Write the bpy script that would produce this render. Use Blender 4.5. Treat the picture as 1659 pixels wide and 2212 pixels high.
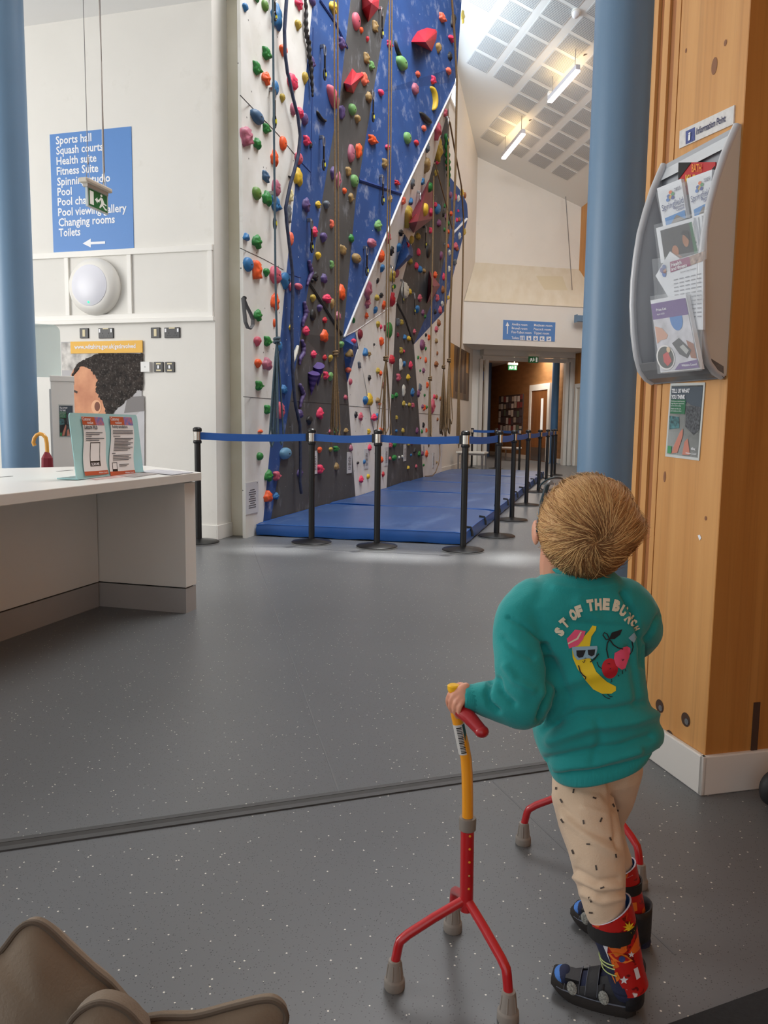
import bpy, bmesh, math, random
import numpy as np
from mathutils import Vector, Matrix, noise
from mathutils.bvhtree import BVHTree
random.seed(7); rng = np.random.default_rng(7)
for o in list(bpy.data.objects): bpy.data.objects.remove(o)
SC = bpy.context.scene; COL = SC.collection
# ------------------------------------------------------------------ camera
IW, IH, FPX, EYE = 1659, 2212, 1680.0, 1.0
YAW, PIT, ROL = math.radians(15.3), math.radians(6.35), 0.0126
f0 = np.array([-math.sin(YAW), math.cos(YAW), 0]); r0 = np.array([math.cos(YAW), math.sin(YAW), 0])
FW = f0*math.cos(PIT) - np.array([0, 0, 1])*math.sin(PIT)
u0 = np.cross(r0, FW)
RT = math.cos(ROL)*r0 + math.sin(ROL)*u0; UP = -math.sin(ROL)*r0 + math.cos(ROL)*u0
EYEP = np.array([0, 0, EYE])
cam = bpy.data.cameras.new('camera'); camo = bpy.data.objects.new('camera', cam); COL.objects.link(camo)
camo.matrix_world = Matrix([[RT[0], UP[0], -FW[0], 0], [RT[1], UP[1], -FW[1], 0], [RT[2], UP[2], -FW[2], EYE], [0, 0, 0, 1]])
cam.sensor_fit = 'VERTICAL'; cam.sensor_height = 36; cam.lens = 36*FPX/IH; cam.clip_start = 0.02; cam.clip_end = 200
SC.camera = camo
# ------------------------------------------------------------------ world, lights, exposure
SC.view_settings.view_transform = 'Standard'; SC.view_settings.look = 'None'
SC.view_settings.gamma = 1; SC.view_settings.use_curve_mapping = False; SC.view_settings.exposure = 0.0
wd = bpy.data.worlds.new('overcast sky'); SC.world = wd; wd.use_nodes = True
wd.node_tree.nodes['Background'].inputs[0].default_value = (0.95, 0.97, 1.0, 1); wd.node_tree.nodes['Background'].inputs[1].default_value = 0.95
def area(name, loc, target, sx, sy, power, col):
    l = bpy.data.lights.new(name, 'AREA'); l.shape = 'RECTANGLE'; l.size = sx; l.size_y = sy; l.energy = power; l.color = col
    o = bpy.data.objects.new(name, l); COL.objects.link(o); o.location = loc
    o.rotation_euler = (Vector(target)-Vector(loc)).to_track_quat('-Z', 'Y').to_euler(); return o
area('rooflight_daylight', (-0.6, 7.4, 8.4), (-2.0, 8.8, 0), 3.0, 5.0, 640, (0.985, 0.99, 1.0))
area('desk_window_daylight', (-7.6, 1.6, 2.3), (-2.6, 3.6, 1.6), 4.0, 3.0, 260, (1.0, 0.985, 0.96))
area('high_window_daylight', (-2.75, 14.6, 8.0), (-0.8, 15.6, 9.2), 1.2, 1.0, 36, (0.80, 0.92, 1.0))
area('corridor_fill', (-1.9, 23.0, 3.05), (-1.9, 23.0, 0), 1.2, 1.2, 60, (1.0, 0.9, 0.78))  # unseen lamp added to brighten the dark corridor
sun = bpy.data.lights.new('sun', 'SUN'); sun.energy = 9.0; sun.angle = math.radians(2.2); sun.color = (1.0, 0.98, 0.94)
suno = bpy.data.objects.new('sun', sun); COL.objects.link(suno); SUND = (-.10, -.30, -1.0); suno.rotation_euler = Vector(SUND).to_track_quat('-Z', 'Y').to_euler()
area('far_hall_fill', (0.8, 15.5, 6.2), (-1.8, 18.5, 3.0), 1.6, 2.0, 60, (1.0, 0.93, 0.84))  # added fill light hanging in mid-air, no rooflight built there
# ------------------------------------------------------------------ geometry helpers
def V(*a): return np.array(a, float)
def ray(x, y): return (FW*FPX + RT*(x-IW/2) - UP*(y-IH/2))/FPX
def proj(p):
    q = np.asarray(p, float)-EYEP; z = q@FW
    return np.stack([IW/2+FPX*(q@RT)/z, IH/2-FPX*(q@UP)/z], -1)
def fl(x, y, z=0.0):
    d = ray(x, y); return EYEP+d*((z-EYE)/d[2])
def nrm(v): v = np.asarray(v, float); return v/np.linalg.norm(v)
class Plane:
    def __init__(s, p0, n, up=(0, 0, 1)):
        s.p = np.asarray(p0, float); s.n = nrm(n); s.u = nrm(np.asarray(up, float)-s.n*np.dot(up, s.n)); s.r = np.cross(s.u, s.n)
        if np.dot(s.n, EYEP-s.p) < 0: s.n = -s.n; s.r = -s.r
        s.r = np.cross(s.u, s.n)
    def at(s, x, y, off=0.0):
        d = ray(x, y); q = s.p+s.n*off; return EYEP+d*(np.dot(q-EYEP, s.n)/np.dot(d, s.n))
    def uv(s, x, y):
        q = s.at(x, y)-s.p; return np.array([q@s.r, q@s.u])
    def pt(s, a, b, off=0.0): return s.p+s.r*a+s.u*b+s.n*off
TH = math.radians(29.5)
GA = V(math.cos(TH), math.sin(TH), 0); GB = V(-math.sin(TH), math.cos(TH), 0)   # the building's second grid direction
class MB:
    def __init__(s): s.v = []; s.f = []; s.m = []
    def add(s, vs, fs, mi=0):
        n = len(s.v); s.v += [tuple(map(float, p)) for p in vs]; s.f += [tuple(i+n for i in f) for f in fs]; s.m += [mi]*len(fs); return s
    def box(s, lo, hi, mi=0):
        (a, b, c), (d, e, f) = lo, hi
        return s.add([(a, b, c), (d, b, c), (d, e, c), (a, e, c), (a, b, f), (d, b, f), (d, e, f), (a, e, f)],
                     [(3, 2, 1, 0), (4, 5, 6, 7), (0, 1, 5, 4), (1, 2, 6, 5), (2, 3, 7, 6), (3, 0, 4, 7)], mi)
    def obox(s, c, ax, ay, az, mi=0):
        c, ax, ay, az = map(lambda q: np.asarray(q, float), (c, ax, ay, az))
        P = [c+i*ax+j*ay+k*az for k in (-1, 1) for i, j in ((-1, -1), (1, -1), (1, 1), (-1, 1))]
        fs = [(3, 2, 1, 0), (4, 5, 6, 7), (0, 1, 5, 4), (1, 2, 6, 5), (2, 3, 7, 6), (3, 0, 4, 7)]
        if np.dot(np.cross(ax, ay), az) < 0: fs = [f[::-1] for f in fs]
        return s.add(P, fs, mi)
    def prism(s, pts, ext, mi=0):
        pts = [np.asarray(p, float) for p in pts]; ext = np.asarray(ext, float); n = len(pts)
        nn = sum((np.cross(pts[i]-pts[0], pts[(i+1) % n]-pts[0]) for i in range(n)), np.zeros(3))
        if np.dot(nn, ext) > 0: pts = pts[::-1]
        return s.add(pts+[p+ext for p in pts], [tuple(range(n)), tuple(range(2*n-1, n-1, -1))]+[(i, n+i, n+(i+1) % n, (i+1) % n) for i in range(n)], mi)
    def tube(s, path, r, n=10, cap=True, mi=0, flat=None):
        path = [np.asarray(p, float) for p in path]; m = len(path)
        rr = r if hasattr(r, '__len__') else [r]*m
        t0 = nrm(path[1]-path[0]); up = V(0, 0, 1) if abs(t0[2]) < .9 else V(1, 0, 0)
        a = nrm(np.cross(t0, up)); vs = []
        for i in range(m):
            t = nrm(path[min(i+1, m-1)]-path[max(i-1, 0)]); a = nrm(a-t*np.dot(a, t)); b = np.cross(t, a)
            for k in range(n):
                w = 2*math.pi*k/n; vs.append(path[i]+(a*math.cos(w)+b*math.sin(w)*(flat or 1))*rr[i])
        fs = [(i*n+k, i*n+(k+1) % n, (i+1)*n+(k+1) % n, (i+1)*n+k) for i in range(m-1) for k in range(n)]
        if cap: fs += [tuple(range(n-1, -1, -1)), tuple(range((m-1)*n, m*n))]
        return s.add(vs, fs, mi)
    def lathe(s, prof, n=24, c=(0, 0, 0), ax=(0, 0, 1), mi=0):
        ax = nrm(ax); t = V(0, 0, 1) if abs(ax[2]) < .9 else V(1, 0, 0); e1 = nrm(np.cross(t, ax)); e2 = np.cross(ax, e1); c = np.asarray(c, float)
        vs = [c+ax*h+(e1*math.cos(2*math.pi*k/n)+e2*math.sin(2*math.pi*k/n))*r for r, h in prof for k in range(n)]; m = len(prof)
        fs = [(i*n+k, i*n+(k+1) % n, (i+1)*n+(k+1) % n, (i+1)*n+k) for i in range(m-1) for k in range(n)]
        fs += [tuple(range(n-1, -1, -1)), tuple(range((m-1)*n, m*n))]
        return s.add(vs, fs, mi)
    def ell(s, c, ax, ay, az, n=16, m=10, mi=0):
        c, ax, ay, az = map(lambda q: np.asarray(q, float), (c, ax, ay, az)); vs = [c-az]
        for i in range(1, m):
            t = -math.pi/2+math.pi*i/m
            for k in range(n):
                w = 2*math.pi*k/n; vs.append(c+(ax*math.cos(w)+ay*math.sin(w))*math.cos(t)+az*math.sin(t))
        vs.append(c+az); fs = [(0, 1+(k+1) % n, 1+k) for k in range(n)]
        for i in range(m-2):
            fs += [(1+i*n+k, 1+i*n+(k+1) % n, 1+(i+1)*n+(k+1) % n, 1+(i+1)*n+k) for k in range(n)]
        L = len(vs)-1; o = 1+(m-2)*n; fs += [(L, o+k, o+(k+1) % n) for k in range(n)]
        if np.dot(np.cross(ax, ay), az) < 0: fs = [f[::-1] for f in fs]
        return s.add(vs, fs, mi)
def wloc(o):
    p = np.zeros(3)
    while o is not None: p = p+np.array(o.location); o = o.parent
    return p
def link(o, parent=None):
    COL.objects.link(o)
    if parent is not None: o.parent = parent
    return o
def mesh(name, mb, mats, parent=None, smooth=False, bevel=0, origin=None, sharp=40):
    base = wloc(parent) if parent is not None else (np.asarray(origin, float) if origin is not None else np.zeros(3))
    me = bpy.data.meshes.new(name); vs = np.asarray(mb.v, float)-base
    me.from_pydata(vs.tolist(), [], mb.f); me.update()
    mats = mats if isinstance(mats, (list, tuple)) else [mats]
    for m in mats: me.materials.append(m)
    if any(mb.m): me.polygons.foreach_set('material_index', mb.m)
    if smooth:
        me.polygons.foreach_set('use_smooth', [True]*len(me.polygons))
        try: me.set_sharp_from_angle(angle=math.radians(sharp))
        except Exception: pass
    o = bpy.data.objects.new(name, me); link(o, parent)
    if parent is None: o.location = base
    if bevel:
        b = o.modifiers.new('bevel', 'BEVEL'); b.width = bevel; b.segments = 2; b.limit_method = 'ANGLE'; b.angle_limit = math.radians(40)
    return o
def empty(name, loc): o = bpy.data.objects.new(name, None); o.location = loc; o.empty_display_size = .05; return link(o)
def tag(o, label=None, cat=None, group=None, kind=None):
    if label: o['label'] = label
    if cat: o['category'] = cat
    if group: o['group'] = group
    if kind: o['kind'] = kind
    return o
def thing(name, loc, label, cat, group=None): return tag(empty(name, loc), label, cat, group)
def struct(name, mb, m, parent=None, **k):
    o = mesh(name, mb, m, parent, **k)
    if parent is None: o['kind'] = 'structure'
    return o
# ------------------------------------------------------------------ materials
def lin(c):
    c = np.asarray(c, float)/255; return tuple(np.where(c <= .04045, c/12.92, ((c+.055)/1.055)**2.4))
_M = {}
def mat(name, rgb, rough=.6, metal=0, var=0.0, vscale=6.0, bump=0.0, bscale=60.0, spec=.5, rgb2=None, stretch=None, emit=0, alpha=None, trans=0, sheen=0, coat=0):
    if name in _M: return _M[name]
    m = bpy.data.materials.new(name); m.use_nodes = True; nt = m.node_tree; b = nt.nodes['Principled BSDF']; L = nt.links.new
    c = lin(rgb); b.inputs['Base Color'].default_value = (*c, 1); b.inputs['Roughness'].default_value = rough; b.inputs['Metallic'].default_value = metal
    b.inputs['Specular IOR Level'].default_value = spec
    if sheen: b.inputs['Sheen Weight'].default_value = sheen
    if coat: b.inputs['Coat Weight'].default_value = coat; b.inputs['Coat Roughness'].default_value = .12
    if trans: b.inputs['Transmission Weight'].default_value = trans
    if alpha is not None: b.inputs['Alpha'].default_value = alpha
    if emit: b.inputs['Emission Color'].default_value = (*c, 1); b.inputs['Emission Strength'].default_value = emit
    if var or bump:
        tc = nt.nodes.new('ShaderNodeTexCoord'); mp = nt.nodes.new('ShaderNodeMapping'); L(tc.outputs['Object'], mp.inputs[0])
        if stretch: mp.inputs['Scale'].default_value = stretch
    if var:
        nz = nt.nodes.new('ShaderNodeTexNoise'); nz.inputs['Scale'].default_value = vscale; nz.inputs['Detail'].default_value = 5; L(mp.outputs[0], nz.inputs['Vector'])
        rp = nt.nodes.new('ShaderNodeValToRGB'); rp.color_ramp.elements[0].position = .32; rp.color_ramp.elements[1].position = .68
        c2 = lin(rgb2) if rgb2 is not None else tuple(x*(1-var) for x in c); c1 = c if rgb2 is not None else tuple(min(1, x*(1+var*.5)) for x in c)
        rp.color_ramp.elements[0].color = (*c2, 1); rp.color_ramp.elements[1].color = (*c1, 1)
        L(nz.outputs[0], rp.inputs[0]); L(rp.outputs[0], b.inputs['Base Color'])
        m['ramp'] = rp.name
    if bump:
        n2 = nt.nodes.new('ShaderNodeTexNoise'); n2.inputs['Scale'].default_value = bscale; n2.inputs['Detail'].default_value = 3; L(mp.outputs[0], n2.inputs['Vector'])
        bp = nt.nodes.new('ShaderNodeBump'); bp.inputs['Strength'].default_value = bump; bp.inputs['Distance'].default_value = .004
        L(n2.outputs[0], bp.inputs['Height']); L(bp.outputs[0], b.inputs['Normal'])
    _M[name] = m; return m
def mixover(m, build):
    """build(nt, vec) -> (factor socket, colour) layered on a material's base colour"""
    nt = m.node_tree; b = nt.nodes['Principled BSDF']; L = nt.links.new
    tc = nt.nodes.new('ShaderNodeTexCoord'); fac, col = build(nt, tc.outputs['Object'], L)
    mx = nt.nodes.new('ShaderNodeMix'); mx.data_type = 'RGBA'; inp = b.inputs['Base Color']
    if inp.is_linked: L(inp.links[0].from_socket, mx.inputs[6])
    else: mx.inputs[6].default_value = inp.default_value
    mx.inputs[7].default_value = (*lin(col), 1); L(fac, mx.inputs[0]); L(mx.outputs[2], inp); return m
def mth(nt, op, a, b=None):
    n = nt.nodes.new('ShaderNodeMath'); n.operation = op
    for i, q in enumerate((a, b)):
        if q is None: continue
        if isinstance(q, (int, float)): n.inputs[i].default_value = q
        else: nt.links.new(q, n.inputs[i])
    return n.outputs[0]
def flecks(scale, radius, keep, col, strength=1.0):
    def f(nt, vec, L):
        vo = nt.nodes.new('ShaderNodeTexVoronoi'); vo.inputs['Scale'].default_value = scale; L(vec, vo.inputs['Vector'])
        sp = nt.nodes.new('ShaderNodeSeparateColor'); L(vo.outputs['Color'], sp.inputs[0])
        a = mth(nt, 'LESS_THAN', vo.outputs['Distance'], radius); k = mth(nt, 'LESS_THAN', sp.outputs[0], keep)
        return mth(nt, 'MULTIPLY', mth(nt, 'MULTIPLY', a, k), strength), col
    return f
def smears(scale, lo, hi, col, strength, stretch=(1, 1, 1), detail=8):
    def f(nt, vec, L):
        mp = nt.nodes.new('ShaderNodeMapping'); mp.inputs['Scale'].default_value = stretch; L(vec, mp.inputs[0])
        nz = nt.nodes.new('ShaderNodeTexNoise'); nz.inputs['Scale'].default_value = scale; nz.inputs['Detail'].default_value = detail; nz.inputs['Roughness'].default_value = .65; L(mp.outputs[0], nz.inputs['Vector'])
        mr = nt.nodes.new('ShaderNodeMapRange'); mr.inputs[1].default_value = lo; mr.inputs[2].default_value = hi; L(nz.outputs[0], mr.inputs[0])
        return mth(nt, 'MULTIPLY', mr.outputs[0], strength), col
    return f
WHITE = mat('white_paint', (235, 233, 227), .75, var=.03, vscale=1.5, bump=.03, bscale=90)
mixover(WHITE, smears(3.0, .62, .78, (190, 184, 170), .28))
WHITE2 = mat('white_gloss_trim', (238, 236, 230), .4)
CREAM = mat('cream_painted_slope', (232, 225, 208), .8, var=.08, vscale=2, rgb2=(224, 215, 194), stretch=(3, 1, .6))
FLOORM = mat('grey_speckled_vinyl', (105, 107, 109), .36, var=.07, vscale=1.2, spec=.45)
mixover(FLOORM, flecks(210, .26, .34, (62, 62, 62), .85))
mixover(FLOORM, flecks(58, .115, .40, (235, 232, 220), .9))
mixover(FLOORM, flecks(33, .06, .35, (235, 228, 205), .9))
def wood(name, c1, c2, sx=9.0, rough=.45):
    m = mat(name, c1, rough, var=.2, vscale=1.6, rgb2=c2, stretch=(sx, sx, .55), bump=.05, bscale=30)
    mixover(m, smears(2.2, .5, .72, tuple(int(x*.80) for x in c2), .45, (sx*2.5, sx*2.5, .35)))
    return m
PINE = wood('lacquered_pine', (220, 164, 100), (204, 145, 82))
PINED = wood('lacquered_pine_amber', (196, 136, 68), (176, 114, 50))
ENDG = wood('pine_end_grain', (176, 118, 70), (160, 100, 58), 4)
PLYW = wood('far_pine_panel', (206, 148, 84), (184, 124, 62), 3)
def wknots(m):
    def f(nt, vec, L):
        mp = nt.nodes.new('ShaderNodeMapping'); mp.inputs['Scale'].default_value = (1, 1, .62); L(vec, mp.inputs[0])
        vo = nt.nodes.new('ShaderNodeTexVoronoi'); vo.inputs['Scale'].default_value = 4.6; L(mp.outputs[0], vo.inputs['Vector'])
        sp = nt.nodes.new('ShaderNodeSeparateColor'); L(vo.outputs['Color'], sp.inputs[0])
        mr = nt.nodes.new('ShaderNodeMapRange'); mr.inputs[1].default_value = .085; mr.inputs[2].default_value = .05; L(vo.outputs['Distance'], mr.inputs[0])
        return mth(nt, 'MULTIPLY', mth(nt, 'MULTIPLY', mr.outputs[0], mth(nt, 'LESS_THAN', sp.outputs[0], .55)), .75), (96, 56, 26)
    return mixover(m, f)
for m_ in (PINE, PINED): wknots(m_)
STEELB = mat('steel_blue_paint', (108, 141, 172), .42, var=.04, vscale=2, bump=.04, bscale=150)
BLACK = mat('black_satin', (22, 22, 23), .35); BLACKM = mat('black_matt', (26, 26, 26), .7)
CHROME = mat('brushed_chrome', (205, 200, 190), .25, 1.0); STEEL = mat('steel', (160, 162, 165), .35, .9)
SIGNB = mat('sign_blue', (92, 142, 208), .5); TEXTW = mat('sign_white', (242, 244, 248), .5)
GLASS = mat('clear_acrylic', (225, 240, 240), .05, alpha=.22, spec=.6)
def col(c, r=.6): return mat('print_%d_%d_%d' % tuple(c), c, r)
# ------------------------------------------------------------------ lettering and flat print
def text_geo(s, bold=0.0):
    cu = bpy.data.curves.new('t', 'FONT'); cu.body = s; cu.size = 1; cu.offset = bold; cu.resolution_u = 2
    o = bpy.data.objects.new('t', cu); me = o.to_mesh(); vs = np.empty(len(me.vertices)*3); me.vertices.foreach_get('co', vs); vs = vs.reshape(-1, 3); fs = [tuple(p.vertices) for p in me.polygons]
    o.to_mesh_clear(); bpy.data.objects.remove(o); bpy.data.curves.remove(cu); return vs, fs
def letters(parent, s, p0, p1, cap, up, n, m, bold=.012, off=.0015, name='lettering', mb=None):
    """lettering from baseline start p0 to baseline end p1, capital height cap (metres)"""
    vs, fs = text_geo(s, bold); p0, p1 = np.asarray(p0, float), np.asarray(p1, float)
    x0, x1 = vs[:, 0].min(), vs[:, 0].max(); r = (p1-p0)/(x1-x0); k = cap/.70
    P = p0[None]+(vs[:, :1]-x0)*r[None]+vs[:, 1:2]*k*np.asarray(up)[None]+np.asarray(n)[None]*off
    if mb is not None: mb.add(P, fs); return mb
    q = MB().add(P, fs); return mesh(name, q, m, parent)
def ptext(parent, pl, s, x0, yb, x1, cap_px, m, bold=.012, off=.0015, yb1=None, name='lettering', mb=None):
    p0 = pl.at(x0, yb); p1 = pl.at(x1, yb if yb1 is None else yb1)
    if yb1 is None: p1 = p0+pl.r*np.dot(p1-p0, pl.r)
    cap = np.linalg.norm(pl.at(x0, yb)-pl.at(x0, yb-cap_px))
    return letters(parent, s, p0, p1, cap, pl.u, pl.n, m, bold, off, name, mb)
def decal(parent, pl, pts, m, lev=1, name='print', uvs=False, mb=None):
    q = mb or MB(); P = [pl.pt(*p, off=.0009*lev) for p in pts] if uvs else [pl.at(*p, off=.0009*lev) for p in pts]
    n = len(P); nn = sum((np.cross(P[i]-P[0], P[(i+1) % n]-P[0]) for i in range(n)), np.zeros(3))
    if np.dot(nn, pl.n) < 0: P = P[::-1]
    q.add(P, [tuple(range(n))])
    return q if mb is not None else mesh(name, q, m, parent)
def rectp(x0, y0, x1, y1): return [(x0, y0), (x1, y0), (x1, y1), (x0, y1)]
def ellp(cx, cy, rx, ry, n=24, a0=0, a1=2*math.pi): return [(cx+rx*math.cos(a0+(a1-a0)*i/n), cy+ry*math.sin(a0+(a1-a0)*i/n)) for i in range(n)]
def smooth_poly(pts, n=4):
    out = []; m = len(pts)
    for i in range(m):
        p0, p1, p2, p3 = [np.array(pts[(i+k-1) % m], float) for k in range(4)]
        for j in range(n):
            s_ = j/n; out.append(tuple(.5*((2*p1)+(-p0+p2)*s_+(2*p0-5*p1+4*p2-p3)*s_**2+(-p0+3*p1-3*p2+p3)*s_**3)))
    return out
def remesh(mb, voxel, smooth=6, fac=.6):
    me = bpy.data.meshes.new('tmp'); me.from_pydata(mb.v, [], mb.f); o = bpy.data.objects.new('tmp', me); COL.objects.link(o)
    r = o.modifiers.new('r', 'REMESH'); r.mode = 'VOXEL'; r.voxel_size = voxel
    if smooth: k = o.modifiers.new('s', 'SMOOTH'); k.iterations = smooth; k.factor = fac
    dg = bpy.context.evaluated_depsgraph_get(); dg.update(); e = o.evaluated_get(dg).to_mesh()
    n = len(e.vertices); vs = np.empty(n*3); e.vertices.foreach_get('co', vs); fs = [tuple(p.vertices) for p in e.polygons]
    nr = np.empty(n*3); e.vertices.foreach_get('normal', nr)
    o.evaluated_get(dg).to_mesh_clear(); bpy.data.objects.remove(o); bpy.data.meshes.remove(me)
    return vs.reshape(-1, 3), fs, nr.reshape(-1, 3)
# ================================================================== the setting
XW, YW = -3.19, 6.04
struct('floor', MB().box((-9, -4, -.12), (10, 32, 0)), FLOORM)
q = MB(); q.box((-8.2, YW, 0), (-3.143, YW+.27, 7)); struct('wall_left', q, WHITE)
q = MB(); q.box((XW-.25, YW+.27, 0), (XW, 20.3, 11.2)); struct('wall_hall', q, WHITE)
PIL = mat('cream_pilaster', (232, 228, 212), .7, var=.05, vscale=2, rgb2=(214, 208, 186))
q = MB(); q.box((-3.185, YW+.272, 0), (-3.0, YW+.36, 9)); struct('trim_1', q, PIL, bevel=.006)
q = MB(); q.box((-8.2, YW-.014, 0), (-3.143, YW, .125)); q.box((-3.143, YW-.014, 0), (-3.13, YW+.27, .125)); struct('baseboard_left', q, WHITE2, bevel=.003)
q = MB(); q.box((XW, 15.6, 0), (XW+.015, 20.0, .125)); struct('baseboard_hall', q, WHITE2)
# batten frame on the left wall
WY = Plane((0, YW, 0), (0, -1, 0))
q = MB(); q.box((-8, YW-.022, 2.425), (-3.15, YW, 2.475)); struct('trim_2', q, WHITE2, bevel=.003)
q = MB(); q.box((-8, YW-.045, 1.85), (-3.135, YW, 1.885)); q.box((-8, YW-.025, 1.885), (-3.15, YW, 1.93)); struct('trim_3', q, WHITE2, bevel=.003)
for i, x in enumerate((-5.18, -4.565, -3.94, -3.175)):
    q = MB(); q.box((x-.02, YW-.02, 1.93), (x+.02, YW, 2.425)); struct('trim_%d' % (4+i), q, WHITE2, bevel=.002)
# lobby: low ceiling, desk-side wall, added light-blocking wall on the right
LOBC = mat('ceiling_white', (246, 246, 245), .85)
q = MB(); q.box((-8.2, -4, 4.38), (-3.143, YW, 4.5)); struct('ceiling_lobby', q, LOBC)
q = MB(); q.box((-3.143, -4, 4.38), (5, 2.6, 4.5)); struct('ceiling_entrance', q, LOBC)
q = MB(); q.box((-8.4, -4, 0), (-8.2, YW+.3, 4.4)); struct('wall_desk_side', q, WHITE)
q = MB(); q.box((1.9, -4, 0), (2.1, 2.5, 4.38)); struct('wall_light_block', q, PINED)  # unseen wall added to cut the light coming from the right
# far end: rotated grid
EW = V(-2.98, 20.2, 0); EWP = Plane(EW, -GB)
def E2(s, t=0, z=0): return EW+GA*s+GB*t+V(0, 0, z)
q = MB(); L0, L1, R0, R1 = -.30, .02, 2.42, 2.62
for (s0, s1, z0, z1) in ((L0, L1, 0, 7.8), (R0, R1+.1, 0, 7.8), (L1, R0, 2.82, 7.8)):
    q.obox(E2((s0+s1)/2, .1, (z0+z1)/2), GA*(s1-s0)/2, GB*.1, V(0, 0, (z1-z0)/2))
struct('wall_end', q, WHITE)
RP = V(-3.18, 20.087, 7.658); RE = V(.824, .466, -.321); RD = V(-.521, .847, -.106); RN = np.cross(RD, RE)
def roofz(x, y): return RP[2]-(RN[0]*(x-RP[0])+RN[1]*(y-RP[1]))/RN[2]
def rx(y): return -.6+(21.8-y)*(10.8/18.2)
SPOTS = [(-2.45, 5.72, .30, .13), (-1.45, 5.74, .38, .17), (-.62, 5.95, .17, .24), (-1.95, 5.98, .12, .05)]     # floor patches lit through the rooflights: x, y, half sizes
q = MB(); holes = []
for x, y, hx, hy in SPOTS:
    z = 10.3
    for _ in range(6): X_, Y_ = x-SUND[0]*z, y-SUND[1]*z; z = roofz(X_, Y_)
    holes.append((X_-hx, Y_-hy, X_+hx, Y_+hy))
yc = sorted({2.4, 20.2}|{h[1] for h in holes}|{h[3] for h in holes})
for ya, yb in zip(yc[:-1], yc[1:]):
    hs = sorted((h[0], h[2]) for h in holes if h[1] <= ya+1e-6 and h[3] >= yb-1e-6); x0 = -3.3
    for ha, hb in hs+[(None, None)]:
        if ha is None: pts = [(x0, ya), (min(rx(ya), 10.2), ya), (min(rx(yb), 10.2), yb), (x0, yb)]
        else: pts = [(x0, ya), (ha, ya), (ha, yb), (x0, yb)]; x0 = hb
        q.prism([(x, y, roofz(x, y)) for x, y in pts], (0, 0, .12))
q.prism([(x, y, roofz(x, y)) for x, y in ((-3.3, 20.2), (rx(20.2), 20.2), (-.6, 21.8))], (0, 0, .12))
struct('ceiling_hall', q, mat('roof_lining_white', (226, 228, 228), .85))
q = MB(); A = V(-.68, 21.5, 0)
qa = [A, A-GB*21]; q.prism([qa[0], qa[1], qa[1]+V(0, 0, 12), qa[0]+V(0, 0, 7.6)], GA*.2); struct('wall_timber', q, PLYW)
q = MB(); q.box((-3.143, 2.5, 4.38), (10, 2.6, 12)); struct('wall_over_entrance', q, WHITE)
q = MB(); q.box((-3.35, 2.5, 4.5), (-3.143, YW+.3, 12)); struct('wall_over_desk', q, WHITE)
# high window (bright sliver behind the climbing wall)
HWp = Plane((XW, 0, 0), (1, 0, 0)); wy1 = HWp.at(982, 236)[1]; wz0 = HWp.at(982, 236)[2]
wn = struct('window_1', MB().box((XW, wy1-1.9, wz0), (XW+.02, wy1, wz0+.75)), mat('overcast_sky_pane', (225, 240, 255), .3, emit=3))
struct('window_frame', MB().box((XW, wy1-1.96, wz0-.06), (XW+.04, wy1+.06, wz0)).box((XW, wy1-1.96, wz0+.75), (XW+.04, wy1+.06, wz0+.81)).box((XW, wy1, wz0), (XW+.04, wy1+.06, wz0+.75)), WHITE2, wn)
# perforated acoustic panels of the sloping ceiling
PERF = mat('acoustic_panel', (206, 209, 211), .8); SLOT = mat('panel_slot', (150, 154, 158), .9)
ceil_o = bpy.data.objects['ceiling_hall']
q = MB(); w, h = .24, .225; nS = 13
q.obox((0, 0, 0), RE*w, RD*h, RN*.006)
q2 = MB()
for k in range(nS):
    v = -h+.02+(2*h-.04)*k/(nS-1); q2.obox(RD*v+RN*.0075, RE*(w-.018), RD*.0045, RN*.0015)
pm = None
for ci, (u, vs) in enumerate(((-2.25, 4.5), (-1.60, 2.95), (-.97, 2.95), (-.30, .80), (.35, .80), (1.0, .80), (1.66, .80), (2.3, 2.4))):
    v = vs
    while v < 8.2:
        c = RP+RE*(u-.01*(v-vs)+w)-RD*(v+h)+RN*.004
        if c[0] > -2.9:
            if pm is None:
                pm = mesh('acoustic_panel', q, PERF, ceil_o); sm = mesh('panel_slots', q2, SLOT, pm); sm['kind'] = 'stuff'; pm.location = c
            else:
                o = bpy.data.objects.new('acoustic_panel', pm.data); link(o, ceil_o); o.location = c
                s_ = bpy.data.objects.new('panel_slots', sm.data); link(s_, o); s_['kind'] = 'stuff'
        v += .535
# bulkhead over the shutter
BF = Plane((XW, 18.55, 0), -GB); t_ = np.dot(BF.p-EW, GB)
bl = EW+GA*(-.25); s0 = -.14; s1 = 3.05
def bq(s, t, z): return EW+GA*s+GB*t+V(0, 0, z)
lft = lambda t: (XW-(EW[0]+GB[0]*t))/GA[0]
tf = BF.p-EW; tf = float(tf@GB)
q = MB(); q.add([bq(lft(tf), tf, 2.95), bq(s1, tf, 2.95), bq(s1, tf, 3.95), bq(lft(tf), tf, 3.95), bq(lft(0), 0, 2.95), bq(s1, 0, 2.95), bq(s1, 0, 5.1), bq(lft(0), 0, 5.1)],
                [(0, 1, 2, 3), (5, 4, 7, 6), (4, 0, 3, 7), (1, 5, 6, 2), (4, 5, 1, 0)])
bulk = struct('wall_bulkhead', q, WHITE)
q = MB(); q.add([bq(lft(tf), tf-.02, 3.95), bq(s1, tf-.02, 3.95), bq(2.62, 0, 5.12), bq(lft(0), 0, 5.12), bq(lft(tf), tf-.02, 3.93), bq(s1, tf-.02, 3.93), bq(2.62, 0, 5.09), bq(lft(0), 0, 5.09)],
                [(0, 1, 2, 3), (7, 6, 5, 4), (0, 4, 5, 1), (1, 5, 6, 2)]); mesh('sloped_top', q, CREAM, bulk)
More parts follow.
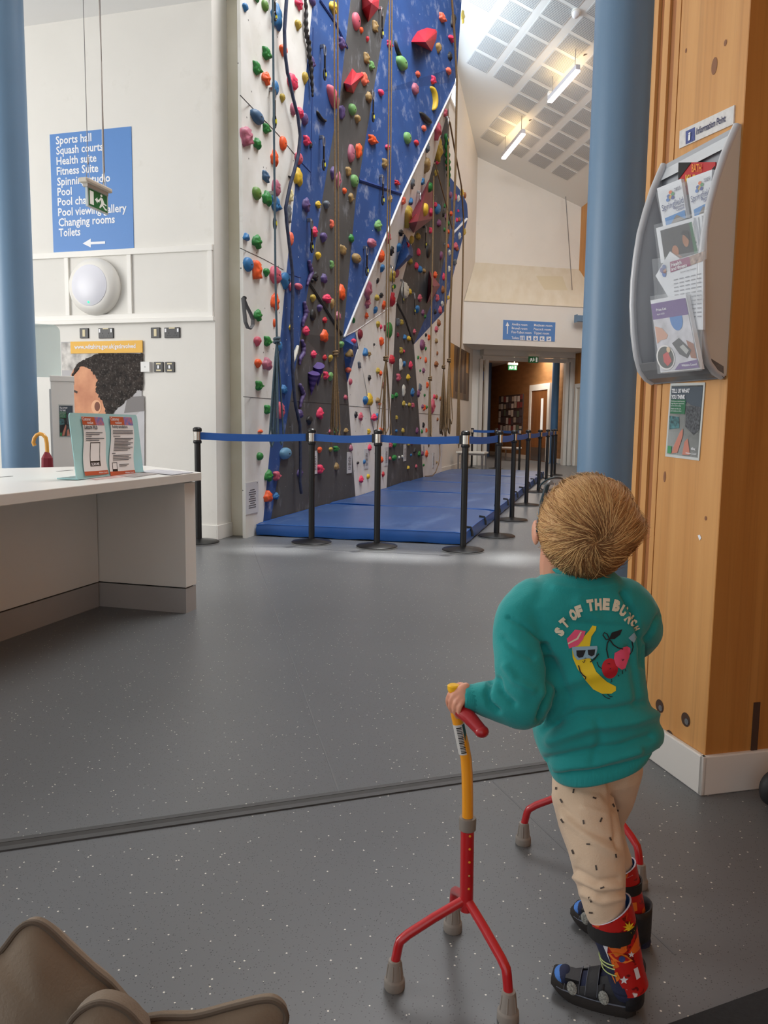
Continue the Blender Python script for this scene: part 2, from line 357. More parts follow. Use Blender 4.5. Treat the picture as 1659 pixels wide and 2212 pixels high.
ST = Plane(bq(lft(tf), tf-.02, 3.95), np.cross(bq(s1, tf, 3.95)-bq(lft(tf), tf, 3.95), bq(lft(0), 0, 5.12)-bq(lft(tf), tf-.02, 3.95)), up=(0, 0, 1))
decal(bulk, ST, [(1158, 596), (1215, 597), (1226, 627), (1176, 626)], mat('hatch_cream', (222, 212, 184), .8), 3, 'access_hatch')
# roller shutter box, guide rails and corridor beyond
GREYW = mat('shutter_grey_white', (214, 212, 206), .45)
q = MB(); q.obox(E2(1.22, -.14, 2.96), GA*1.28, GB*.14, V(0, 0, .15)); struct('trim_8', q, GREYW, bevel=.02)
q = MB(); q.obox(E2(1.22, -.05, 2.74), GA*1.22, GB*.03, V(0, 0, .05)); struct('trim_9', q, GREYW, bevel=.004)
for i, s in enumerate((-.03, .12, 2.38, 2.50)):
    q = MB(); q.obox(E2(s, -.05, 1.36), GA*.045, GB*.05, V(0, 0, 1.36)); struct('trim_%d' % (10+i), q, GREYW, bevel=.004)
CB0, CB1 = V(-3.9, 28.4, 0), V(-.75, 20.9+.9, 0)
cdir = nrm(CB1-CB0); cn = np.cross(cdir, V(0, 0, 1)); cn = cn if np.dot(cn, -CB0) > 0 else -cn
CBP = Plane(CB0, cn)
q = MB(); q.prism([CB0-cdir*2, CB1+cdir*2.5, CB1+cdir*2.5+V(0, 0, 3.3), CB0-cdir*2+V(0, 0, 3.3)], -cn*.2); struct('wall_corridor', q, mat('corridor_pine', (164, 120, 78), .5, var=.1, rgb2=(146, 104, 64), vscale=2, stretch=(1, 1, 5)))
q = MB(); q.prism([V(-4.1, 20.5, 0), V(-4.1, 31, 0), V(-4.1, 31, 3.3), V(-4.1, 20.5, 3.3)], V(-.2, 0, 0)); struct('wall_corridor_side', q, PLYW)
q = MB(); q.box((-5, 20.6, 3.12), (3, 31, 3.3)); struct('ceiling_corridor', q, LOBC)
q = MB(); q.prism([CB0-cdir*2+cn*.012, CB1+cdir*2+cn*.012, CB1+cdir*2+cn*.012+V(0, 0, .13), CB0-cdir*2+cn*.012+V(0, 0, .13)], -cn*.012); struct('baseboard_corridor', q, WHITE2)
# corridor door with vision strip
def cpl(x, y, off=0): return CBP.at(x, y, off)
def wallbox(pl, u0, u1, z0, z1, d, off=0.0):
    return MB().obox(pl.pt((u0+u1)/2, 0, off+d/2)+V(0, 0, (z0+z1)/2), pl.r*(u1-u0)/2, pl.n*d/2, V(0, 0, (z1-z0)/2))
d0, d1_ = CBP.uv(1147, 1000)[0], CBP.uv(1182, 1000)[0]
WOODD = wood('door_veneer', (150, 98, 56), (128, 80, 44), 3)
dr = struct('door_1', wallbox(CBP, d0, d1_, .0, 2.1, .05), WOODD)
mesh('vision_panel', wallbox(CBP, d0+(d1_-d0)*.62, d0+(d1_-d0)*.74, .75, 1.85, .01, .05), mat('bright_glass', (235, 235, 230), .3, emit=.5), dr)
mesh('kick_plate', wallbox(CBP, d0+.08, d1_-.05, .02, .4, .006, .05), STEEL, dr)
q = wallbox(CBP, d0-.16, d0, 0, 2.28, .07); q.v += []; w2 = wallbox(CBP, d1_, d1_+.16, 0, 2.28, .07); w3 = wallbox(CBP, d0, d1_, 2.1, 2.28, .07)
q.add(w2.v, w2.f); q.add(w3.v, w3.f); mesh('door_frame', q, WHITE2, dr)
# white-framed door on the timber wall at the right
TWP = Plane(A, -GA)
d0, d1_ = sorted((TWP.uv(1239, 1010)[0], TWP.uv(1262, 1010)[0]))
d1_ = d0+1.05
dr2 = struct('door_2', wallbox(TWP, d0+.1, d1_-.1, 0, 2.05, .03), mat('pale_door', (214, 208, 196), .5))
q = wallbox(TWP, d0, d0+.1, 0, 2.15, .06); w2 = wallbox(TWP, d1_-.1, d1_, 0, 2.15, .06); w3 = wallbox(TWP, d0+.1, d1_-.1, 2.05, 2.15, .06); q.add(w2.v, w2.f); q.add(w3.v, w3.f); mesh('door_frame', q, WHITE2, dr2)
# ------------------------------------------------------------------ floor: threshold strip, weld seams
def fstrip(x0, y0, x1, y1, w, off, z, m, name, par):
    a, b = fl(x0, y0), fl(x1, y1); t = nrm(b-a); s = V(-t[1], t[0], 0); c = (a+b)/2+s*off
    return mesh(name, MB().obox(c+V(0, 0, z/2), t*np.linalg.norm(b-a)/2, s*w/2, V(0, 0, z/2)), m, par)
flo = bpy.data.objects['floor']
TS = mat('threshold_strip_dark', (54, 52, 50), .6, var=.15, vscale=20); TS2 = mat('threshold_strip_mid', (74, 74, 74), .5, var=.1, vscale=20)
a_, b_ = (-260, 1866), (1420, 1621)
fstrip(*a_, *b_, .016, .018, .004, TS2, 'threshold_edge', flo); fstrip(*a_, *b_, .022, 0, .0032, TS, 'threshold_insert', flo); fstrip(*a_, *b_, .018, -.019, .004, TS2, 'threshold_edge', flo)
SEAM = mat('floor_weld', (100, 102, 104), .5)
fstrip(545, 1180, 733, 1712, .006, 0, .0006, SEAM, 'floor_seam', flo); fstrip(1065, 1688, 1459, 2062, .005, 0, .0006, SEAM, 'floor_seam', flo)
# ------------------------------------------------------------------ steel columns
def column(name, x, y, r, z1, label, m=STEELB):
    t = thing(name, (x, y, 0), label, 'column')
    mesh('shaft', MB().lathe([(r, 0.01), (r, z1)], 40, (x, y, 0)), m, t, smooth=True)
    mesh('base_ring', MB().lathe([(r+.02, 0), (r+.02, .012), (r+.002, .02)], 40, (x, y, 0)), m, t, smooth=True); return t
pL = EYEP+ray(45, 990)*5.3; pR = EYEP+ray(1309, 1000)*3.3
column('steel_column', pL[0], pL[1], .119, 4.38, 'round steel-blue painted column behind the white reception desk')
cR = column('steel_column', pR[0], pR[1], .119, 9.8, 'large round steel-blue column just left of the pine pillar')
cf = fl(1050, 986); column('steel_column', cf[0], cf[1], .11, 3.12, 'dark blue column in shade at the left of the far corridor', mat('steel_blue_shaded', (58, 78, 108), .5))  # corridor shade put into this column's darker blue
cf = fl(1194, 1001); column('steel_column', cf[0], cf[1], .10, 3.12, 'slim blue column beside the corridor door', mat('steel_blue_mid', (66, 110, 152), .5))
bm = thing('steel_beam', BF.at(1252, 688)+V(.3, -.6, 0), 'short blue steel beam stub poking out left of the large blue column', 'beam')
p_ = BF.at(1244, 688, .25); mesh('beam_web', MB().obox(p_+GA*.35, GA*.35, GB*.06, V(0, 0, .075)), STEELB, bm, bevel=.008)
mesh('end_plate', MB().obox(p_, GA*.008, GB*.075, V(0, 0, .09)), STEELB, bm)
# stay cable from ceiling to bulkhead
cab = mesh('stay_cable', MB().tube([EWP.at(1222, 425, .3), ST.at(1236, 626, .02)], .012, 6), STEEL); tag(cab, 'thin steel stay cable running down to the sloped bulkhead top', 'cable')
# ------------------------------------------------------------------ pine pillar (laminated timber wall end)
PC = V(.316, 2.215, 0); PF = Plane(PC, -GA)      # PF.pt(u): u<0 runs left along the face
PF.r = GB*-1.0
def pf(s, z, off=0): return PC+GB*s+V(0, 0, z)-GA*off
pil = struct('wall_pillar', MB().prism([pf(0, .1), pf(.285, .1), pf(.285, 4.38), pf(0, 4.38)], GA*.9), PINE)
# second visible face: amber boards
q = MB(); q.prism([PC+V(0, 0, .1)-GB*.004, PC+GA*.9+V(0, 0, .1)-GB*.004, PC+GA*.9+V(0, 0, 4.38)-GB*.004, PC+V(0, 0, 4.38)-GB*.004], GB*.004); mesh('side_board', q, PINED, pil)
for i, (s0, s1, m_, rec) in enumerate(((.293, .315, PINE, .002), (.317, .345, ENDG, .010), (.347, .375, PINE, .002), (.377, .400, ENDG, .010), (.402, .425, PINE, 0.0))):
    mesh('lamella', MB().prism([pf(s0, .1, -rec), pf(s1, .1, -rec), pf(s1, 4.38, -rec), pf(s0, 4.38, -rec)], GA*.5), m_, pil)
mesh('groove_back', MB().prism([pf(.285, .1, -.03), pf(.425, .1, -.03), pf(.425, 4.38, -.03), pf(.285, 4.38, -.03)], GA*.3), mat('groove_dark', (96, 56, 30), .8), pil)
HB = mat('bolt_hole_dark', (74, 52, 40), .9)
for s, z in ((.214, .172), (.088, .178), (.158, .098)):
    c = pf(s, z); q = MB()
    ring = [(math.cos(2*math.pi*k/24), math.sin(2*math.pi*k/24)) for k in range(24)]
    P0 = [c+GB*.020*x+V(0, 0, .020*y)-GA*.0012 for x, y in ring]; P1 = [c+GB*.0175*x+V(0, 0, .0175*y)-GA*.0004 for x, y in ring]
    q.add(P0, [tuple(range(24))]); o = mesh('bolt_hole', q, HB, pil)
    mesh('bolt_washer', MB().lathe([(.009, 0), (.009, .0012)], 16, c-GA*.0014-GB*.006-V(0, 0, .004), -GA), STEEL, o)
mesh('side_slot', MB().obox(PC+GA*.155+V(0, 0, .175)-GB*.005, GA*.010, GB*.002, V(0, 0, .075)), HB, pil)
mesh('filler_chip', MB().add([pf(.075+dx, .70+dz, .0015) for dx, dz in ((0, 0), (.006, .009), (-.003, .012), (-.010, .004), (-.004, -.004))], [(0, 1, 2, 3, 4)]), TEXTW, pil)
KN = mat('knot_brown', (140, 92, 60), .6)
for s, z, a1, a2 in ((.125, 1.955, .012, .022), (.085, 1.995, .006, .008), (.25, .86, .006, .016), (.052, .76, .005, .006), (.255, 2.05, .004, .006)):
    mesh('knot', MB().add([pf(s+a1*math.cos(w), z+a2*math.sin(w), .0008) for w in np.linspace(0, 2*math.pi, 18)[:-1]], [tuple(range(17))]), KN, pil)
q = MB(); bt = .016
q.prism([pf(-.016, 0, 0)-GA*bt, pf(.43, 0, 0)-GA*bt, pf(.43, .112, 0)-GA*bt, pf(-.016, .112, 0)-GA*bt], GA*bt); q.prism([PC-GB*bt-GA*bt, PC+GA*.9-GB*bt, PC+GA*.9-GB*bt+V(0, 0, .112), PC-GB*bt-GA*bt+V(0, 0, .112)], GB*bt)
SKW = mat('scuffed_white_skirting', (226, 222, 216), .5); mixover(SKW, smears(9, .66, .74, (120, 104, 86), .6, (1, 1, 2)))
struct('baseboard_pillar', q, SKW, bevel=.004)
# ================================================================== left wall: signs, light, sockets, poster
def panel(name, pl, x0, y0, x1, y1, d, m, label, cat, bevel=.002, off=0.0):
    """flat board on a wall plane from photo corners (top-left, bottom-right) in the wall's own upright axes"""
    a, b = pl.uv(x0, y0), pl.uv(x1, y1); c = pl.pt((a[0]+b[0])/2, (a[1]+b[1])/2, off)
    t = thing(name, c, label, cat)
    mesh('board', MB().obox(pl.pt((a[0]+b[0])/2, (a[1]+b[1])/2, off+d/2), pl.r*abs(b[0]-a[0])/2, pl.n*d/2, pl.u*abs(b[1]-a[1])/2), m, t, bevel=bevel)
    return t
t = panel('direction_sign', WY, 108, 291, 290, 540, .006, SIGNB, 'large blue direction sign listing Sports hall to Toilets on white wall', 'sign')
SP = Plane(WY.p+WY.n*.006, WY.n)
for s, x0, yb, x1, cp in (('Sports hall', 121, 312, 198, 17), ('Squash courts', 122, 334, 223, 17), ('Health suite', 122.5, 356.5, 209, 17), ('Fitness Suite', 123, 378.5, 213, 17), ('Spinning studio', 124, 401, 238.5, 17),
                          ('Pool', 124.5, 423, 155.5, 17), ('Pool changing', 125, 444.5, 226, 17), ('Pool viewing gallery', 126, 467, 274, 17), ('Changing rooms', 127, 489, 248.5, 17), ('Toilets', 127.5, 511, 174, 17)):
    ptext(t, SP, s, x0, yb, x1, cp, TEXTW, .02)
decal(t, SP, [(178.5, 526), (196, 515.5), (196, 522.5), (227, 521), (227, 526.5), (196, 528), (196, 534.5)], TEXTW, 2, 'arrow')
# round bulkhead wall light
c = WY.at(210, 621); t = thing('wall_light', c, 'round white wall light with a tiny green indicator, in the batten frame', 'light')
mesh('housing', MB().lathe([(.235, 0), (.245, .02), (.235, .07), (.20, .105), (.172, .112)], 64, c, WY.n), WHITE2, t, smooth=True)
mesh('diffuser', MB().lathe([(.178, .10), (.172, .116), (.13, .135), (.07, .146), (.01, .15)], 64, c, WY.n), mat('opal_diffuser', (232, 233, 242), .35), t, smooth=True)
mesh('indicator', MB().ell(c+WY.n*.128-V(0, 0, .142), WY.r*.011, V(0, 0, .011), WY.n*.006), mat('green_led', (60, 240, 150), .4, emit=1.6), t, smooth=True)
# sockets and switches
CRM = mat('cream_label', (226, 214, 176), .6)
SOCKB = mat('socket_black', (34, 34, 36), .4)
for i, (x, y, w, h, kind, lb) in enumerate(((183, 720, .088, .088, 'plate', 'leftmost black square wall plate with cream label, above the poster'), (230, 720, .148, .088, 'dbl', 'black double wall socket above the poster banner'),
        (337, 719, .088, .088, 'plate', 'black square wall plate right of the poster, upper row'), (373, 719, .148, .088, 'dbl', 'rightmost black double wall socket in the upper row'),
        (318, 793, .088, .088, 'white', 'small white plastic junction box beside the two black switches'), (344, 793, .088, .088, 'sw', 'black switch with cream labels next to the white box'),
        (368, 793, .088, .088, 'sw', 'rightmost black switch with cream labels in the lower row'))):
    c = WY.at(x, y); nm = {'plate': 'wall_plate', 'dbl': 'wall_socket', 'white': 'junction_box', 'sw': 'wall_switch'}[kind]
    t = thing(nm, c, lb, {'plate': 'wall plate', 'dbl': 'socket', 'white': 'box', 'sw': 'switch'}[kind])
    d = .035 if kind == 'white' else .012
    mesh('plate', MB().obox(c+WY.n*d/2, WY.r*w/2, WY.n*d/2, V(0, 0, h/2)), mat('white_plastic', (228, 228, 226), .4) if kind == 'white' else SOCKB, t, bevel=.003)
    if kind == 'plate': mesh('label', MB().obox(c+WY.n*.013, WY.r*.013, WY.n*.001, V(0, 0, .03)), CRM, t)
    if kind == 'dbl':
        for s in (-1, 1):
            mesh('rocker', MB().obox(c+WY.r*.058*s+V(0, 0, .02)+WY.n*.014, WY.r*.008, WY.n*.003, V(0, 0, .015)), TEXTW, t, bevel=.001)
            for dx, dz in ((0, 0), (-.011, -.022), (.011, -.022)):
                mesh('pin_hole', MB().obox(c+WY.r*(.03*s+dx)+V(0, 0, dz-.002)+WY.n*.0123, WY.r*(.002 if dz == 0 else .0035), WY.n*.0004, V(0, 0, .005 if dz == 0 else .002)), BLACKM, t)
        mesh('label', MB().obox(c+V(0, 0, .038)+WY.n*.013, WY.r*.028, WY.n*.001, V(0, 0, .005)), CRM, t)
    if kind == 'sw':
        mesh('rocker', MB().obox(c+WY.n*.014, WY.r*.009, WY.n*.004, V(0, 0, .014)), TEXTW, t, bevel=.001)
        for s in (-1, 1): mesh('label', MB().obox(c+V(0, 0, .028*s)+WY.n*.013, WY.r*.022, WY.n*.001, V(0, 0, .006)), CRM, t)
    if kind == 'white': mesh('lid_seam', MB().obox(c+WY.n*.0355, WY.r*.002, WY.n*.0005, V(0, 0, .006)), SOCKB, t)
# big poster with the side of a head
t = panel('wall_poster', WY, 133, 739, 311, 1012, .01, mat('poster_grey', (176, 174, 176), .45), 'large poster of a head in profile with a yellow web-address banner', 'poster')
SP = Plane(WY.p+WY.n*.010, WY.n); n0 = t
decal(t, SP, [(133, 740), (155, 740), (156, 763), (210, 763), (190, 800), (134, 800)], mat('poster_blur', (150, 146, 142), .5, var=.4, vscale=14, rgb2=(222, 218, 212)), 1, 'background_blur')
decal(t, SP, [(246, 940), (312, 880), (312, 1012), (252, 1012)], mat('poster_pale', (196, 196, 200), .5, var=.1, vscale=5), 1, 'background_blur')
decal(t, SP, [(275, 858), (311, 855), (312, 888), (268, 892)], col((128, 124, 124)), 2, 'background_shadow')
SKINP = mat('poster_skin', (226, 158, 112), .5, var=.2, vscale=5, rgb2=(186, 112, 72))
decal(t, SP, smooth_poly([(150, 830), (156, 803), (170, 786), (190, 776), (214, 790), (226, 850), (233, 900), (212, 925), (196, 960), (166, 985), (160, 960), (150, 930), (146, 900), (155, 880), (152, 855)], 5), SKINP, 2, 'face_print')
HAIRP = mat('poster_hair', (66, 58, 54), .9, var=.6, vscale=26, rgb2=(30, 26, 24)); mixover(HAIRP, smears(60, .55, .75, (150, 144, 140), .5, detail=3))
hp = [(153, 822), (160, 797), (176, 780), (194, 772), (212, 765), (222, 763), (300, 763), (309, 772), (309, 838), (300, 842), (290, 852), (276, 862), (262, 876), (246, 890), (236, 905), (228, 893), (222, 870), (212, 853), (206, 838), (210, 820), (200, 805), (184, 792), (168, 797)]
kj = np.random.default_rng(5); hp = smooth_poly(hp, 5); hp = [(min(309.5, x+kj.normal()*1.3), max(763, y+kj.normal()*1.3)) for x, y in hp]; decal(t, SP, hp, HAIRP, 3, 'hair_print')
decal(t, SP, ellp(208, 879, 11, 15, 20), mat('poster_ear', (232, 172, 128), .5), 4, 'ear_print'); decal(t, SP, ellp(210, 878, 6, 10, 16), col((120, 66, 44)), 5, 'ear_shade')
decal(t, SP, [(152, 838), (168, 846), (166, 850), (152, 843)], col((60, 40, 34)), 4, 'eye_print')
bn = mesh('banner', MB().obox((SP.at(154, 739)+SP.at(308, 761))/2+SP.n*.004, SP.r*.36, SP.n*.004, V(0, 0, .052)), mat('banner_yellow', (238, 182, 56), .5), t)
ptext(bn, Plane(SP.p+SP.n*.0082, SP.n), 'www.wiltshire.gov.uk/getinvolved', 161, 754, 293, 9.5, TEXTW, .018)
# ------------------------------------------------------------------ hanging exit sign
EXG = mat('exit_green', (22, 120, 70), .4, emit=.06); EXW = mat('exit_white', (240, 246, 240), .4, emit=.25)
XS = Plane((-2.4, 0, 0), (1, 0, 0))
t = thing('exit_sign', XS.at(208, 412), 'hanging green running-man exit sign on two wires before the blue sign', 'exit sign')
pa, pb = XS.at(178, 391), XS.at(234, 411); L_ = pb[1]-pa[1]; zc = (pa[2]+pb[2])/2; yc = (pa[1]+pb[1])/2
mesh('housing', MB().box((-2.425, pa[1], zc-.010), (-2.375, pb[1], zc+.012)), mat('housing_white', (226, 220, 206), .5), t, bevel=.006)
mesh('gear_tray', MB().box((-2.413, pa[1]+.02, zc-.026), (-2.387, pb[1]-.02, zc-.010)), mat('housing_grey', (196, 194, 188), .5), t)
z1_, z0_ = zc-.024, XS.at(190, 446)[2]; y0_, y1_ = XS.at(187, 430)[1], XS.at(231, 430)[1]
mesh('plate', MB().box((-2.406, y0_, z0_), (-2.394, y1_, z1_)), mat('edge_lit_acrylic', (206, 222, 226), .2), t)
G = Plane((-2.394, 0, 0), (1, 0, 0)); dy, dz = y1_-y0_, z1_-z0_
def ex(u, v): return (y0_+dy*u, z0_+dz*v)
def exdecal(par, pts, m, lev, nm): P = [V(-2.394+.0006*lev, *ex(u, v)) for u, v in pts]; return mesh(nm, MB().add(P, [tuple(range(len(P)))]), m, par)
exdecal(t, [(.05, .07), (.95, .07), (.95, .95), (.05, .95)], EXG, 1, 'green_field')
exdecal(t, [(.1, .16), (.28, .16), (.28, .86), (.1, .86)], EXW, 2, 'door_symbol')
exdecal(t, [(.34, .5), (.46, .34), (.46, .44), (.56, .44), (.56, .56), (.46, .56), (.46, .66)], EXW, 2, 'arrow')
exdecal(t, [(.66+.05*math.cos(w), .84+.07*math.sin(w)) for w in np.linspace(0, 6.2, 14)], EXW, 2, 'running_man_head')
exdecal(t, [(.62, .74), (.72, .72), (.8, .5), (.9, .46), (.9, .40), (.76, .42), (.74, .38), (.86, .24), (.92, .24), (.92, .17), (.83, .16), (.69, .32), (.64, .24), (.58, .14), (.54, .18), (.64, .44), (.62, .6), (.55, .5), (.51, .53)], EXW, 2, 'running_man')
for yy in (pa[1]+.045, pb[1]-.03):
    q = MB(); q.tube([(-2.4, yy-.014, zc+.02), (-2.4, yy, zc+.085), (-2.4, yy+.014, zc+.02)], .0016, 6); q.tube([(-2.4, yy, zc+.085), (-2.4, yy, 4.38)], .0018 if yy < yc else .003, 6); mesh('hanging_wire', q, STEEL, t)
    mesh('wire_gripper', MB().lathe([(.004, 0), (.004, .03)], 10, (-2.4, yy, zc+.083)), STEEL, t)
mesh('supply_cable', MB().tube([(-2.4, pb[1]-.035, zc+.02), (-2.395, pb[1]-.045, zc+.2), (-2.4, pb[1]-.03, zc+.6), (-2.4, pb[1]-.045, zc+1.2), (-2.4, pb[1]-.032, 4.38)], .003, 6), mat('white_cable', (214, 212, 208), .5), t)
# ------------------------------------------------------------------ cabinet, glass screen, umbrella behind the desk
kc = EYEP+ray(115, 1000)*5.35; kc[2] = 0
ka = nrm(V(.80, .60, 0)); kb = V(-ka[1], ka[0], 0)     # right (side) face runs along ka, front face along kb
kz = Plane(kc, -kb).at(115, 811)[2]
s_ = Plane(kc, -kb); wA = float((s_.at(160, 850)-kc)@ka); f_ = Plane(kc, -ka)
wB = .45
CABM = mat('cabinet_grey_white', (232, 230, 226), .45)
t = thing('office_cabinet', kc+ka*wA/2+kb*wB/2, 'grey-white metal cabinet between the blue column and the head poster', 'cabinet')
mesh('body', MB().obox(kc+ka*wA/2+kb*wB/2+V(0, 0, (kz-.04)/2), ka*wA/2, kb*wB/2, V(0, 0, (kz-.04)/2)), CABM, t, bevel=.004)
mesh('top', MB().obox(kc+ka*wA/2+kb*wB/2+V(0, 0, kz-.02), ka*(wA/2+.004), kb*(wB/2+.004), V(0, 0, .0195)), CABM, t, bevel=.004)
mesh('door', MB().obox(kc+kb*(.04+.19)-ka*.006+V(0, 0, kz/2-.03), ka*.006, kb*.18, V(0, 0, kz/2-.06)), CABM, t, bevel=.002)
# small dark poster on the cabinet
def dark_poster(pl, x0, y0, x1, y1, x2, y2, x3, y3, lab):
    P = [pl.at(*p) for p in ((x0, y0), (x1, y1), (x2, y2), (x3, y3))]; c = sum(P)/4; e = nrm(P[1]-P[0]); w = np.linalg.norm((P[1]+P[2]-P[0]-P[3])/2)/2; h = np.linalg.norm((P[3]+P[2]-P[0]-P[1])/2)/2
    u = nrm(np.cross(pl.n, e)); u = u if u[2] > 0 else -u
    t = thing('feedback_poster', c, lab, 'poster'); mesh('sleeve', MB().obox(c+pl.n*.0012, e*w, u*h, pl.n*.001), mat('laminate', (206, 210, 208), .25), t)
    def D(pts, m, lev, nm):
        Q = [c+e*w*a+u*h*b+pl.n*(.0022+.0005*lev) for a, b in pts]
        nn = np.cross(Q[1]-Q[0], Q[2]-Q[0]); return mesh(nm, MB().add(Q if np.dot(nn, pl.n) > 0 else Q[::-1], [tuple(range(len(Q)))]), m, t)
    def R(a0, b0, a1, b1): return [(a0, b0), (a1, b0), (a1, b1), (a0, b1)]
    D(R(-.92, -.93, .92, .93), mat('poster_night', (34, 40, 46), .35, var=.5, vscale=40, rgb2=(20, 24, 28)), 0, 'print')
    D([(-.9, .9), (.9, .9), (.9, .35), (.3, .42), (.1, .5), (-.1, .35), (-.9, .55)], col((70, 82, 94)), 1, 'water_print')
    D([(.05, .4), (.9, .38), (.9, -.2), (.6, -.35), (.1, -.15)], mat('speckle_print', (96, 100, 106), .4, var=.8, vscale=160, rgb2=(40, 44, 50)), 2, 'stone_print')
    D([(-.9, .12), (-.3, .1), (-.25, -.2), (-.85, -.25)], mat('teal_scribble', (84, 140, 146), .4, var=.6, vscale=90, rgb2=(30, 44, 50)), 2, 'scribble_print')
    D(R(-.86, .18, .02, .56), mat('poster_green', (36, 108, 72), .4), 3, 'green_box')
    D([(-.6, -.9), (-.25, -.86), (.0, -.4), (-.02, -.2), (-.18, -.3), (-.5, -.7)], mat('hand_pink', (198, 128, 110), .5), 3, 'hand_print')
    D([(.05, -.9), (.5, -.88), (.3, -.45), (.12, -.55)], mat('hand_pink', (198, 128, 110), .5), 3, 'hand_print')
    D(R(-.85, -.9, -.62, -.7), col((70, 150, 100)), 4, 'badge_print')
    K = lambda a, b: c+e*w*a+u*h*b
    letters(t, 'TELL US WHAT', K(-.84, .74), K(.22, .74), h*.105, u, pl.n, TEXTW, .03, .0045); letters(t, 'YOU THINK', K(-.84, .58), K(-.02, .58), h*.105, u, pl.n, TEXTW, .03, .0045)
    q = MB()
    for b, s in ((.50, "We'd love to hear from you"), (.44, 'regarding your experience'), (.38, 'at the centre today.'), (.30, 'Simply scan the code'), (.24, 'and complete our form')): letters(None, s, K(-.82, b), K(-.82+.8*len(s)/26, b), h*.035, u, pl.n, None, .0, .0045, mb=q)
    mesh('lettering', q, TEXTW, t)
    letters(t, 'Wiltshire Council', K(.25, -.86), K(.86, -.86), h*.045, u, pl.n, TEXTW, .01, .0045); letters(t, 'fit', K(.55, -.74), K(.8, -.74), h*.06, u, pl.n, TEXTW, .02, .0045)
    return t
dark_poster(Plane(kc, -kb), 125, 873, 158.5, 874, 159, 945, 129, 946, 'small dark feedback poster stuck on the grey-white cabinet')
gl = mat('pale_green_glass', (222, 240, 236), .08, alpha=.5)
gp = Plane(kc+kb*.25, -kb); a0 = gp.at(60, 700); gz = gp.at(128, 702)[2]; ga_ = float((a0-gp.p)@ka); gb_ = float((gp.at(131, 760)-gp.p)@ka)
pts = [(ga_, kz), (gb_, kz), (gb_, gz-.05)]+[(gb_-.05+.05*math.cos(w), gz-.05+.05*math.sin(w)) for w in np.linspace(.2, 1.57, 7)]+[(ga_, gz)]
o = mesh('glass_screen', MB().prism([gp.p+ka*a+V(0, 0, b) for a, b in pts], kb*.008), gl, origin=gp.p+ka*ga_+V(0, 0, kz)); tag(o, 'pale green frosted glass screen with rounded corner standing on the cabinet', 'glass screen')
u_ = EYEP+ray(103, 1000)*4.75; u_[2] = 0
t = thing('umbrella', u_, 'umbrella with amber hooked handle and burgundy canopy behind the desk', 'umbrella')
UPn = Plane(u_, -f0); hk = [UPn.at(*p) for p in ((102, 1000), (102, 975), (101, 957), (99, 946), (93, 939), (86, 937), (79, 940), (74, 947), (72, 956), (75, 963))]
mesh('handle', MB().tube(hk, .0115, 14), mat('amber_handle', (222, 160, 66), .3), t, smooth=True)
hz = hk[0]; mesh('collar', MB().lathe([(.009, 0), (.009, .03)], 12, hz-V(0, 0, .03)), mat('gold_collar', (200, 160, 70), .3, .8), t)
mesh('canopy', MB().lathe([(.022, 0), (.03, .3), (.036, .6), (.032, float(hz[2])-.05), (.012, float(hz[2])-.012)], 8, (hz[0], hz[1], 0.08)), mat('burgundy_cloth', (124, 26, 40), .7), t)
mesh('tip', MB().lathe([(.004, 0), (.005, .09)], 10, (hz[0], hz[1], 0)), STEEL, t)
# ------------------------------------------------------------------ reception desk
DESKW = mat('desk_white_laminate', (228, 226, 220), .35, var=.02, vscale=2)
DESKG = mat('desk_plinth_grey', (168, 166, 164), .4, var=.06, vscale=3); mixover(DESKG, smears(5, .62, .75, (112, 100, 86), .4))
t = thing('reception_desk', (-2.8, 2.8, 0), 'white laminate reception desk with grey plinth at the left', 'desk')
top = [(-2.045, 1.2), (-2.03, 3.73), (-2.70, 4.2), (-3.62, 2.9), (-3.62, 1.2)]
mesh('desktop', MB().prism([(x, y, .697) for x, y in top], (0, 0, .043)), DESKW, t, bevel=.003)
mesh('front_panel', MB().box((-2.70, 1.2, .138), (-2.585, 3.60, .696)), DESKW, t, bevel=.002)
mesh('end_panel', MB().box((-2.70, 3.605, .138), (-2.06, 3.715, .690)), DESKW, t, bevel=.002)
mesh('plinth', MB().box((-2.70, 1.2, 0), (-2.588, 3.60, .131)), DESKG, t); mesh('plinth', MB().box((-2.70, 3.607, 0), (-2.063, 3.713, .131)), DESKG, t)
mesh('shadow_gap', MB().box((-2.70, 1.2, .131), (-2.60, 3.60, .138)).box((-2.70, 3.62, .131), (-2.075, 3.70, .138)).box((-2.70, 3.62, .690), (-2.075, 3.70, .697)), BLACKM, t)
for x, y in ((140, 1017), (5, 1030.5), (140, 1031.5)):
    c = fl(x, y, .74); mesh('cable_slot', MB().obox(c+V(0, 0, .0006), V(.0, .06, 0), V(.008, 0, 0), V(0, 0, .0006)), col((110, 108, 104)) if y != 1031.5 else col((250, 250, 250)), t)
mesh('back_leg', MB().box((-3.5, 2.95, 0), (-3.42, 3.03, .697)), DESKW, t)
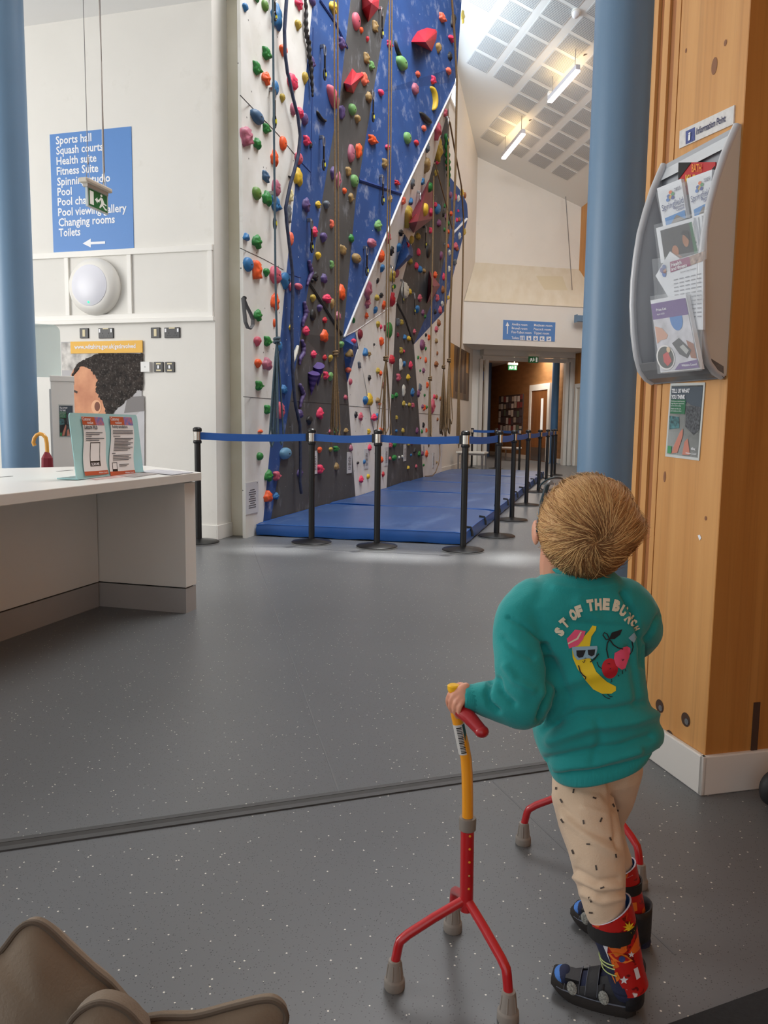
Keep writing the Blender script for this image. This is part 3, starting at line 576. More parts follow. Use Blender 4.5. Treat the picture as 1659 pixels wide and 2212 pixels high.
# acrylic notice holder with two notices
AQ = mat('aqua_acrylic', (178, 226, 228), .12, alpha=.88)
ha, hb = fl(168, 1037, .742), fl(299, 1021, .742); he = nrm(hb-ha); hn = np.cross(he, V(0, 0, 1)); hn = hn if np.dot(hn, EYEP-ha) > 0 else -hn
tl = nrm(V(0, 0, 1)-hn*.10)
HP = Plane(ha, np.cross(he, tl), up=tl)
t = thing('notice_holder', (ha+hb)/2, 'aqua acrylic stand holding two orange customer notices on the desk', 'notice stand')
u0_, v0_ = HP.uv(166, 1036); u1_, v1_ = HP.uv(297, 893); 
def rr(u0, v0, u1, v1, r, n=6):
    P = []
    for cx, cy, a in ((u1-r, v1-r, 0), (u0+r, v1-r, 90), ): P += [(cx+r*math.cos(math.radians(a+90*i/n)), cy+r*math.sin(math.radians(a+90*i/n))) for i in range(n+1)]
    return [(u0, v0), (u1, v0)]+P
v1b = HP.uv(175, 892)[1]
hld = mesh('acrylic_back', MB().prism([HP.pt(a, b, -.004) for a, b in rr(0, .002, u1_, v1b, .02)], -HP.n*.004), AQ, t)
mesh('foot', MB().obox(HP.pt(u1_/2, .004)-hn*.05, he*u1_/2, hn*.05, V(0, 0, .003)), AQ, t)
def npoly(pts): return pts
ORG = mat('notice_orange', (196, 92, 56), .45); PAPER = mat('paper_white', (236, 234, 232), .6); INK = mat('ink_grey', (70, 70, 74), .6)
def notice(x0l, x0r, x1l, x1r, title, lines, lab, sc):
    # corners: top-left/right at y~897, bottom-left/right y~1027
    tn = thing('customer_notice', HP.at((x0l+x1r)/2, 1025), lab, 'notice')
    wav = lambda k: 3*math.sin(k*6.0)
    def X(u, v): k = v; return (x0l+(x1l-x0l)*k+wav(k) if u == 0 else x0r+(x1r-x0r)*k+wav(k)) if u in (0, 1) else (x0l+(x1l-x0l)*k+wav(k))*(1-u)+(x0r+(x1r-x0r)*k+wav(k))*u
    def Y(u, v): return (899+u*2)+v*(1028-899-u*6)
    g = lambda u, v: (X(u, v), Y(u, v))
    q = MB(); N = 14; G_ = [HP.at(*g(u, i/N), off=.001) for i in range(N+1) for u in (0, 1)]; q.add(G_, [(2*i, 2*i+2, 2*i+3, 2*i+1) for i in range(N)]); mesh('sheet', q, PAPER, tn)
    def band(va, vb, ua, ub, m, lev, nm):
        q = MB(); n = 4; G_ = [HP.at(*g(u, va+(vb-va)*i/n), off=.001+.0006*lev) for i in range(n+1) for u in (ua, ub)]; q.add(G_, [(2*i, 2*i+2, 2*i+3, 2*i+1) for i in range(n)]); return mesh(nm, q, m, tn)
    band(.005, .145, 0, .62, ORG, 1, 'header_band'); band(.005, .145, .62, 1, mat('notice_logo', (214, 120, 110), .5, var=.7, vscale=70, rgb2=(86, 120, 196)), 1, 'header_picture'); band(.93, 1.0, 0, 1, ORG, 1, 'footer_band')
    HP2 = Plane(HP.p+HP.n*.003, HP.n, up=HP.u)
    def TX(s, u0, v, u1, cp, m, b=.01): a, b_ = g(u0, v), g(u1, v); return ptext(tn, HP2, s, a[0], a[1], b_[0], cp, m, b, 0, yb1=b_[1])
    TX('Customer', .04, .07, .42, 7, TEXTW); TX('notice', .22, .125, .5, 6, TEXTW); TX(title[0], .06, title[1], title[2], title[3], INK, .02); TX('Wiltshire Council', .6, .975, .95, 3.2, TEXTW)
    q = MB()
    for (ua, ub, v) in lines:
        a, b_ = g(ua, v), g(ub, v); P = [HP2.at(a[0], a[1]-.7), HP2.at(b_[0], b_[1]-.7), HP2.at(b_[0], b_[1]+.7), HP2.at(a[0], a[1]+.7)]; q.add(P[::-1], [(0, 1, 2, 3)])
    mesh('text_lines', q, INK, tn)
    return tn, band, TX
tn, band, TX = notice(175, 221, 185, 236, ('Leisure Hub', .215, .66, 10), [(.1, .86, .275), (.1, .72, .305), (.1, .36, .335), (.1, .92, .375), (.1, .7, .405)], 'left customer notice headed Leisure Hub with black scan-me box', 1)
band(.44, .85, .30, .74, BLACK, 1, 'scan_frame'); band(.455, .76, .325, .715, PAPER, 2, 'blank_square'); TX('SCAN ME', .35, .835, .69, 6, TEXTW, .02)
tn, band, TX = notice(236, 284, 240, 294, ('Activity cancellations', .195, .74, 6.5), [(.08, .95, v) for v in (.24, .265, .29)]+[(.1, .4, .335)]+[(.16, .95-.1*(i % 3), .375+.025*i) for i in range(9)]+[(.1, .25, .625)]+[(.16, .9-.1*(i % 2), .66+.026*i) for i in range(4)]+[(.4, .8, .82), (.4, .7, .845)], 'right customer notice headed Activity cancellations with small print', 1)
band(.78, .93, .12, .32, BLACK, 1, 'scan_frame'); band(.79, .89, .14, .30, PAPER, 2, 'blank_square')
# loose leaflets on the desktop
for i, (pts, m_, lab) in enumerate((([(150, 1029.5), (238, 1024), (300, 1027), (208, 1037)], mat('leaflet_red', (196, 140, 136), .4, var=.6, vscale=30, rgb2=(232, 222, 216)), 'red-and-white printed leaflet lying under the notice stand'),
        ([(240, 1026), (296, 1021), (352, 1022), (290, 1031)], mat('leaflet_dark', (120, 108, 110), .4, var=.6, vscale=25, rgb2=(200, 190, 184)), 'dark printed leaflet on the desk beside the notice stand'),
        ([(300, 1019), (336, 1014), (420, 1020), (372, 1026)], mat('leaflet_pale', (206, 208, 214), .35, var=.4, vscale=25, rgb2=(176, 170, 180)), 'pale glossy leaflet curling at the right corner of the desk'))):
    z = .7403+.0012*i; P = [fl(x, y, z) for x, y in pts]; q = MB().prism(P, (0, 0, .001)); o = mesh('leaflet', q, m_, origin=sum(P)/4); tag(o, lab, 'leaflet')
# ================================================================== climbing wall
XC = -2.95
def wallpt(x, y, X):
    d = ray(x, y); return EYEP+d*(X/d[0])
CV = {  # name: (photo x, photo y, X of the face)   -- the face leans out towards the hall as X rises
 'a0': (518, -90, -2.95), 'b0': (684, -90, -2.84), 'c0': (767, -90, -2.76), 'd0': (854, -90, -2.60), 'e0': (1003, -90, -2.16),
 'b1': (655, 225, -2.88), 'b2': (618, 595, -2.94), 'c1': (735, 199, -2.80), 'c2': (694, 444, -2.88), 'c3': (650, 722, -2.93),
 'd1': (806, 202, -2.70), 'd2': (769, 426, -2.80), 'tip': (741, 728, -2.88), 'e1': (988, 143, -2.22), 'e2': (983, 177, -2.25), 'e3': (868, 417, -2.56),
 'f1': (969, 232, -2.62), 'f2': (926, 392, -2.84), 'f3': (895, 502, -2.92), 'f4': (861, 622, -2.95), 'f5': (856, 654, -2.95),
 'w1': (767.5, 715, -2.92), 'w2': (773, 749, -2.94), 'w3': (750, 827, -2.94),
 'g1': (971, 381, -2.86), 'g2': (977, 480, -2.88), 'g3': (944, 628, -2.92), 'g4': (894, 744, -2.95),
 'h1': (993, 409, -2.80), 'h2': (1009, 440, -2.74), 'h3': (1011, 470, -2.74), 'h4': (981, 586, -2.86), 'h5': (961, 671, -2.92)}
CP = {k: wallpt(*v) for k, v in CV.items()}
for k, (x, y) in dict(A=(531, 1146), B=(566, 1129), C=(581, 1124), D=(769, 1073), F=(834.5, 1054), G=(915.5, 1030), H=(954, 1020)).items():
    p = wallpt(x, y, XC); CP[k] = V(XC, p[1], 0)
CP['h6'] = V(XC, CP['H'][1]+.1, wallpt(964, 665, XC)[2])
CHALK = (208, 214, 224)
PW = mat('climb_panel_white', (228, 228, 224), .8, var=.06, vscale=3, rgb2=(214, 213, 206)); mixover(PW, flecks(8, .06, .9, (60, 58, 54), .85)); mixover(PW, smears(5, .6, .78, (166, 156, 138), .4))
PB = mat('climb_panel_blue', (40, 81, 146), .7, var=.12, vscale=3, rgb2=(35, 71, 130)); mixover(PB, smears(6, .55, .82, CHALK, .55)); mixover(PB, flecks(8, .05, .9, (20, 40, 84), .85)); mixover(PB, flecks(9, .06, .35, (225, 228, 232), .85))
PG = mat('climb_panel_grey', (82, 82, 82), .75, var=.1, vscale=3, rgb2=(70, 70, 70)); mixover(PG, smears(6, .58, .84, CHALK, .4, (1, 1, .5))); mixover(PG, flecks(8, .05, .9, (34, 34, 34), .85)); mixover(PG, flecks(9, .05, .25, (200, 200, 200), .75))
PMAT = {'w': PW, 'b': PB, 'g': PG}
cw = thing('climbing_wall', (XC, 11, 0), 'tall indoor climbing wall of white, blue and grey panels with coloured holds', 'climbing wall')
PANELS = [('white_panel', 'w', ['A', 'B', 'b2', 'b1', 'b0', 'a0']), ('blue_panel', 'b', ['B', 'C', 'c3', 'c2', 'c1', 'c0', 'b0', 'b1', 'b2']),
          ('grey_panel', 'g', ['C', 'D', 'w3', 'tip', 'd2', 'd1', 'd0', 'c0', 'c1', 'c2', 'c3']), ('blue_panel', 'b', ['tip', 'e3', 'e2', 'e1', 'e0', 'd0', 'd1', 'd2']),
          ('white_overhang_panel', 'w', ['tip', 'w1', 'f5', 'f4', 'f3', 'f2', 'f1', 'e2', 'e3']), ('white_panel', 'w', ['D', 'F', 'f5', 'w1', 'w2', 'w3']), ('blue_wedge_panel', 'b', ['w3', 'w2', 'w1', 'tip']),
          ('grey_panel', 'g', ['F', 'G', 'g4', 'g3', 'g2', 'g1', 'f1', 'f2', 'f3', 'f4', 'f5']), ('blue_panel', 'b', ['g4', 'h5', 'h4', 'h3', 'h2', 'h1', 'g1', 'g2', 'g3']), ('white_panel', 'w', ['G', 'H', 'h6', 'h5', 'g4'])]
FACES = {'B C c3 c2 c1 c0 b0 b1 b2': ['B C c3 b2', 'b2 c3 c2', 'b2 c2 c1 b1', 'b1 c1 c0 b0'], 'C D w3 tip d2 d1 d0 c0 c1 c2 c3': ['C D w3 c3', 'w3 tip c3', 'c3 tip d2 c2', 'c2 d2 d1 c1', 'c1 d1 d0 c0'],
         'tip e3 e2 e1 e0 d0 d1 d2': ['tip e3 d2', 'd2 e3 e2 d1', 'd1 e2 e1', 'd1 e1 e0 d0'], 'A B b2 b1 b0 a0': ['A B b2', 'A b2 b1 a0', 'a0 b1 b0']}
bvv, bvf = [], []
for nm, mk, ks in PANELS:
    P = [CP[k] for k in ks]; bm = bmesh.new(); vs = [bm.verts.new(p) for p in P]; ix = {k: v for k, v in zip(ks, vs)}
    for fk in FACES.get(' '.join(ks), [' '.join(ks)]): bm.faces.new([ix[k] for k in fk.split()])
    bmesh.ops.triangulate(bm, faces=bm.faces[:]); bmesh.ops.recalc_face_normals(bm, faces=bm.faces[:]); bm.normal_update()
    if sum((ff.normal*ff.calc_area() for ff in bm.faces), Vector()).x < 0: bmesh.ops.reverse_faces(bm, faces=bm.faces[:])
    bm.verts.index_update(); vv = [tuple(v.co) for v in bm.verts]; ff_ = [tuple(v.index for v in fc.verts) for fc in bm.faces]; bm.free()
    q = MB().add(vv, ff_); o = mesh(nm, q, PMAT[mk], cw); sd = o.modifiers.new('thickness', 'SOLIDIFY'); sd.thickness = .03; sd.offset = -1
    n = len(bvv); bvv += vv; bvf += [tuple(i+n for i in f3) for f3 in ff_]
BV = BVHTree.FromPolygons([Vector(v) for v in bvv], bvf)
def hit(x, y):
    d = Vector(nrm(ray(x, y))); h = BV.ray_cast(Vector(EYEP), d)
    if h[0] is None:
        p = wallpt(x, y, -2.8); return p, V(1, 0, 0)
    n = np.array(h[1]); n = n if n[0] > 0 else -n
    return np.array(h[0]), n
# panel joints and metal edge strips
def wline(pts, r, m, nm, off=.004, par=None):
    P = []
    for (x0, y0), (x1, y1) in zip(pts[:-1], pts[1:]):
        for i in range(5):
            p, n = hit(x0+(x1-x0)*i/4, y0+(y1-y0)*i/4); P.append(p+n*off)
    return mesh(nm, MB().tube(P, r, 6), m, par or cw)
EDGE = mat('edge_trim_white', (224, 226, 230), .4)
mesh('edge_strip', MB().tube([CP['tip']+V(.015, 0, 0), CP['e3']+V(.02, 0, 0), CP['e2']+V(.02, 0, 0)], .013, 8), EDGE, cw)
mesh('edge_strip', MB().tube([CP['tip'], CP['w1'], CP['f5']], .009, 6), EDGE, cw)
mesh('edge_strip', MB().tube([wallpt(980, 502, -2.86), wallpt(1008, 473, -2.735)], .025, 6), EDGE, cw)
JD = mat('panel_joint', (70, 70, 68), .9); JB = mat('panel_joint_blue', (20, 52, 116), .8)
wline([(519, 206), (600, 290), (640, 338)], .004, JD, 'panel_joint', 0); wline([(645, 345), (671, 372)], .005, JB, 'panel_joint', 0); wline([(519, 536), (570, 560), (612, 583)], .003, JD, 'panel_joint', 0); wline([(618, 590), (650, 600)], .004, JB, 'panel_joint', 0)
wline([(775, 389), (866, 419)], .02, JB, 'panel_joint', 0); wline([(690, 0), (724, 50), (750, 104)], .016, JB, 'panel_joint', 0); wline([(676, 60), (671, 400)], .006, JB, 'panel_joint', 0)
wline([(668, 612), (737, 722)], .02, mat('crack_dark', (52, 52, 52), .8), 'panel_joint', .0); wline([(857, 655), (875, 690), (892, 742)], .02, mat('crack_dark', (52, 52, 52), .8), 'panel_joint', .0)
wline([(630, 866), (752, 874)], .003, JD, 'panel_joint', 0); wline([(754, 877), (840, 884)], .003, JD, 'panel_joint', 0); wline([(526, 857), (590, 862)], .003, JD, 'panel_joint', 0); wline([(905, 893), (952, 896)], .004, JD, 'panel_joint', 0)
# ------------------------------------------------------------------ holds
HC = {'gr': (34, 128, 52), 'lg': (112, 166, 96), 'ol': (96, 140, 58), 'bl': (44, 116, 176), 'bg': (58, 96, 132), 'cb': (98, 150, 182), 'pk': (236, 56, 96), 'ro': (204, 88, 108), 'mv': (180, 100, 122), 'or': (246, 92, 36), 'sa': (246, 112, 84), 'ye': (222, 184, 44),
      'ta': (158, 128, 76), 'ty': (186, 160, 60), 'pu': (84, 66, 122), 'mp': (130, 72, 112), 'rd': (200, 34, 48), 'ma': (132, 32, 52), 'bk': (30, 30, 32), 'gy': (96, 104, 114), 'wh': (214, 214, 202), 'cr': (224, 214, 158), 'br': (150, 88, 44)}
def proto(kind, seed):
    """half-body on z=0, x,y in -1..1, z 0..1"""
    n, m = 18, 6; vs = []; fs = []; rs = np.random.default_rng(seed); ph = rs.uniform(0, 6.28, 6)
    for j in range(m+1):
        t = j/m
        for k in range(n):
            w = 2*math.pi*k/n; cx, cy = math.cos(w), math.sin(w); R = 1.0
            if kind == 'b': R = 1+.16*math.sin(3*w+ph[0])+.12*math.sin(5*w+ph[1])
            if kind == 't': R = 1.0 if cy > 0 else (1-.42*abs(cx)*abs(cy)*1.6)
            if kind == 'd': R = 1/(max(abs(cx), abs(cy), .72*(abs(cx)+abs(cy))))*.95
            if kind == 'l': R = 1+.14*math.sin(4*w+ph[0])
            if kind == 'y': R = .62/max(.62*abs(cy)+.0, (cy*.5+abs(cx)*.86) if True else 0, -cy*.99, .35); R = min(R, 1.15)
            rr = math.cos(t*math.pi/2)**.7*R; z = math.sin(t*math.pi/2)**.85
            x, y = rr*cx, rr*cy
            if kind in 'bl':
                q = noise.noise(Vector((x*2.2+ph[2]*3, y*2.2+ph[3]*3, z*2))); z = max(0, z*(1+.45*q)); x *= 1+.2*q; y *= 1+.12*q
            if kind == 's': z *= 1+.16*math.sin(y*16); x *= 1+.08*math.sin(y*16)
            if kind == 'r': y += .12*z
            if kind == 't': y += .28*z*(1-t*.3)
            if kind == 'e': y = y*.75+.35*(x*x); z *= .9
            if kind == 'a': a = x*1.45; y2 = .78+y*.24; z *= .7; x, y = y2*math.sin(a), (y2*math.cos(a)-.45)*1.5
            vs.append((x, y, z if t > 0 else -.04))
    for j in range(m):
        for k in range(n): fs.append((j*n+k, j*n+(k+1) % n, (j+1)*n+(k+1) % n, (j+1)*n+k))
    fs.append(tuple(range(m*n, m*n+n))); return vs, fs
_P = {}
def hold_mesh(kind, c, seed):
    key = (kind, c, seed)
    if key not in _P:
        vs, fs = proto(kind, seed); me = bpy.data.meshes.new('climbing_hold'); nf = len(fs)
        if kind not in 'ae':   # bolt recess
            z = .90 if kind != 't' else .88; yo = .0 if kind != 't' else .2; n = len(vs); ring = [(.13*math.cos(w)+.06, yo+.13*math.sin(w)*.9, z+.12) for w in np.linspace(0, 2*math.pi, 9)[:-1]]; vs = vs+ring; fs = fs+[tuple(range(n, n+8))]
        me.from_pydata(vs, [], fs); me.materials.append(mat('hold_'+c, HC[c], .55, var=.22, vscale=3, rgb2=tuple(min(255, int(v*.82+22)) for v in HC[c]), bump=.15, bscale=8)); me.materials.append(BLACKM)
        mi = [0]*len(fs)
        if len(fs) > nf: mi[-1] = 1
        me.polygons.foreach_set('material_index', mi); me.polygons.foreach_set('use_smooth', [i < nf for i in range(len(fs))]); me.update(); _P[key] = me
    return _P[key]
CN = {'gr': 'green', 'lg': 'pale green', 'ol': 'olive green', 'bl': 'blue', 'bg': 'slate blue', 'cb': 'chalky blue', 'pk': 'hot pink', 'ro': 'rose', 'mv': 'mauve', 'or': 'orange', 'sa': 'salmon', 'ye': 'yellow', 'ta': 'tan', 'ty': 'mustard', 'pu': 'purple', 'mp': 'plum', 'rd': 'red', 'ma': 'maroon', 'bk': 'black', 'gy': 'grey', 'wh': 'off-white', 'cr': 'cream', 'br': 'brown'}
S6 = 280/1659
def hold(x, y, w, h, c, kind='b', rot=0.0, prot=None):
    p, n = hit(x, y); dep = (p-EYEP)@FW; k = dep/FPX
    up = nrm(V(0, 0, 1)-n*n[2]); t = np.cross(up, n)
    Wm, Hm = w*k, h*k
    pr = prot*k if prot else min(.42*min(Wm, Hm)+.012, .13)
    a = (Wm-pr*.55*abs(n@RT))/(2*max(abs(t@RT), .12)); a = float(np.clip(a, .30*Hm if h > w*.6 else .5*Wm, max((2.2 if kind in 'ae' else (1.0 if w > h*.85 else .66))*Hm, .05))); b = Hm/2*.98
    ca, sa = math.cos(rot), math.sin(rot); ex, ey = t*ca+up*sa, up*ca-t*sa
    pp = p-t*np.sign(t@RT)*pr*.25*abs(n@RT)/max(abs(t@RT), .2)*np.sign(n@RT)-wloc(cw)
    o = bpy.data.objects.new('climbing_hold', hold_mesh(kind, c, int(x*7+y*3) % 3)); link(o, cw)
    M = Matrix([[ex[0]*a, ey[0]*b, n[0]*pr, pp[0]], [ex[1]*a, ey[1]*b, n[1]*pr, pp[1]], [ex[2]*a, ey[2]*b, n[2]*pr, pp[2]], [0, 0, 0, 1]])
    o.matrix_local = M; o['label'] = CN[c]+' climbing hold'; return o
HL = {(500, 0): """320 5 60 50 gr b;435 95 75 130 ol r;183 125 60 105 bl t;585 245 115 300 bl b;865 65 90 130 pk b;1035 40 80 90 pu r;855 350 75 130 ty t;455 710 105 145 gr b;668 675 95 140 or t;330 895 95 155 gr b;450 1020 90 150 or b;565 1145 75 185 bl r;785 1070 115 200 pk s;945 1025 70 160 ty t;1030 820 70 150 pu b;655 1275 60 115 ty t;795 1415 70 150 mv r;875 1460 95 115 pk b;940 1540 80 145 pu r;340 1525 145 170 bg d;450 1665 95 120 gr b;205 1770 125 245 mv l .3;335 1860 100 125 gr b;665 1850 80 175 or r;555 2040 80 190 or b;865 2045 90 145 ro r;965 1820 95 120 pk b;1015 1860 30 90 bk l;1160 1515 145 105 bk a 3.1;1415 575 85 130 pu b;1305 115 105 140 ye b;1300 1265 155 170 ro r -.5;1415 1450 70 175 pu l""",
(740, 0): """175 295 105 205 ro r;240 398 45 75 or r;318 515 40 75 rd t;415 350 75 145 ta l;305 755 75 135 ta l;370 855 70 105 lg b;280 1030 85 155 sa b;333 1260 75 115 ta b;125 1420 110 135 lg r;190 1545 85 105 ta t;110 1975 85 225 mv s;207 1940 75 185 or l;600 580 75 80 pk b;708 645 140 125 bk a 2.6;1272 245 100 95 sa b;1415 270 60 190 bk l -.4;1535 225 50 150 ty b;1390 505 90 75 pk b;1225 635 85 125 ta t;1370 730 60 95 bk b;755 830 160 165 lg d;960 958 60 65 sa b;1352 920 75 70 sa b;1158 1038 75 95 pk b;490 1195 75 80 pk d;925 1150 95 140 mv s;1165 1280 180 210 ye a -1.2;1065 1540 190 115 bk e;1037 1650 60 65 sa b;828 1780 105 140 lg r;942 1835 65 60 rd b;382 1805 115 110 or b;575 1890 60 65 pk b;540 2100 80 115 ta b;1310 1465 60 90 ro b;1205 1700 115 190 ro b -.3;1080 1910 70 90 gy l -.6;1215 1925 140 230 ty l -.6;1070 2130 110 150 ta b -.6;1215 2065 50 90 pk b;1330 2110 40 110 or b""",
(500, 350): """445 198 75 135 bg l -.2;575 345 95 215 mv s;762 210 60 40 bk e;857 210 95 210 ye b;333 420 105 160 ol r;462 485 100 170 gr b;570 555 105 190 bl b -.2;757 435 60 175 cr l;730 670 55 260 gy l -.1;960 560 85 165 pu b;1110 553 60 85 ye b;1218 565 85 110 gy t;760 995 65 180 sa r;1063 900 70 120 pk b;1180 985 95 130 pu t;1285 800 50 105 sa b;1447 378 50 75 or r;1370 240 50 200 mv l;1300 150 60 150 pu l;1495 130 65 120 ta l;1575 255 100 150 lg r;1530 465 60 110 ta l;195 975 90 115 bl y;335 1035 105 165 gr b;225 1325 110 180 bl r;335 1390 100 260 or l;453 1430 80 115 gr t;570 1460 130 225 ro s;695 1545 115 225 bl t;760 1600 50 110 ro r;862 1600 100 90 ro d;1112 1215 65 105 ye t;1283 1320 50 105 lg b;1428 1135 75 130 ta l -.3;1533 985 60 95 gr b;1600 1240 120 130 ta d;1075 1470 60 110 bk b;1037 1525 35 45 bk r;1185 1500 80 110 pu b;1045 1755 65 105 ty t;1225 1755 105 105 pk b;1410 1680 85 185 or b;1290 1830 50 150 ta t;1130 1880 80 95 pu t;1365 1980 60 110 mv b;1195 2025 50 70 rd b;1045 1960 65 150 bk s;960 1915 50 90 pu b;765 2125 45 70 ye b;955 2165 90 110 pk b;345 1970 90 140 gr b;565 1795 85 215 or b;555 2065 35 110 or r;1560 2030 40 45 gr r -.6""",
(740, 350): """695 275 70 60 rd b;610 475 45 90 ta b;455 820 90 130 lg b;372 1045 115 115 mv s;890 290 60 100 gy l -.5;1023 262 50 85 bl b;775 510 60 95 sa b;867 520 70 105 bl y;825 720 150 150 ty l -.7;742 915 75 75 bk b;580 985 70 130 ro b;623 1145 65 90 bk l -.7;715 1110 70 125 bl t;490 1220 95 140 or b;503 1375 65 110 bl t;447 1530 30 80 bk t;630 1470 110 130 ty l -.6;685 1435 80 120 mv r;325 1650 100 210 mv l -.3;320 1810 70 130 mv b;435 1745 70 70 ty b;492 1710 55 60 bk b;630 1770 100 100 rd l -.7;525 1835 60 90 or l -.5;417 1905 60 100 bl t;305 1970 45 75 or l -.3;660 1600 40 60 gr r;1105 345 100 120 gr r;1045 632 110 160 ye r;1120 655 80 95 pk b;915 705 75 75 pk b;1215 610 80 130 bl r;1187 550 40 60 pk b;965 958 65 70 ty b;1122 885 60 75 pk b;1230 790 65 80 mp b;1195 150 50 90 ty t;875 1010 85 110 ty r;1097 1150 70 175 bk r;970 1160 50 85 pk b;1253 1210 60 110 mp r;943 1335 50 80 pk b;990 1380 60 80 bl b;1040 1400 45 50 ta b;795 1650 105 210 wh s;860 1665 45 70 ye b;1180 1450 60 80 or b;985 1745 55 90 ro b;955 1895 65 105 bl t;860 1275 90 70 ty b;1208 1745 60 90 ro b;1290 1475 35 90 pk b;710 2050 50 110 gy l;755 2055 45 70 ty b;1025 1930 35 70 mp b;1055 1980 25 45 gr b;820 1060 70 70 rd b;1437 455 40 80 pk b;1480 470 40 80 wh l;1525 400 45 90 ye b;1560 435 45 80 br r;1478 628 25 35 pk b;1460 745 30 50 pk b;1490 740 30 50 br b;1495 950 40 80 wh l;1555 900 40 90 ty b;1443 1080 60 90 ro b;1465 1115 40 60 br b;1365 1165 35 70 wh l;1437 1285 45 80 gy l;1360 1370 30 80 wh l;1280 1640 45 90 br b;1350 1740 35 50 ye b;1272 1820 40 70 wh l;1385 665 45 60 or b;1300 570 30 50 gr b;1380 430 45 80 mp r;1285 660 40 90 bk b;1325 710 40 80 mp b;1350 790 30 50 gr b;1300 870 28 45 gr b;1350 895 28 45 or b;1345 1080 30 50 or b;1245 1900 50 90 ro b;1180 1920 40 60 bk b""",
(500, 690): """340 295 90 135 ro t;467 285 90 130 gr b;1190 220 90 150 or b;1405 330 75 95 lg t;1515 435 120 130 ta y;1565 285 60 60 pk r;1495 645 80 75 sa r;1523 800 40 85 ro r;347 575 85 125 or t;462 580 125 155 mv b;625 350 45 130 bl r;1053 450 75 90 pk b;1193 490 45 70 rd b;1267 505 50 100 ty t;360 850 95 125 gr b;675 900 75 110 bl b;1135 715 45 100 ty r;1210 720 65 105 pk b;1270 740 60 120 lg t;625 1165 100 230 ro s;468 1155 90 120 gr b;875 1210 90 110 pu b;1000 1300 75 130 bk t;1135 1205 85 140 pk b;1460 1000 40 60 ro b;1358 937 30 30 ta r;375 1432 50 40 or b;1465 1425 55 65 ta b;1265 1437 35 50 ro b;1335 1425 40 70 lg b;700 1715 135 155 cb r;370 1750 80 110 gr d;1130 1675 55 90 or t;1270 1668 45 65 ty t;1340 1655 70 75 gr b;1528 1648 40 80 mv b;1135 1915 100 120 pk b;1345 1885 60 95 ta b;878 1960 65 110 pu b;482 2000 100 140 gr b;583 2000 95 125 ro b;474 2265 108 145 or b;575 2258 60 85 bl b""",
(740, 690): """225 195 60 130 ma r;453 75 60 90 ty t;490 100 30 60 pk r;597 145 80 210 gr r;540 115 30 80 ma b;497 285 55 110 or l;402 322 20 30 bk b;290 430 85 130 bl y;343 445 35 60 ta b;207 585 50 90 gy l -.5;450 660 60 75 ty b;485 690 40 60 or b;342 748 35 70 bk l .3;625 520 90 110 rd b;530 855 50 100 ma t;290 1045 80 120 bl t;345 1030 80 150 ye b;450 1040 60 70 ta b;522 1062 30 40 gr r;475 1080 30 50 or b;170 1220 35 80 bk l .4;232 1245 50 100 ro b;400 1255 75 85 pk b;440 1245 45 80 bl b;335 1435 40 70 ye b;490 1430 55 90 or b;345 1640 55 75 pk b;278 1822 30 60 bl r;195 1838 30 40 bk t;490 1795 60 85 or b;518 1980 30 65 rd l;237 2045 65 85 pk b;328 2010 40 65 ye r;793 235 60 80 bl y;845 250 55 60 ye b;748 400 50 85 ty b;780 410 30 40 pk b;743 580 45 170 wh l;788 575 45 75 bl t;868 590 50 95 pk b;712 745 65 100 ro b;835 745 60 75 ye b;780 910 40 150 wh l;893 935 50 100 bl b;640 990 50 60 gr b;685 970 50 60 gr b;780 1080 45 70 ty b;812 1092 20 30 wh r;853 1095 45 50 ty b;898 1100 45 65 ro b;690 1258 30 55 ty b;687 1427 30 40 bl r;770 1425 40 65 ty b;950 1425 35 80 mp b;663 1600 60 80 gr r;613 1605 45 75 ro b;845 1590 35 60 ty b;890 1580 50 40 pk b;922 1680 45 90 bk y;660 1770 70 75 gr r;723 1765 22 40 wh r;762 1755 22 40 wh r;605 1780 30 45 ro b;838 1897 45 55 ye y;940 1880 25 45 ro b;875 1735 22 35 bl r;915 160 40 65 ro b;707 200 30 60 ma b;1018 330 75 140 mp s;1062 375 25 50 gr r;1103 235 40 75 or b;1065 205 30 50 bk t;1195 130 55 75 ro b;1225 50 60 80 br b;965 490 25 50 gr r;995 495 20 30 or r;1062 525 30 70 or b;1033 655 40 60 mp b;992 657 22 35 gr r;1195 280 45 60 ta b;1210 437 25 55 br r;1195 575 60 70 br b;990 870 40 110 gy l -.5;1083 840 35 80 or b;968 950 40 90 mp b;1047 975 25 45 gr t;1170 990 35 55 pk b;1200 995 30 60 br b;1250 1015 30 50 br b;1150 1110 65 180 ro l;1045 1130 35 80 or b;1022 1115 35 50 mp b;1075 1125 25 45 gr r;1212 1280 25 45 br b;1033 1350 30 75 bk l -.3;1012 1435 25 50 gr b;978 1720 40 65 gr b;1018 1715 40 55 mp b;1072 1720 40 85 or b;1240 1580 35 50 br b;1203 1830 20 35 ta r;1035 1865 25 35 gr r;1070 1420 25 60 or b"""}
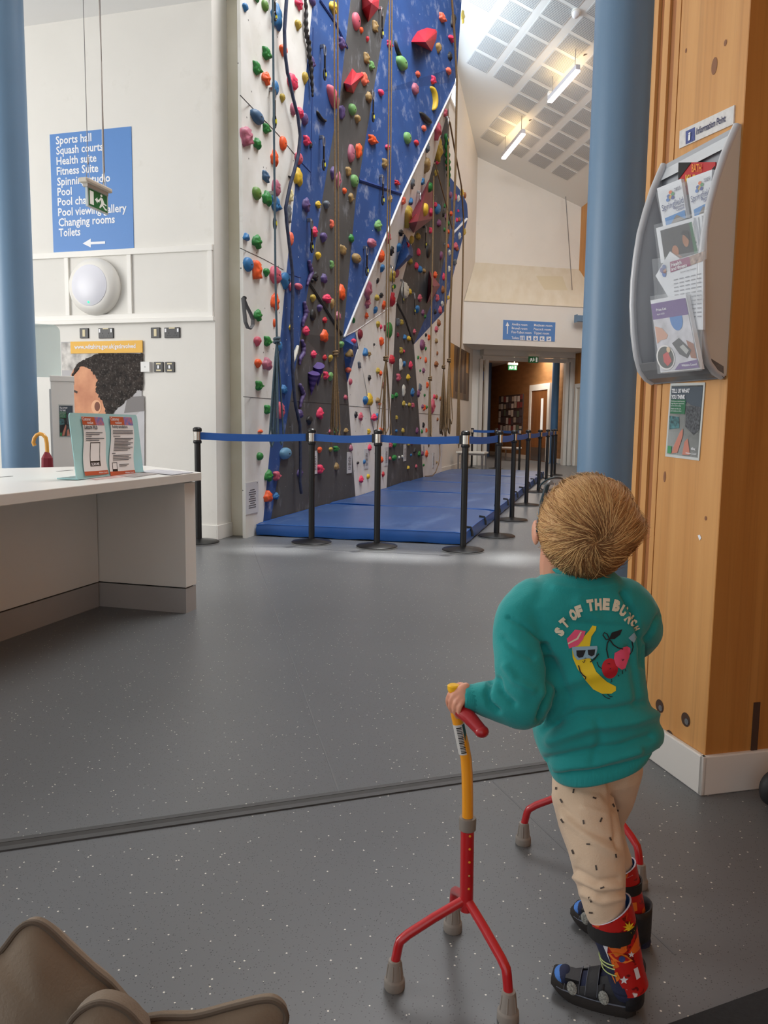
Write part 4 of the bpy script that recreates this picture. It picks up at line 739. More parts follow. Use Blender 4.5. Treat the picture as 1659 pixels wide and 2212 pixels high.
# faceted volumes
def volume(o, pts, apex, prot, c, nm='volume', par=None):
    ox, oy = o; B = []; m_ = mat('volume_'+c, HC[c], .5, var=.14, vscale=4)
    for x, y in pts: p, n = hit(ox+x*S6, oy+y*S6); B.append(p)
    ax, ay = ox+apex[0]*S6, oy+apex[1]*S6; p, n = hit(ax, ay); d = ray(ax, ay)
    t = (np.dot(p+n*prot-EYEP, n))/np.dot(d, n); A_ = EYEP+d*t; k = len(B)
    nb = len(bvv); bvv.extend(tuple(x) for x in B+[A_]); bvf.extend((nb+i, nb+(i+1) % k, nb+k) for i in range(k))
    q = MB().add(B+[A_], [(i, (i+1) % k, k) for i in range(k)]); o_ = mesh(nm, q, m_, cw); o_['label'] = 'large faceted %s volume' % CN[c]
    o_.data.update(); return o_
volume((740, 0), [(245, -80), (250, 120), (325, 285), (460, 110), (470, 0), (440, -90)], (370, 40), .24, 'rd')
volume((740, 0), [(125, 875), (15, 1060), (45, 1170), (140, 1195), (200, 1060), (285, 945), (260, 925), (180, 935)], (110, 1090), .22, 'rd')
volume((740, 0), [(880, 535), (900, 490), (960, 400), (1080, 355), (1190, 375), (1210, 410), (1200, 500), (1140, 655), (1060, 620)], (1060, 535), .25, 'rd')
volume((740, 350), [(1105, 225), (960, 520), (820, 785), (910, 910), (1155, 725), (1160, 400)], (960, 760), .30, 'ma')
volume((740, 350), [(1110, 1390), (1250, 1580), (1165, 1720), (1080, 1810), (1090, 1560)], (1160, 1590), .25, 'ma')
volume((740, 350), [(795, 920), (880, 1060), (905, 1130), (900, 1210), (710, 1390), (665, 1400), (700, 1250)], (850, 1185), .2, 'bl').data.materials[0] = PB
volume((500, 690), [(1415, 245), (1585, 150), (1620, 350), (1480, 810)], (1560, 330), .10, 'bl', 'wedge_volume').data.materials[0] = PB
BV = BVHTree.FromPolygons([Vector(v) for v in bvv], bvf)
nh = 0
for (ox, oy), s in HL.items():
    for e in s.split(';'):
        e = e.split(); hold(ox+float(e[0])*S6, oy+float(e[1])*S6, float(e[2])*S6, float(e[3])*S6, e[4], e[5], float(e[6]) if len(e) > 6 else 0.0); nh += 1
PU1, PU2 = mat('cone_purple_dark', (44, 24, 96), .5), mat('cone_purple', (84, 62, 130), .55, var=.15, vscale=8)
ZUP = V(0, 0, 1)
def cone(x, y, rpx, tx, ty, tilt, stripes, lab):
    x, y, tx, ty = 500+x*S6, 690+y*S6, 500+tx*S6, 690+ty*S6; p, n = hit(x, y); q_, _ = hit(tx, ty); k = ((p-EYEP)@FW)/FPX; R = rpx*S6*k*1.05
    c = p+n*R*.5; ax = q_+n*.03-c; hgt = np.linalg.norm(ax); ax = ax/hgt; e1 = nrm(np.cross(ax, n)); e2_ = np.cross(e1, ax); N = 22
    ch = nrm((EYEP-c)*V(1, 1, 0)+V(.001, 0, 0)+n*2.0); rings = []; S = 8
    for i in range(S+1):
        f = i/S
        rings.append([c+ax*hgt*f+(e1*math.cos(w)+e2_*math.sin(w)*.8)*R*(1-f*.97) for w in np.linspace(0, 2*math.pi, N+1)[:-1]])
        rings[-1] = [v-ZUP*.5*np.dot(v-(c+ax*hgt*f), ch)*(1-f) for v in rings[-1]]
    q = MB()
    for i in range(S): q.add(rings[i]+rings[i+1], [(k, (k+1) % N, N+(k+1) % N, N+k) for k in range(N)], (1 if stripes and i % 2 == 1 else 0))
    q.add(rings[0], [tuple(range(N))], 1); o = mesh('cone_volume', q, [PU1, PU2], cw, smooth=True); o['label'] = lab
cone(1070, 590, 90, 1070, 850, 0, False, 'purple cone volume'); cone(1005, 685, 95, 985, 970, -.3, True, 'striped purple cone volume')
def wpath(o, pts, r, c, nm, lump=0.0, off=.02, lab=None):
    ox, oy = o; P = []
    for (x0, y0), (x1, y1) in zip(pts[:-1], pts[1:]):
        for i in range(6): p, n = hit(ox+(x0+(x1-x0)*i/6)*S6, oy+(y0+(y1-y0)*i/6)*S6); P.append(p+n*off)
    p, n = hit(ox+pts[-1][0]*S6, oy+pts[-1][1]*S6); P.append(p+n*off); k = ((P[0]-EYEP)@FW)/FPX; N = len(P)
    rr_ = [r*S6*k*(1+lump*math.sin(i*1.7))*(.45+.55*math.sin(math.pi*min(1, .12+i/N*.9))) for i in range(N)]
    o = mesh(nm, MB().tube(P, rr_, 10), mat('hold_'+c, HC[c], .55), cw, smooth=True, sharp=80); o['label'] = lab or CN[c]+' long climbing hold'
wpath((500, 0), [(900, -60), (920, 120), (915, 300), (925, 450), (955, 560), (960, 720), (985, 850), (990, 1000), (1000, 1150), (1002, 1245)], 30, 'bk', 'long_hold', .25, .03, 'long black knobbly climbing feature')
wpath((740, 350), [(1280, -360), (1295, -150), (1305, 0), (1312, 130), (1312, 310)], 32, 'gr', 'long_hold', .35, .06, 'long green caterpillar-like climbing feature')
for a in ([(970, 1260), (985, 1340), (1005, 1420), (970, 1500), (945, 1580)], [(910, 1790), (925, 1880), (925, 1960), (895, 2040), (890, 2110)]): wpath((500, 350), a, 30, 'pu', 'long_hold', .15)
for a in ([(880, 265), (905, 350), (895, 440), (855, 500), (850, 580)], [(850, 830), (880, 900), (900, 960), (870, 1040), (855, 1130)]): wpath((500, 690), a, 30, 'pu', 'long_hold', .15)
wpath((500, 690), [(825, 340), (790, 450), (755, 570)], 28, 'wh', 'long_hold', .05)
# ------------------------------------------------------------------ route cards, sling
CARD = mat('route_card', (206, 208, 210), .3)
for x, y, w, h, lab in ((543.5, 1075, 17, 68, 'tall route card in clear sleeve, low on the leftmost white panel'), (679, 999, 8, 50, 'narrow route card behind the second barrier post'), (754, 999, 9, 46, 'route card at the right edge of the near grey panel'), (791, 991, 8, 43, 'route card on the middle white panel left of the third barrier post'),
                        (834, 986, 7, 40, 'route card at the far edge of the middle white panel'), (874, 978, 6, 36, 'slim route card on the far grey panel'), (914.7, 973, 4, 34, 'slim route card where grey meets the far white panel'), (936, 994, 5, 32, 'slim route card on the far white panel')):
    p, n = hit(x, y); t_ = np.cross(V(0, 0, 1), n); k = ((p-EYEP)@FW)/FPX; wm, hm = w*k/max(.25, abs(t_@RT))/2, h*k/2
    t = thing('route_card', p, lab, 'card'); up = V(0, 0, 1)
    mesh('sleeve', MB().obox(p+n*.004, t_*wm, up*hm, n*.003), CARD, t)
    q = MB(); [q.obox(p+n*.008+up*hm*(.5-.14*i), t_*wm*(.55 if i % 3 else .35), up*hm*.025, n*.0006) for i in range(9)]; mesh('text_lines', q, INK, t)
    mesh('screw', MB().ell(p+n*.008+up*hm*.9+t_*wm*.8, t_*.006, up*.006, n*.003, 8, 4), BLACKM, t)
p0, n0 = hit(525, 644); SL = Plane(p0+n0*.02, n0)
t = thing('sling_loop', p0, 'grey webbing sling loop hanging on the left white panel', 'sling')
mesh('webbing', MB().tube([SL.at(*p) for p in ((525, 643), (527, 665), (530, 695), (535, 708), (541, 710), (546, 702), (546, 690), (540, 675), (532, 660), (526, 645))], .008, 8, flat=2.2), mat('grey_webbing', (96, 96, 98), .8), t)
mesh('hanger', MB().ell(p0+n0*.012, n0*.02, V(0, .012, 0), V(0, 0, .018)), BLACK, t)
# ------------------------------------------------------------------ ropes
TAN = mat('tan_rope', (132, 108, 76), .85, var=.2, vscale=60); TEAL = mat('grey_teal_rope', (72, 92, 104), .8, var=.15, vscale=60); NAVY = mat('navy_tape', (38, 46, 72), .85, var=.25, vscale=20, rgb2=(60, 70, 96))
def sway(i): return V(0, 0, 0)
def rope(name, pts, X, r, m, label, dbl=0.0, knot=None, coil=None, group=None):
    P = [wallpt(x, y, X if not hasattr(X, '__len__') else X[i]) for i, (x, y) in enumerate(pts)]
    t = thing(name, P[-1], label, 'rope', group)
    tdir = V(0, 1, 0)
    mesh('strand', MB().tube(P, r, 8), m, t, smooth=True)
    if dbl: mesh('strand', MB().tube([p+tdir*dbl for p in P], r, 8), m, t, smooth=True)
    if knot:
        c = wallpt(*knot, X if not hasattr(X, '__len__') else X[-1]); q = MB(); q.tube([c+V(.02*math.cos(w), .03*math.sin(w), .02*(w/4-2)*.8) for w in np.linspace(0, 14, 40)], r*1.25, 7); mesh('knot', q, m, t, smooth=True)
    if coil:
        c = wallpt(*coil[0], X if not hasattr(X, '__len__') else X[-1]); n, zb, wd_ = coil[1], coil[2], coil[3]; k_ = np.random.default_rng(int(coil[0][0]))
        for i in range(n):
            zb_ = wallpt(coil[0][0], zb+k_.uniform(-30, 8), c[0])[2]; w_ = wd_*k_.uniform(.35, 1); sh = k_.uniform(-.4, .4)*wd_; dx = k_.uniform(-.05, .05); L = c[2]-zb_
            pp = [c+V(0, 0, 0)]+[c+V(dx*s, sh*s+w_/2*s**.6, -L*s) for s in (.15, .4, .7, .92)]+[c+V(dx, sh, -L)]+[c+V(dx*s, sh*s-w_/2*s**.6, -L*s) for s in (.92, .7, .4, .15)]+[c]
            mesh('coil', MB().tube(pp, r*.8, 7), m, t, smooth=True)
    return t
rope('climbing_rope', [(588.5, -70), (592, 300), (595, 600), (598, 730)], -2.72, .010, TEAL, 'grey-teal rope hanging down the white panel into long loops', 0, (598, 735), ((598, 738), 5, 958, .13))
nv = [(604, -20), (598, 68), (599.5, 118), (605, 160), (608, 169), (618, 216), (628, 253), (633, 295), (629, 335), (620, 371), (611, 401), (601, 451), (605, 494), (610, 535), (616, 590), (617, 640), (614.5, 692), (616, 760), (618, 825), (623, 875), (633, 918), (634, 994), (633, 1040), (637, 1073)]
P = []
for (x0, y0), (x1, y1) in zip(nv[:-1], nv[1:]):
    for i in range(4): p, n = hit(x0+(x1-x0)*i/4, y0+(y1-y0)*i/4); P.append(p+n*.075)
t = thing('tape_rope', P[-1], 'thick navy tape snaking down the wall from top to mat', 'rope')
mesh('tape', MB().tube(P, .020, 8, flat=.8), NAVY, t, smooth=True)
rope('climbing_rope', [(722, -70), (722.5, 200), (724, 500), (724.5, 760)], -2.55, .0080, TAN, 'tan rope pair hanging down the near grey panel, knotted low', .1, (724.5, 763), ((724.5, 766), 5, 958, .12))
rope('climbing_rope', [(842, -70), (839, 300), (835, 600), (833.5, 772)], -2.3, .0080, TAN, 'tan rope pair hanging over the big blue panel with a wide loose loop', .1, (833.5, 774), ((834, 776), 4, 965, .30))
rope('climbing_rope', [(971, -60), (981, 73), (986, 170), (983, 370), (976, 560), (971, 700), (970, 776)], [-2.0, -2.02, -2.05, -2.12, -2.2, -2.25, -2.3], .010, TAN, 'tan rope running past the outer arete, coiled before the far poster', .06, (970, 778), ((970.5, 780), 6, 935, .2))
rope('climbing_rope', [(937, 380), (935, 520), (931.5, 700), (929, 815)], -2.5, .010, TAN, 'thin tan rope in front of the far grey panel', 0, (929, 817), ((928.5, 819), 3, 958, .2))
rope('climbing_rope', [(968, 250), (967, 380), (963, 560), (960, 700), (958, 790)], -2.45, .010, TAN, 'tan rope over the far blue panel ending in many loops', .06, (958, 792), ((958.5, 795), 6, 945, .18))
rope('climbing_rope', [(939, 352), (952, 398), (966, 450), (977, 494)], -2.45, .010, TAN, 'short slanting tan rope beside the green caterpillar hold')
rope('climbing_rope', [(971, 262), (983, 330), (996, 400), (1001, 470), (999, 600), (995, 740), (992, 800)], [-2.3, -2.35, -2.42, -2.5, -2.55, -2.6, -2.62], .010, TAN, 'rightmost tan rope, hanging clear of the wall by the far poster', .05, None, ((991, 800), 4, 962, .22))
rope('climbing_rope', [(950, 955), (950.5, 985), (947.6, 1002), (941, 1020), (934, 1028), (918, 1029)], [-2.80, -2.78, -2.7, -2.66, -2.62, -2.7], .008, TAN, 'thin rope tail trailing onto the far end of the blue mat')
# ------------------------------------------------------------------ quickdraws
YL = mat('yellow_gate', (222, 214, 60), .4)
def ring_(c, up, t, hw, hh, n=14): return [c+t*hw*math.cos(w)+up*hh*math.sin(w) for w in np.linspace(-math.pi/2, 1.5*math.pi, n+1)]
def quickdraw(x0, y0, x1, y1, lab):
    p, n = hit(x0, y0); a = p+n*.05; k = ((a-EYEP)@FW)/FPX; L = (y1-y0)*k; up = V(0, 0, 1); t_ = nrm(np.cross(up, n)); dirv = -up
    t = thing('quickdraw', p, lab, 'quickdraw')
    mesh('hanger', MB().obox(p+n*.022, n*.022, t_*.012, up*.018), STEEL, t, bevel=.004)
    c1 = a+dirv*L*.14; mesh('upper_link', MB().tube(ring_(c1, up, t_, .022, L*.14), .007, 7), STEEL, t, smooth=True)
    mesh('sling', MB().obox(a+dirv*L*.47, t_*.011, n*.006, up*L*.21), BLACK, t)
    c2 = a+dirv*L*.83; mesh('lower_carabiner', MB().tube(ring_(c2, up, t_, .026, L*.16), .008, 7), BLACK, t, smooth=True)
    mesh('gate', MB().tube([c2+t_*.024+up*L*.09, c2+t_*.028-up*L*.03], .010, 7), YL, t)
for x0, y0, x1, y1, lab in ((582.5, -8, 583, 43, 'quickdraw at the very top of the left white panel'), (582, 194, 583.5, 274, 'quickdraw on the left white panel beside the slate blue hold'), (692, 101, 694, 171, 'upper quickdraw on the narrow blue panel'), (690, 297, 690, 366, 'lower quickdraw on the narrow blue panel'),
        (817.5, 19, 817.5, 81, 'quickdraw under the top red volume'), (798, 199, 799, 262, 'quickdraw at the edge of the near grey panel beside a tan hold'), (961.5, 253, 962, 309, 'quickdraw near the top of the white overhang beside the green caterpillar'), (582.5, 417.5, 584, 495, 'quickdraw hanging from the green hold on the left white panel'), (663.5, 476, 664, 544, 'quickdraw on the narrow blue panel beside a pink hold'),
        (819.5, 381, 819, 442, 'quickdraw across the joint in the big blue panel'), (785, 535, 787, 595, 'lowest quickdraw on the big blue panel, by the tan hold'), (901, 414, 901, 475, 'quickdraw in front of the maroon volume'), (914, 490, 913.5, 535, 'quickdraw just below the maroon volume'), (840.5, 574, 840.5, 627, 'quickdraw low on the white overhang by the brown rope'),
        (864.5, 605, 866, 653, 'quickdraw beside the ridged off-white hold'), (889.5, 634, 890, 679, 'quickdraw on the far grey panel below the off-white hold'), (959, 527, 959, 574, 'quickdraw at the edge of the far blue panel')):
    quickdraw(x0, y0, x1, y1, lab)
# ------------------------------------------------------------------ crash mats
MATB = mat('mat_blue_vinyl', (54, 86, 138), .38, var=.08, vscale=2.5, bump=.06, bscale=9); mixover(MATB, smears(3, .56, .85, (150, 176, 214), .35, (1, .35, 1)))
MATS = mat('mat_blue_side', (38, 92, 168), .35, bump=.08, bscale=14)
ys = [6.37, 8.36, 10.34, 12.32, 14.3, 16.28]
labs = ['nearest blue crash mat, its front edge facing the barrier posts', 'second blue crash mat from the front of the climbing wall', 'middle blue crash mat of the row of five', 'fourth blue crash mat from the front, beyond the middle one', 'farthest blue crash mat at the end of the climbing wall']
for i in range(5):
    y0, y1 = ys[i]+.010, ys[i+1]-.010; t = thing('crash_mat', (-2.0, (y0+y1)/2, 0), labs[i], 'mat', 'crash mats along the climbing wall')
    q = MB(); nx, ny = 20, 20; zt = lambda u, v: .115+.008*math.sin(u*7+i)*math.sin(v*5+2*i)-.018*(max(0, abs(u-.5)*2-.9)*10)**2*.5-.018*(max(0, abs(v-.5)*2-.92)*12)**2*.5
    xs0 = lambda v: -2.93; xs1 = -1.055
    vs = [(xs0(0)+(xs1-xs0(0))*a/nx, y0+(.09*(a/nx) if i == 0 else 0)*(1-b/ny)+(y1-y0)*b/ny, zt(a/nx, b/ny)) for b in range(ny+1) for a in range(nx+1)]
    q.add(vs, [(b*(nx+1)+a, b*(nx+1)+a+1, (b+1)*(nx+1)+a+1, (b+1)*(nx+1)+a) for b in range(ny) for a in range(nx)])
    top = mesh('top_cover', q, MATB, t, smooth=True)
    q = MB(); edge = [b*(nx+1)+a for b, a in [(0, a) for a in range(nx+1)]+[(b, nx) for b in range(1, ny+1)]+[(ny, a) for a in range(nx-1, -1, -1)]+[(b, 0) for b in range(ny-1, 0, -1)]]
    E_ = [np.array(vs[k]) for k in edge]; N = len(E_); c = V(-2, (y0+y1)/2, 0)
    mid = [V(e[0]+(.012 if e[0] > -1.1 else 0), e[1]-(.015 if e[1] < y0+.1 and i == 0 else 0), .055+.006*math.sin(k*.9)) for k, e in enumerate(E_)]; bot = [V(e[0]+.004*(e[0] > -1.1), e[1], .008+.004*math.sin(k*1.3)) for k, e in enumerate(E_)]
    q.add(E_+mid+bot, [(k, k+N, (k+1) % N+N, (k+1) % N) for k in range(N)]+[(k+N, k+2*N, (k+1) % N+2*N, (k+1) % N+N) for k in range(N)]); mesh('side_cover', q, MATS, t, smooth=True, sharp=60)
    mesh('seam_piping', MB().tube(E_+[E_[0]], .005, 6), MATS, t, smooth=True)
    for f in (.12, .55):
        yy = y0+(y1-y0)*f+.1; mesh('tie_strap', MB().tube([V(-1.10, yy, .125), V(-1.05, yy+.01, .12), V(-1.035, yy, .08), V(-1.03, yy-.01, .045)], .006, 6, flat=2), BLACKM, t)
# ------------------------------------------------------------------ barrier posts with blue belts
BELT = mat('belt_blue', (36, 92, 172), .6)
SPOS = [(-3.20, 5.82), tuple(fl(673, 1173)[:2]), tuple(fl(814, 1182)[:2]), tuple(fl(1000, 1190)[:2])]+[tuple(fl(x, y)[:2]) for x, y in ((1077, 1160), (1110, 1125), (1136, 1092), (1161, 1064), (1177.5, 1046), (1187, 1034), (1194, 1027))]
SPOS = SPOS[:4]+[(-.865, y) for x, y in SPOS[4:]]
SL_ = ['leftmost barrier post, standing beside the white wall and desk', 'barrier post in front of the near grey panel, second from the left', 'barrier post third from the left, in front of the mat', 'corner barrier post at the right front corner of the blue mat', 'first barrier post along the mat side, behind the corner post', 'second barrier post along the mat side', 'third barrier post along the mat side', 'fourth barrier post along the mat side', 'fifth barrier post along the mat side', 'sixth barrier post along the mat side', 'seventh and farthest barrier post along the mat side']
FAR = [tuple(fl(1018.5, 1011)[:2]), tuple(fl(1070.5, 1012.5)[:2]), tuple(fl(1121, 1019)[:2])]
def post(x, y, lab, s=1.0):
    t = thing('barrier_post', (x, y, 0), lab, 'barrier post', 'belt barrier posts around the mat')
    c = (x, y, 0)
    mesh('base', MB().lathe([(.165, 0), (.17, .004), (.17, .014), (.16, .02), (.05, .034), (.034, .04)], 48, c), BLACK, t, smooth=True)
    mesh('base_rim', MB().lathe([(.166, .0), (.1725, .002), (.1725, .006), (.166, .008)], 48, c), mat('base_rim_grey', (150, 150, 150), .4), t, smooth=True)
    mesh('pole', MB().lathe([(.0255, .03), (.0255, .838)], 24, c), BLACK, t, smooth=True)
    mesh('collar', MB().lathe([(.03, .832), (.035, .838), (.035, .852), (.031, .860)], 24, c), BLACK, t, smooth=True)
    mesh('chrome_head', MB().lathe([(.0305, .858), (.0305, .932)], 24, c), CHROME, t, smooth=True)
    mesh('cap', MB().lathe([(.034, .930), (.037, .934), (.037, .952), (.033, .960), (.024, .966), (.008, .968)], 24, c), BLACK, t, smooth=True); return t
def belt(t, a, b):
    a, b = V(*a, 0), V(*b, 0); d = nrm(b-a); s = V(-d[1], d[0], 0); L = np.linalg.norm(b-a); N = 12; q = MB(); zs = lambda u: .895-.012*math.sin(math.pi*u)
    P = [a+d*(.03+(L-.06)*i/N) for i in range(N+1)]
    vs = [p+s*k*.0015+V(0, 0, zs(i/N)+h*.030) for i, p in enumerate(P) for k, h in ((-1, -1), (1, -1), (1, 1), (-1, 1))]
    q.add(vs, [(4*i+j, 4*i+(j+1) % 4, 4*i+4+(j+1) % 4, 4*i+4+j) for i in range(N) for j in range(4)]+[(3, 2, 1, 0), (4*N, 4*N+1, 4*N+2, 4*N+3)]); mesh('belt', q, BELT, t)
    mesh('belt_clip', MB().obox(b-d*.036+V(0, 0, .895), d*.014, s*.014, V(0, 0, .036)), BLACK, t, bevel=.003)
T = [post(*p, SL_[i]) for i, p in enumerate(SPOS)]
for i in range(len(T)-1): belt(T[i], SPOS[i], SPOS[i+1])
FL_ = ['far barrier post behind the white bench', 'far barrier post left of the corner-row posts near the corridor', 'far barrier post before the corridor noticeboard']
T2 = [post(*p, FL_[i]) for i, p in enumerate(FAR)]
belt(T2[0], FAR[0], FAR[1]); belt(T2[1], FAR[1], FAR[2])
# ------------------------------------------------------------------ far end: signs, benches, noticeboard, poster, lights
t = panel('room_sign', BF, 1087, 691, 1198, 738, .012, SIGNB, 'blue room direction sign on the white bulkhead above the shutter', 'sign')
SP = Plane(BF.p+BF.n*.0125, BF.n)
for s, x0, yb, x1 in (('Awdry room', 1105.5, 702.5, 1139, ), ('Brunel room', 1105.5, 711, 1139), ('Fox-Talbot room', 1105, 719.5, 1148), ('Methuen room', 1153.5, 704.5, 1193), ('Peacock room', 1153, 713, 1190), ('Tippet room', 1153, 721.5, 1186), ('Toilets', 1105, 732, 1121)): ptext(t, SP, s, x0, yb, x1, 5.2, TEXTW, .015)
decal(t, SP, [(1096, 695), (1100, 704), (1097.3, 704), (1096.9, 721), (1094.9, 721), (1095.2, 704), (1092.3, 704)], TEXTW, 2, 'arrow')
for i, x in enumerate((1128, 1142.5, 1157, 1171, 1185.5)):
    y = 730.2+i*.5; o = decal(t, SP, rectp(x-5, y-5, x+5, y+5), TEXTW, 2, 'pictogram_tile')
    K = SIGNB
    if i == 0: [decal(o, SP, rectp(x+a-1, y-2, x+a+1, y+4), K, 3, 'figure') for a in (-2.5, 2.5)]; [decal(o, SP, ellp(x+a, y-3.2, .9, .9, 8), K, 3, 'figure_head') for a in (-2.5, 2.5)]; decal(o, SP, rectp(x-.3, y-4, x+.3, y+4), K, 3, 'divider')
    elif i == 1: decal(o, SP, ellp(x+.3, y+1.6, 2.4, 2.4, 12), K, 3, 'wheelchair'); decal(o, SP, rectp(x-1.4, y-2, x, y+1), K, 3, 'figure'); decal(o, SP, ellp(x-.8, y-3.2, .9, .9, 8), K, 3, 'figure_head')
    elif i == 2: decal(o, SP, [(x-3, y-.5), (x+3, y-.5), (x+1.2, y+3.6), (x-1.2, y+3.6)], K, 3, 'figure'); decal(o, SP, ellp(x, y-2.6, 1.2, 1.2, 8), K, 3, 'figure_head')
    elif i == 3: decal(o, SP, [(x-3.4, y-1), (x+.4, y-3), (x+1.2, y-1.6), (x-1, y+3.4), (x-2.2, y+3)], K, 3, 'figure'); decal(o, SP, ellp(x+2.2, y+1.8, 1.4, 1.4, 8), K, 3, 'ball')
    else: decal(o, SP, [(x-3.4, y+2.8), (x-.4, y-1), (x+3.4, y-1.4), (x+1, y+2.8)], K, 3, 'figure'); decal(o, SP, ellp(x-1.6, y-2.6, 1, 1, 8), K, 3, 'figure_head')
def small_exit(x, y, pl, w, h, lab, flip):
    c = pl.at(x, y); t = thing('exit_sign', c, lab, 'exit sign'); k = ((c-EYEP)@FW)/FPX; e, u = pl.r, V(0, 0, 1); W_, H_ = w*k/2, h*k/2
    mesh('plate', MB().obox(c, e*W_, pl.n*.02, u*H_), EXG, t)
    mesh('housing', MB().obox(c+u*(H_+.03), e*(W_*1.12), pl.n*.04, u*.03), mat('housing_white', (226, 220, 206), .5), t)
    mesh('hanging_rod', MB().tube([c+u*(H_+.06)+e*W_*.4, c+u*(H_+.06+.35)+e*W_*.4], .012, 8), mat('housing_white', (226, 220, 206), .5), t)
    g = lambda pts, nm: mesh(nm, MB().add([c+pl.n*.0215+e*W_*a*flip+u*H_*b for a, b in (pts if flip > 0 else pts[::-1])], [tuple(range(len(pts)))]), EXW, t)
    g([(.45, -.7), (.8, -.7), (.8, .7), (.45, .7)], 'door_symbol'); g([(-.08, .6), (.12, .6), (.12, 0), (.25, 0), (.02, -.6), (-.2, 0), (-.08, 0)], 'arrow'); g([(-.8, -.6), (-.6, -.65), (-.45, -.1), (-.3, -.6), (-.15, -.6), (-.35, .2), (-.25, .3), (-.4, .5), (-.65, .4), (-.85, 0), (-.75, 0), (-.6, .2)], 'running_man')
small_exit(1152, 777, EWP.__class__(EWP.p+EWP.n*.6, EWP.n), 22, 13.5, 'green exit sign hanging under the bulkhead before the shutter', 1)
small_exit(1107, 794, EWP.__class__(EWP.p-EWP.n*2.2, EWP.n), 20, 11, 'smaller green exit sign hanging inside the corridor', 1)
HW = Plane((XW, 0, 0), (1, 0, 0))
def bench(x0, y0, x1, y1, ytop, lab, w=.30):
    a, b = fl(x0, y0), fl(x1, y1); L = np.linalg.norm(b-a); e = nrm(b-a); s = V(-e[1], e[0], 0); zt = Plane(a, -f0).at(x0, ytop)[2]; c = (a+b)/2+s*w/2
    t = thing('bench', c*V(1, 1, 0), lab, 'bench')
    mesh('seat', MB().obox(c+V(0, 0, zt-.02), e*(L/2+.03), s*(w/2+.02), V(0, 0, .02)), mat('bench_white', (226, 224, 216), .5), t, bevel=.006)
    mesh('apron', MB().obox(c+V(0, 0, zt-.06), e*L/2, s*(w/2-.02), V(0, 0, .02)), STEEL, t)
    for i in (-1, 1):
        for j in (-1, 1): mesh('leg', MB().obox(c+e*(L/2-.02)*i+s*(w/2-.02)*j+V(0, 0, (zt-.05)/2), e*.018, s*.018, V(0, 0, (zt-.05)/2)), STEEL, t)
bench(987, 1018, 1043, 1020, 975, 'white-topped bench with steel legs at the end of the mat')
bench(1076, 994, 1108, 996, 965, 'second white-topped bench, farther off by the corridor')
# photo poster on the hall side wall
t = panel('hall_poster', Plane((XW+.001, 0, 0), (1, 0, 0)), 970, 738, 1011.5, 866, .012, mat('poster_sepia', (122, 96, 66), .5, var=.7, vscale=2.2, rgb2=(56, 46, 38)), 'large brown photo poster with ochre side bands on the hall side wall', 'poster')
HP_ = Plane(HW.p+HW.n*.0125, HW.n)
u0p, v0p = HP_.uv(970, 738)[0], 0; ua, ub = sorted((HP_.uv(970, 800)[0], HP_.uv(1011.5, 800)[0])); za, zb = HP_.uv(1011.5, 866)[1], HP_.uv(970, 738)[1]
OC = mat('poster_ochre', (196, 146, 62), .5); du = ub-ua
decal(t, HP_, [(ua, za), (ua+du*.22, za), (ua+du*.22, zb), (ua, zb)], OC, 1, 'ochre_band', True); decal(t, HP_, [(ub-du*.12, zb-.5), (ub, zb-.5), (ub, zb), (ub-du*.12, zb)], OC, 1, 'ochre_band', True)
for i in range(3):
    f = .38+.22*i; decal(t, HP_, [(ua+du*(f-.07), za+.15), (ua+du*(f+.07), za+.15), (ua+du*(f+.05), za+.9), (ua+du*(f+.02), za+1.15), (ua+du*(f-.03), za+1.1), (ua+du*(f-.06), za+.85)], col((66, 46, 34)), 2, 'figure_print', True)
# corridor noticeboard with pinned sheets
a, b = CBP.uv(1078, 930), CBP.uv(1132, 846); t = thing('noticeboard', CBP.pt((a[0]+b[0])/2, a[1]), 'crowded noticeboard of overlapping sheets on the corridor wall', 'noticeboard')
zlo, zhi = .85, 2.05; ulo, uhi = min(a[0], b[0]), max(a[0], b[0])
mesh('board', MB().obox(CBP.pt((ulo+uhi)/2, 0, .02)+V(0, 0, (zlo+zhi)/2), CBP.r*(uhi-ulo)/2, CBP.n*.02, V(0, 0, (zhi-zlo)/2)), mat('pinboard', (74, 60, 60), .8), t)
k_ = np.random.default_rng(3)
for r_ in range(5):
    for c_ in range(9):
        cc = k_.choice(6); m_ = [PAPER, PAPER, col((206, 200, 190)), col((92, 84, 96)), col((150, 72, 74)), col((110, 128, 112))][cc]
        uu = ulo+(uhi-ulo)*(c_+.5+k_.uniform(-.12, .12))/9; zz = zlo+(zhi-zlo)*(r_+.5+k_.uniform(-.12, .12))/5; hw_, hh_ = (uhi-ulo)/9*.42, (zhi-zlo)/5*k_.uniform(.3, .46)
        mesh('pinned_sheet', MB().obox(CBP.pt(uu, 0, .044)+V(0, 0, zz), CBP.r*hw_, CBP.n*.001, V(0, 0, hh_)), m_, t)
# blue notice on the corridor side column
p_ = E2(.16, -.105, 1.95)
o = mesh('blue_notice', MB().obox(EWP.at(1042, 812, -.35), GA*.09, GB*.004, V(0, 0, .12)), col((36, 60, 112)), origin=EWP.at(1042, 812, -.35)); tag(o, 'small dark blue notice at the left edge of the corridor opening', 'notice')
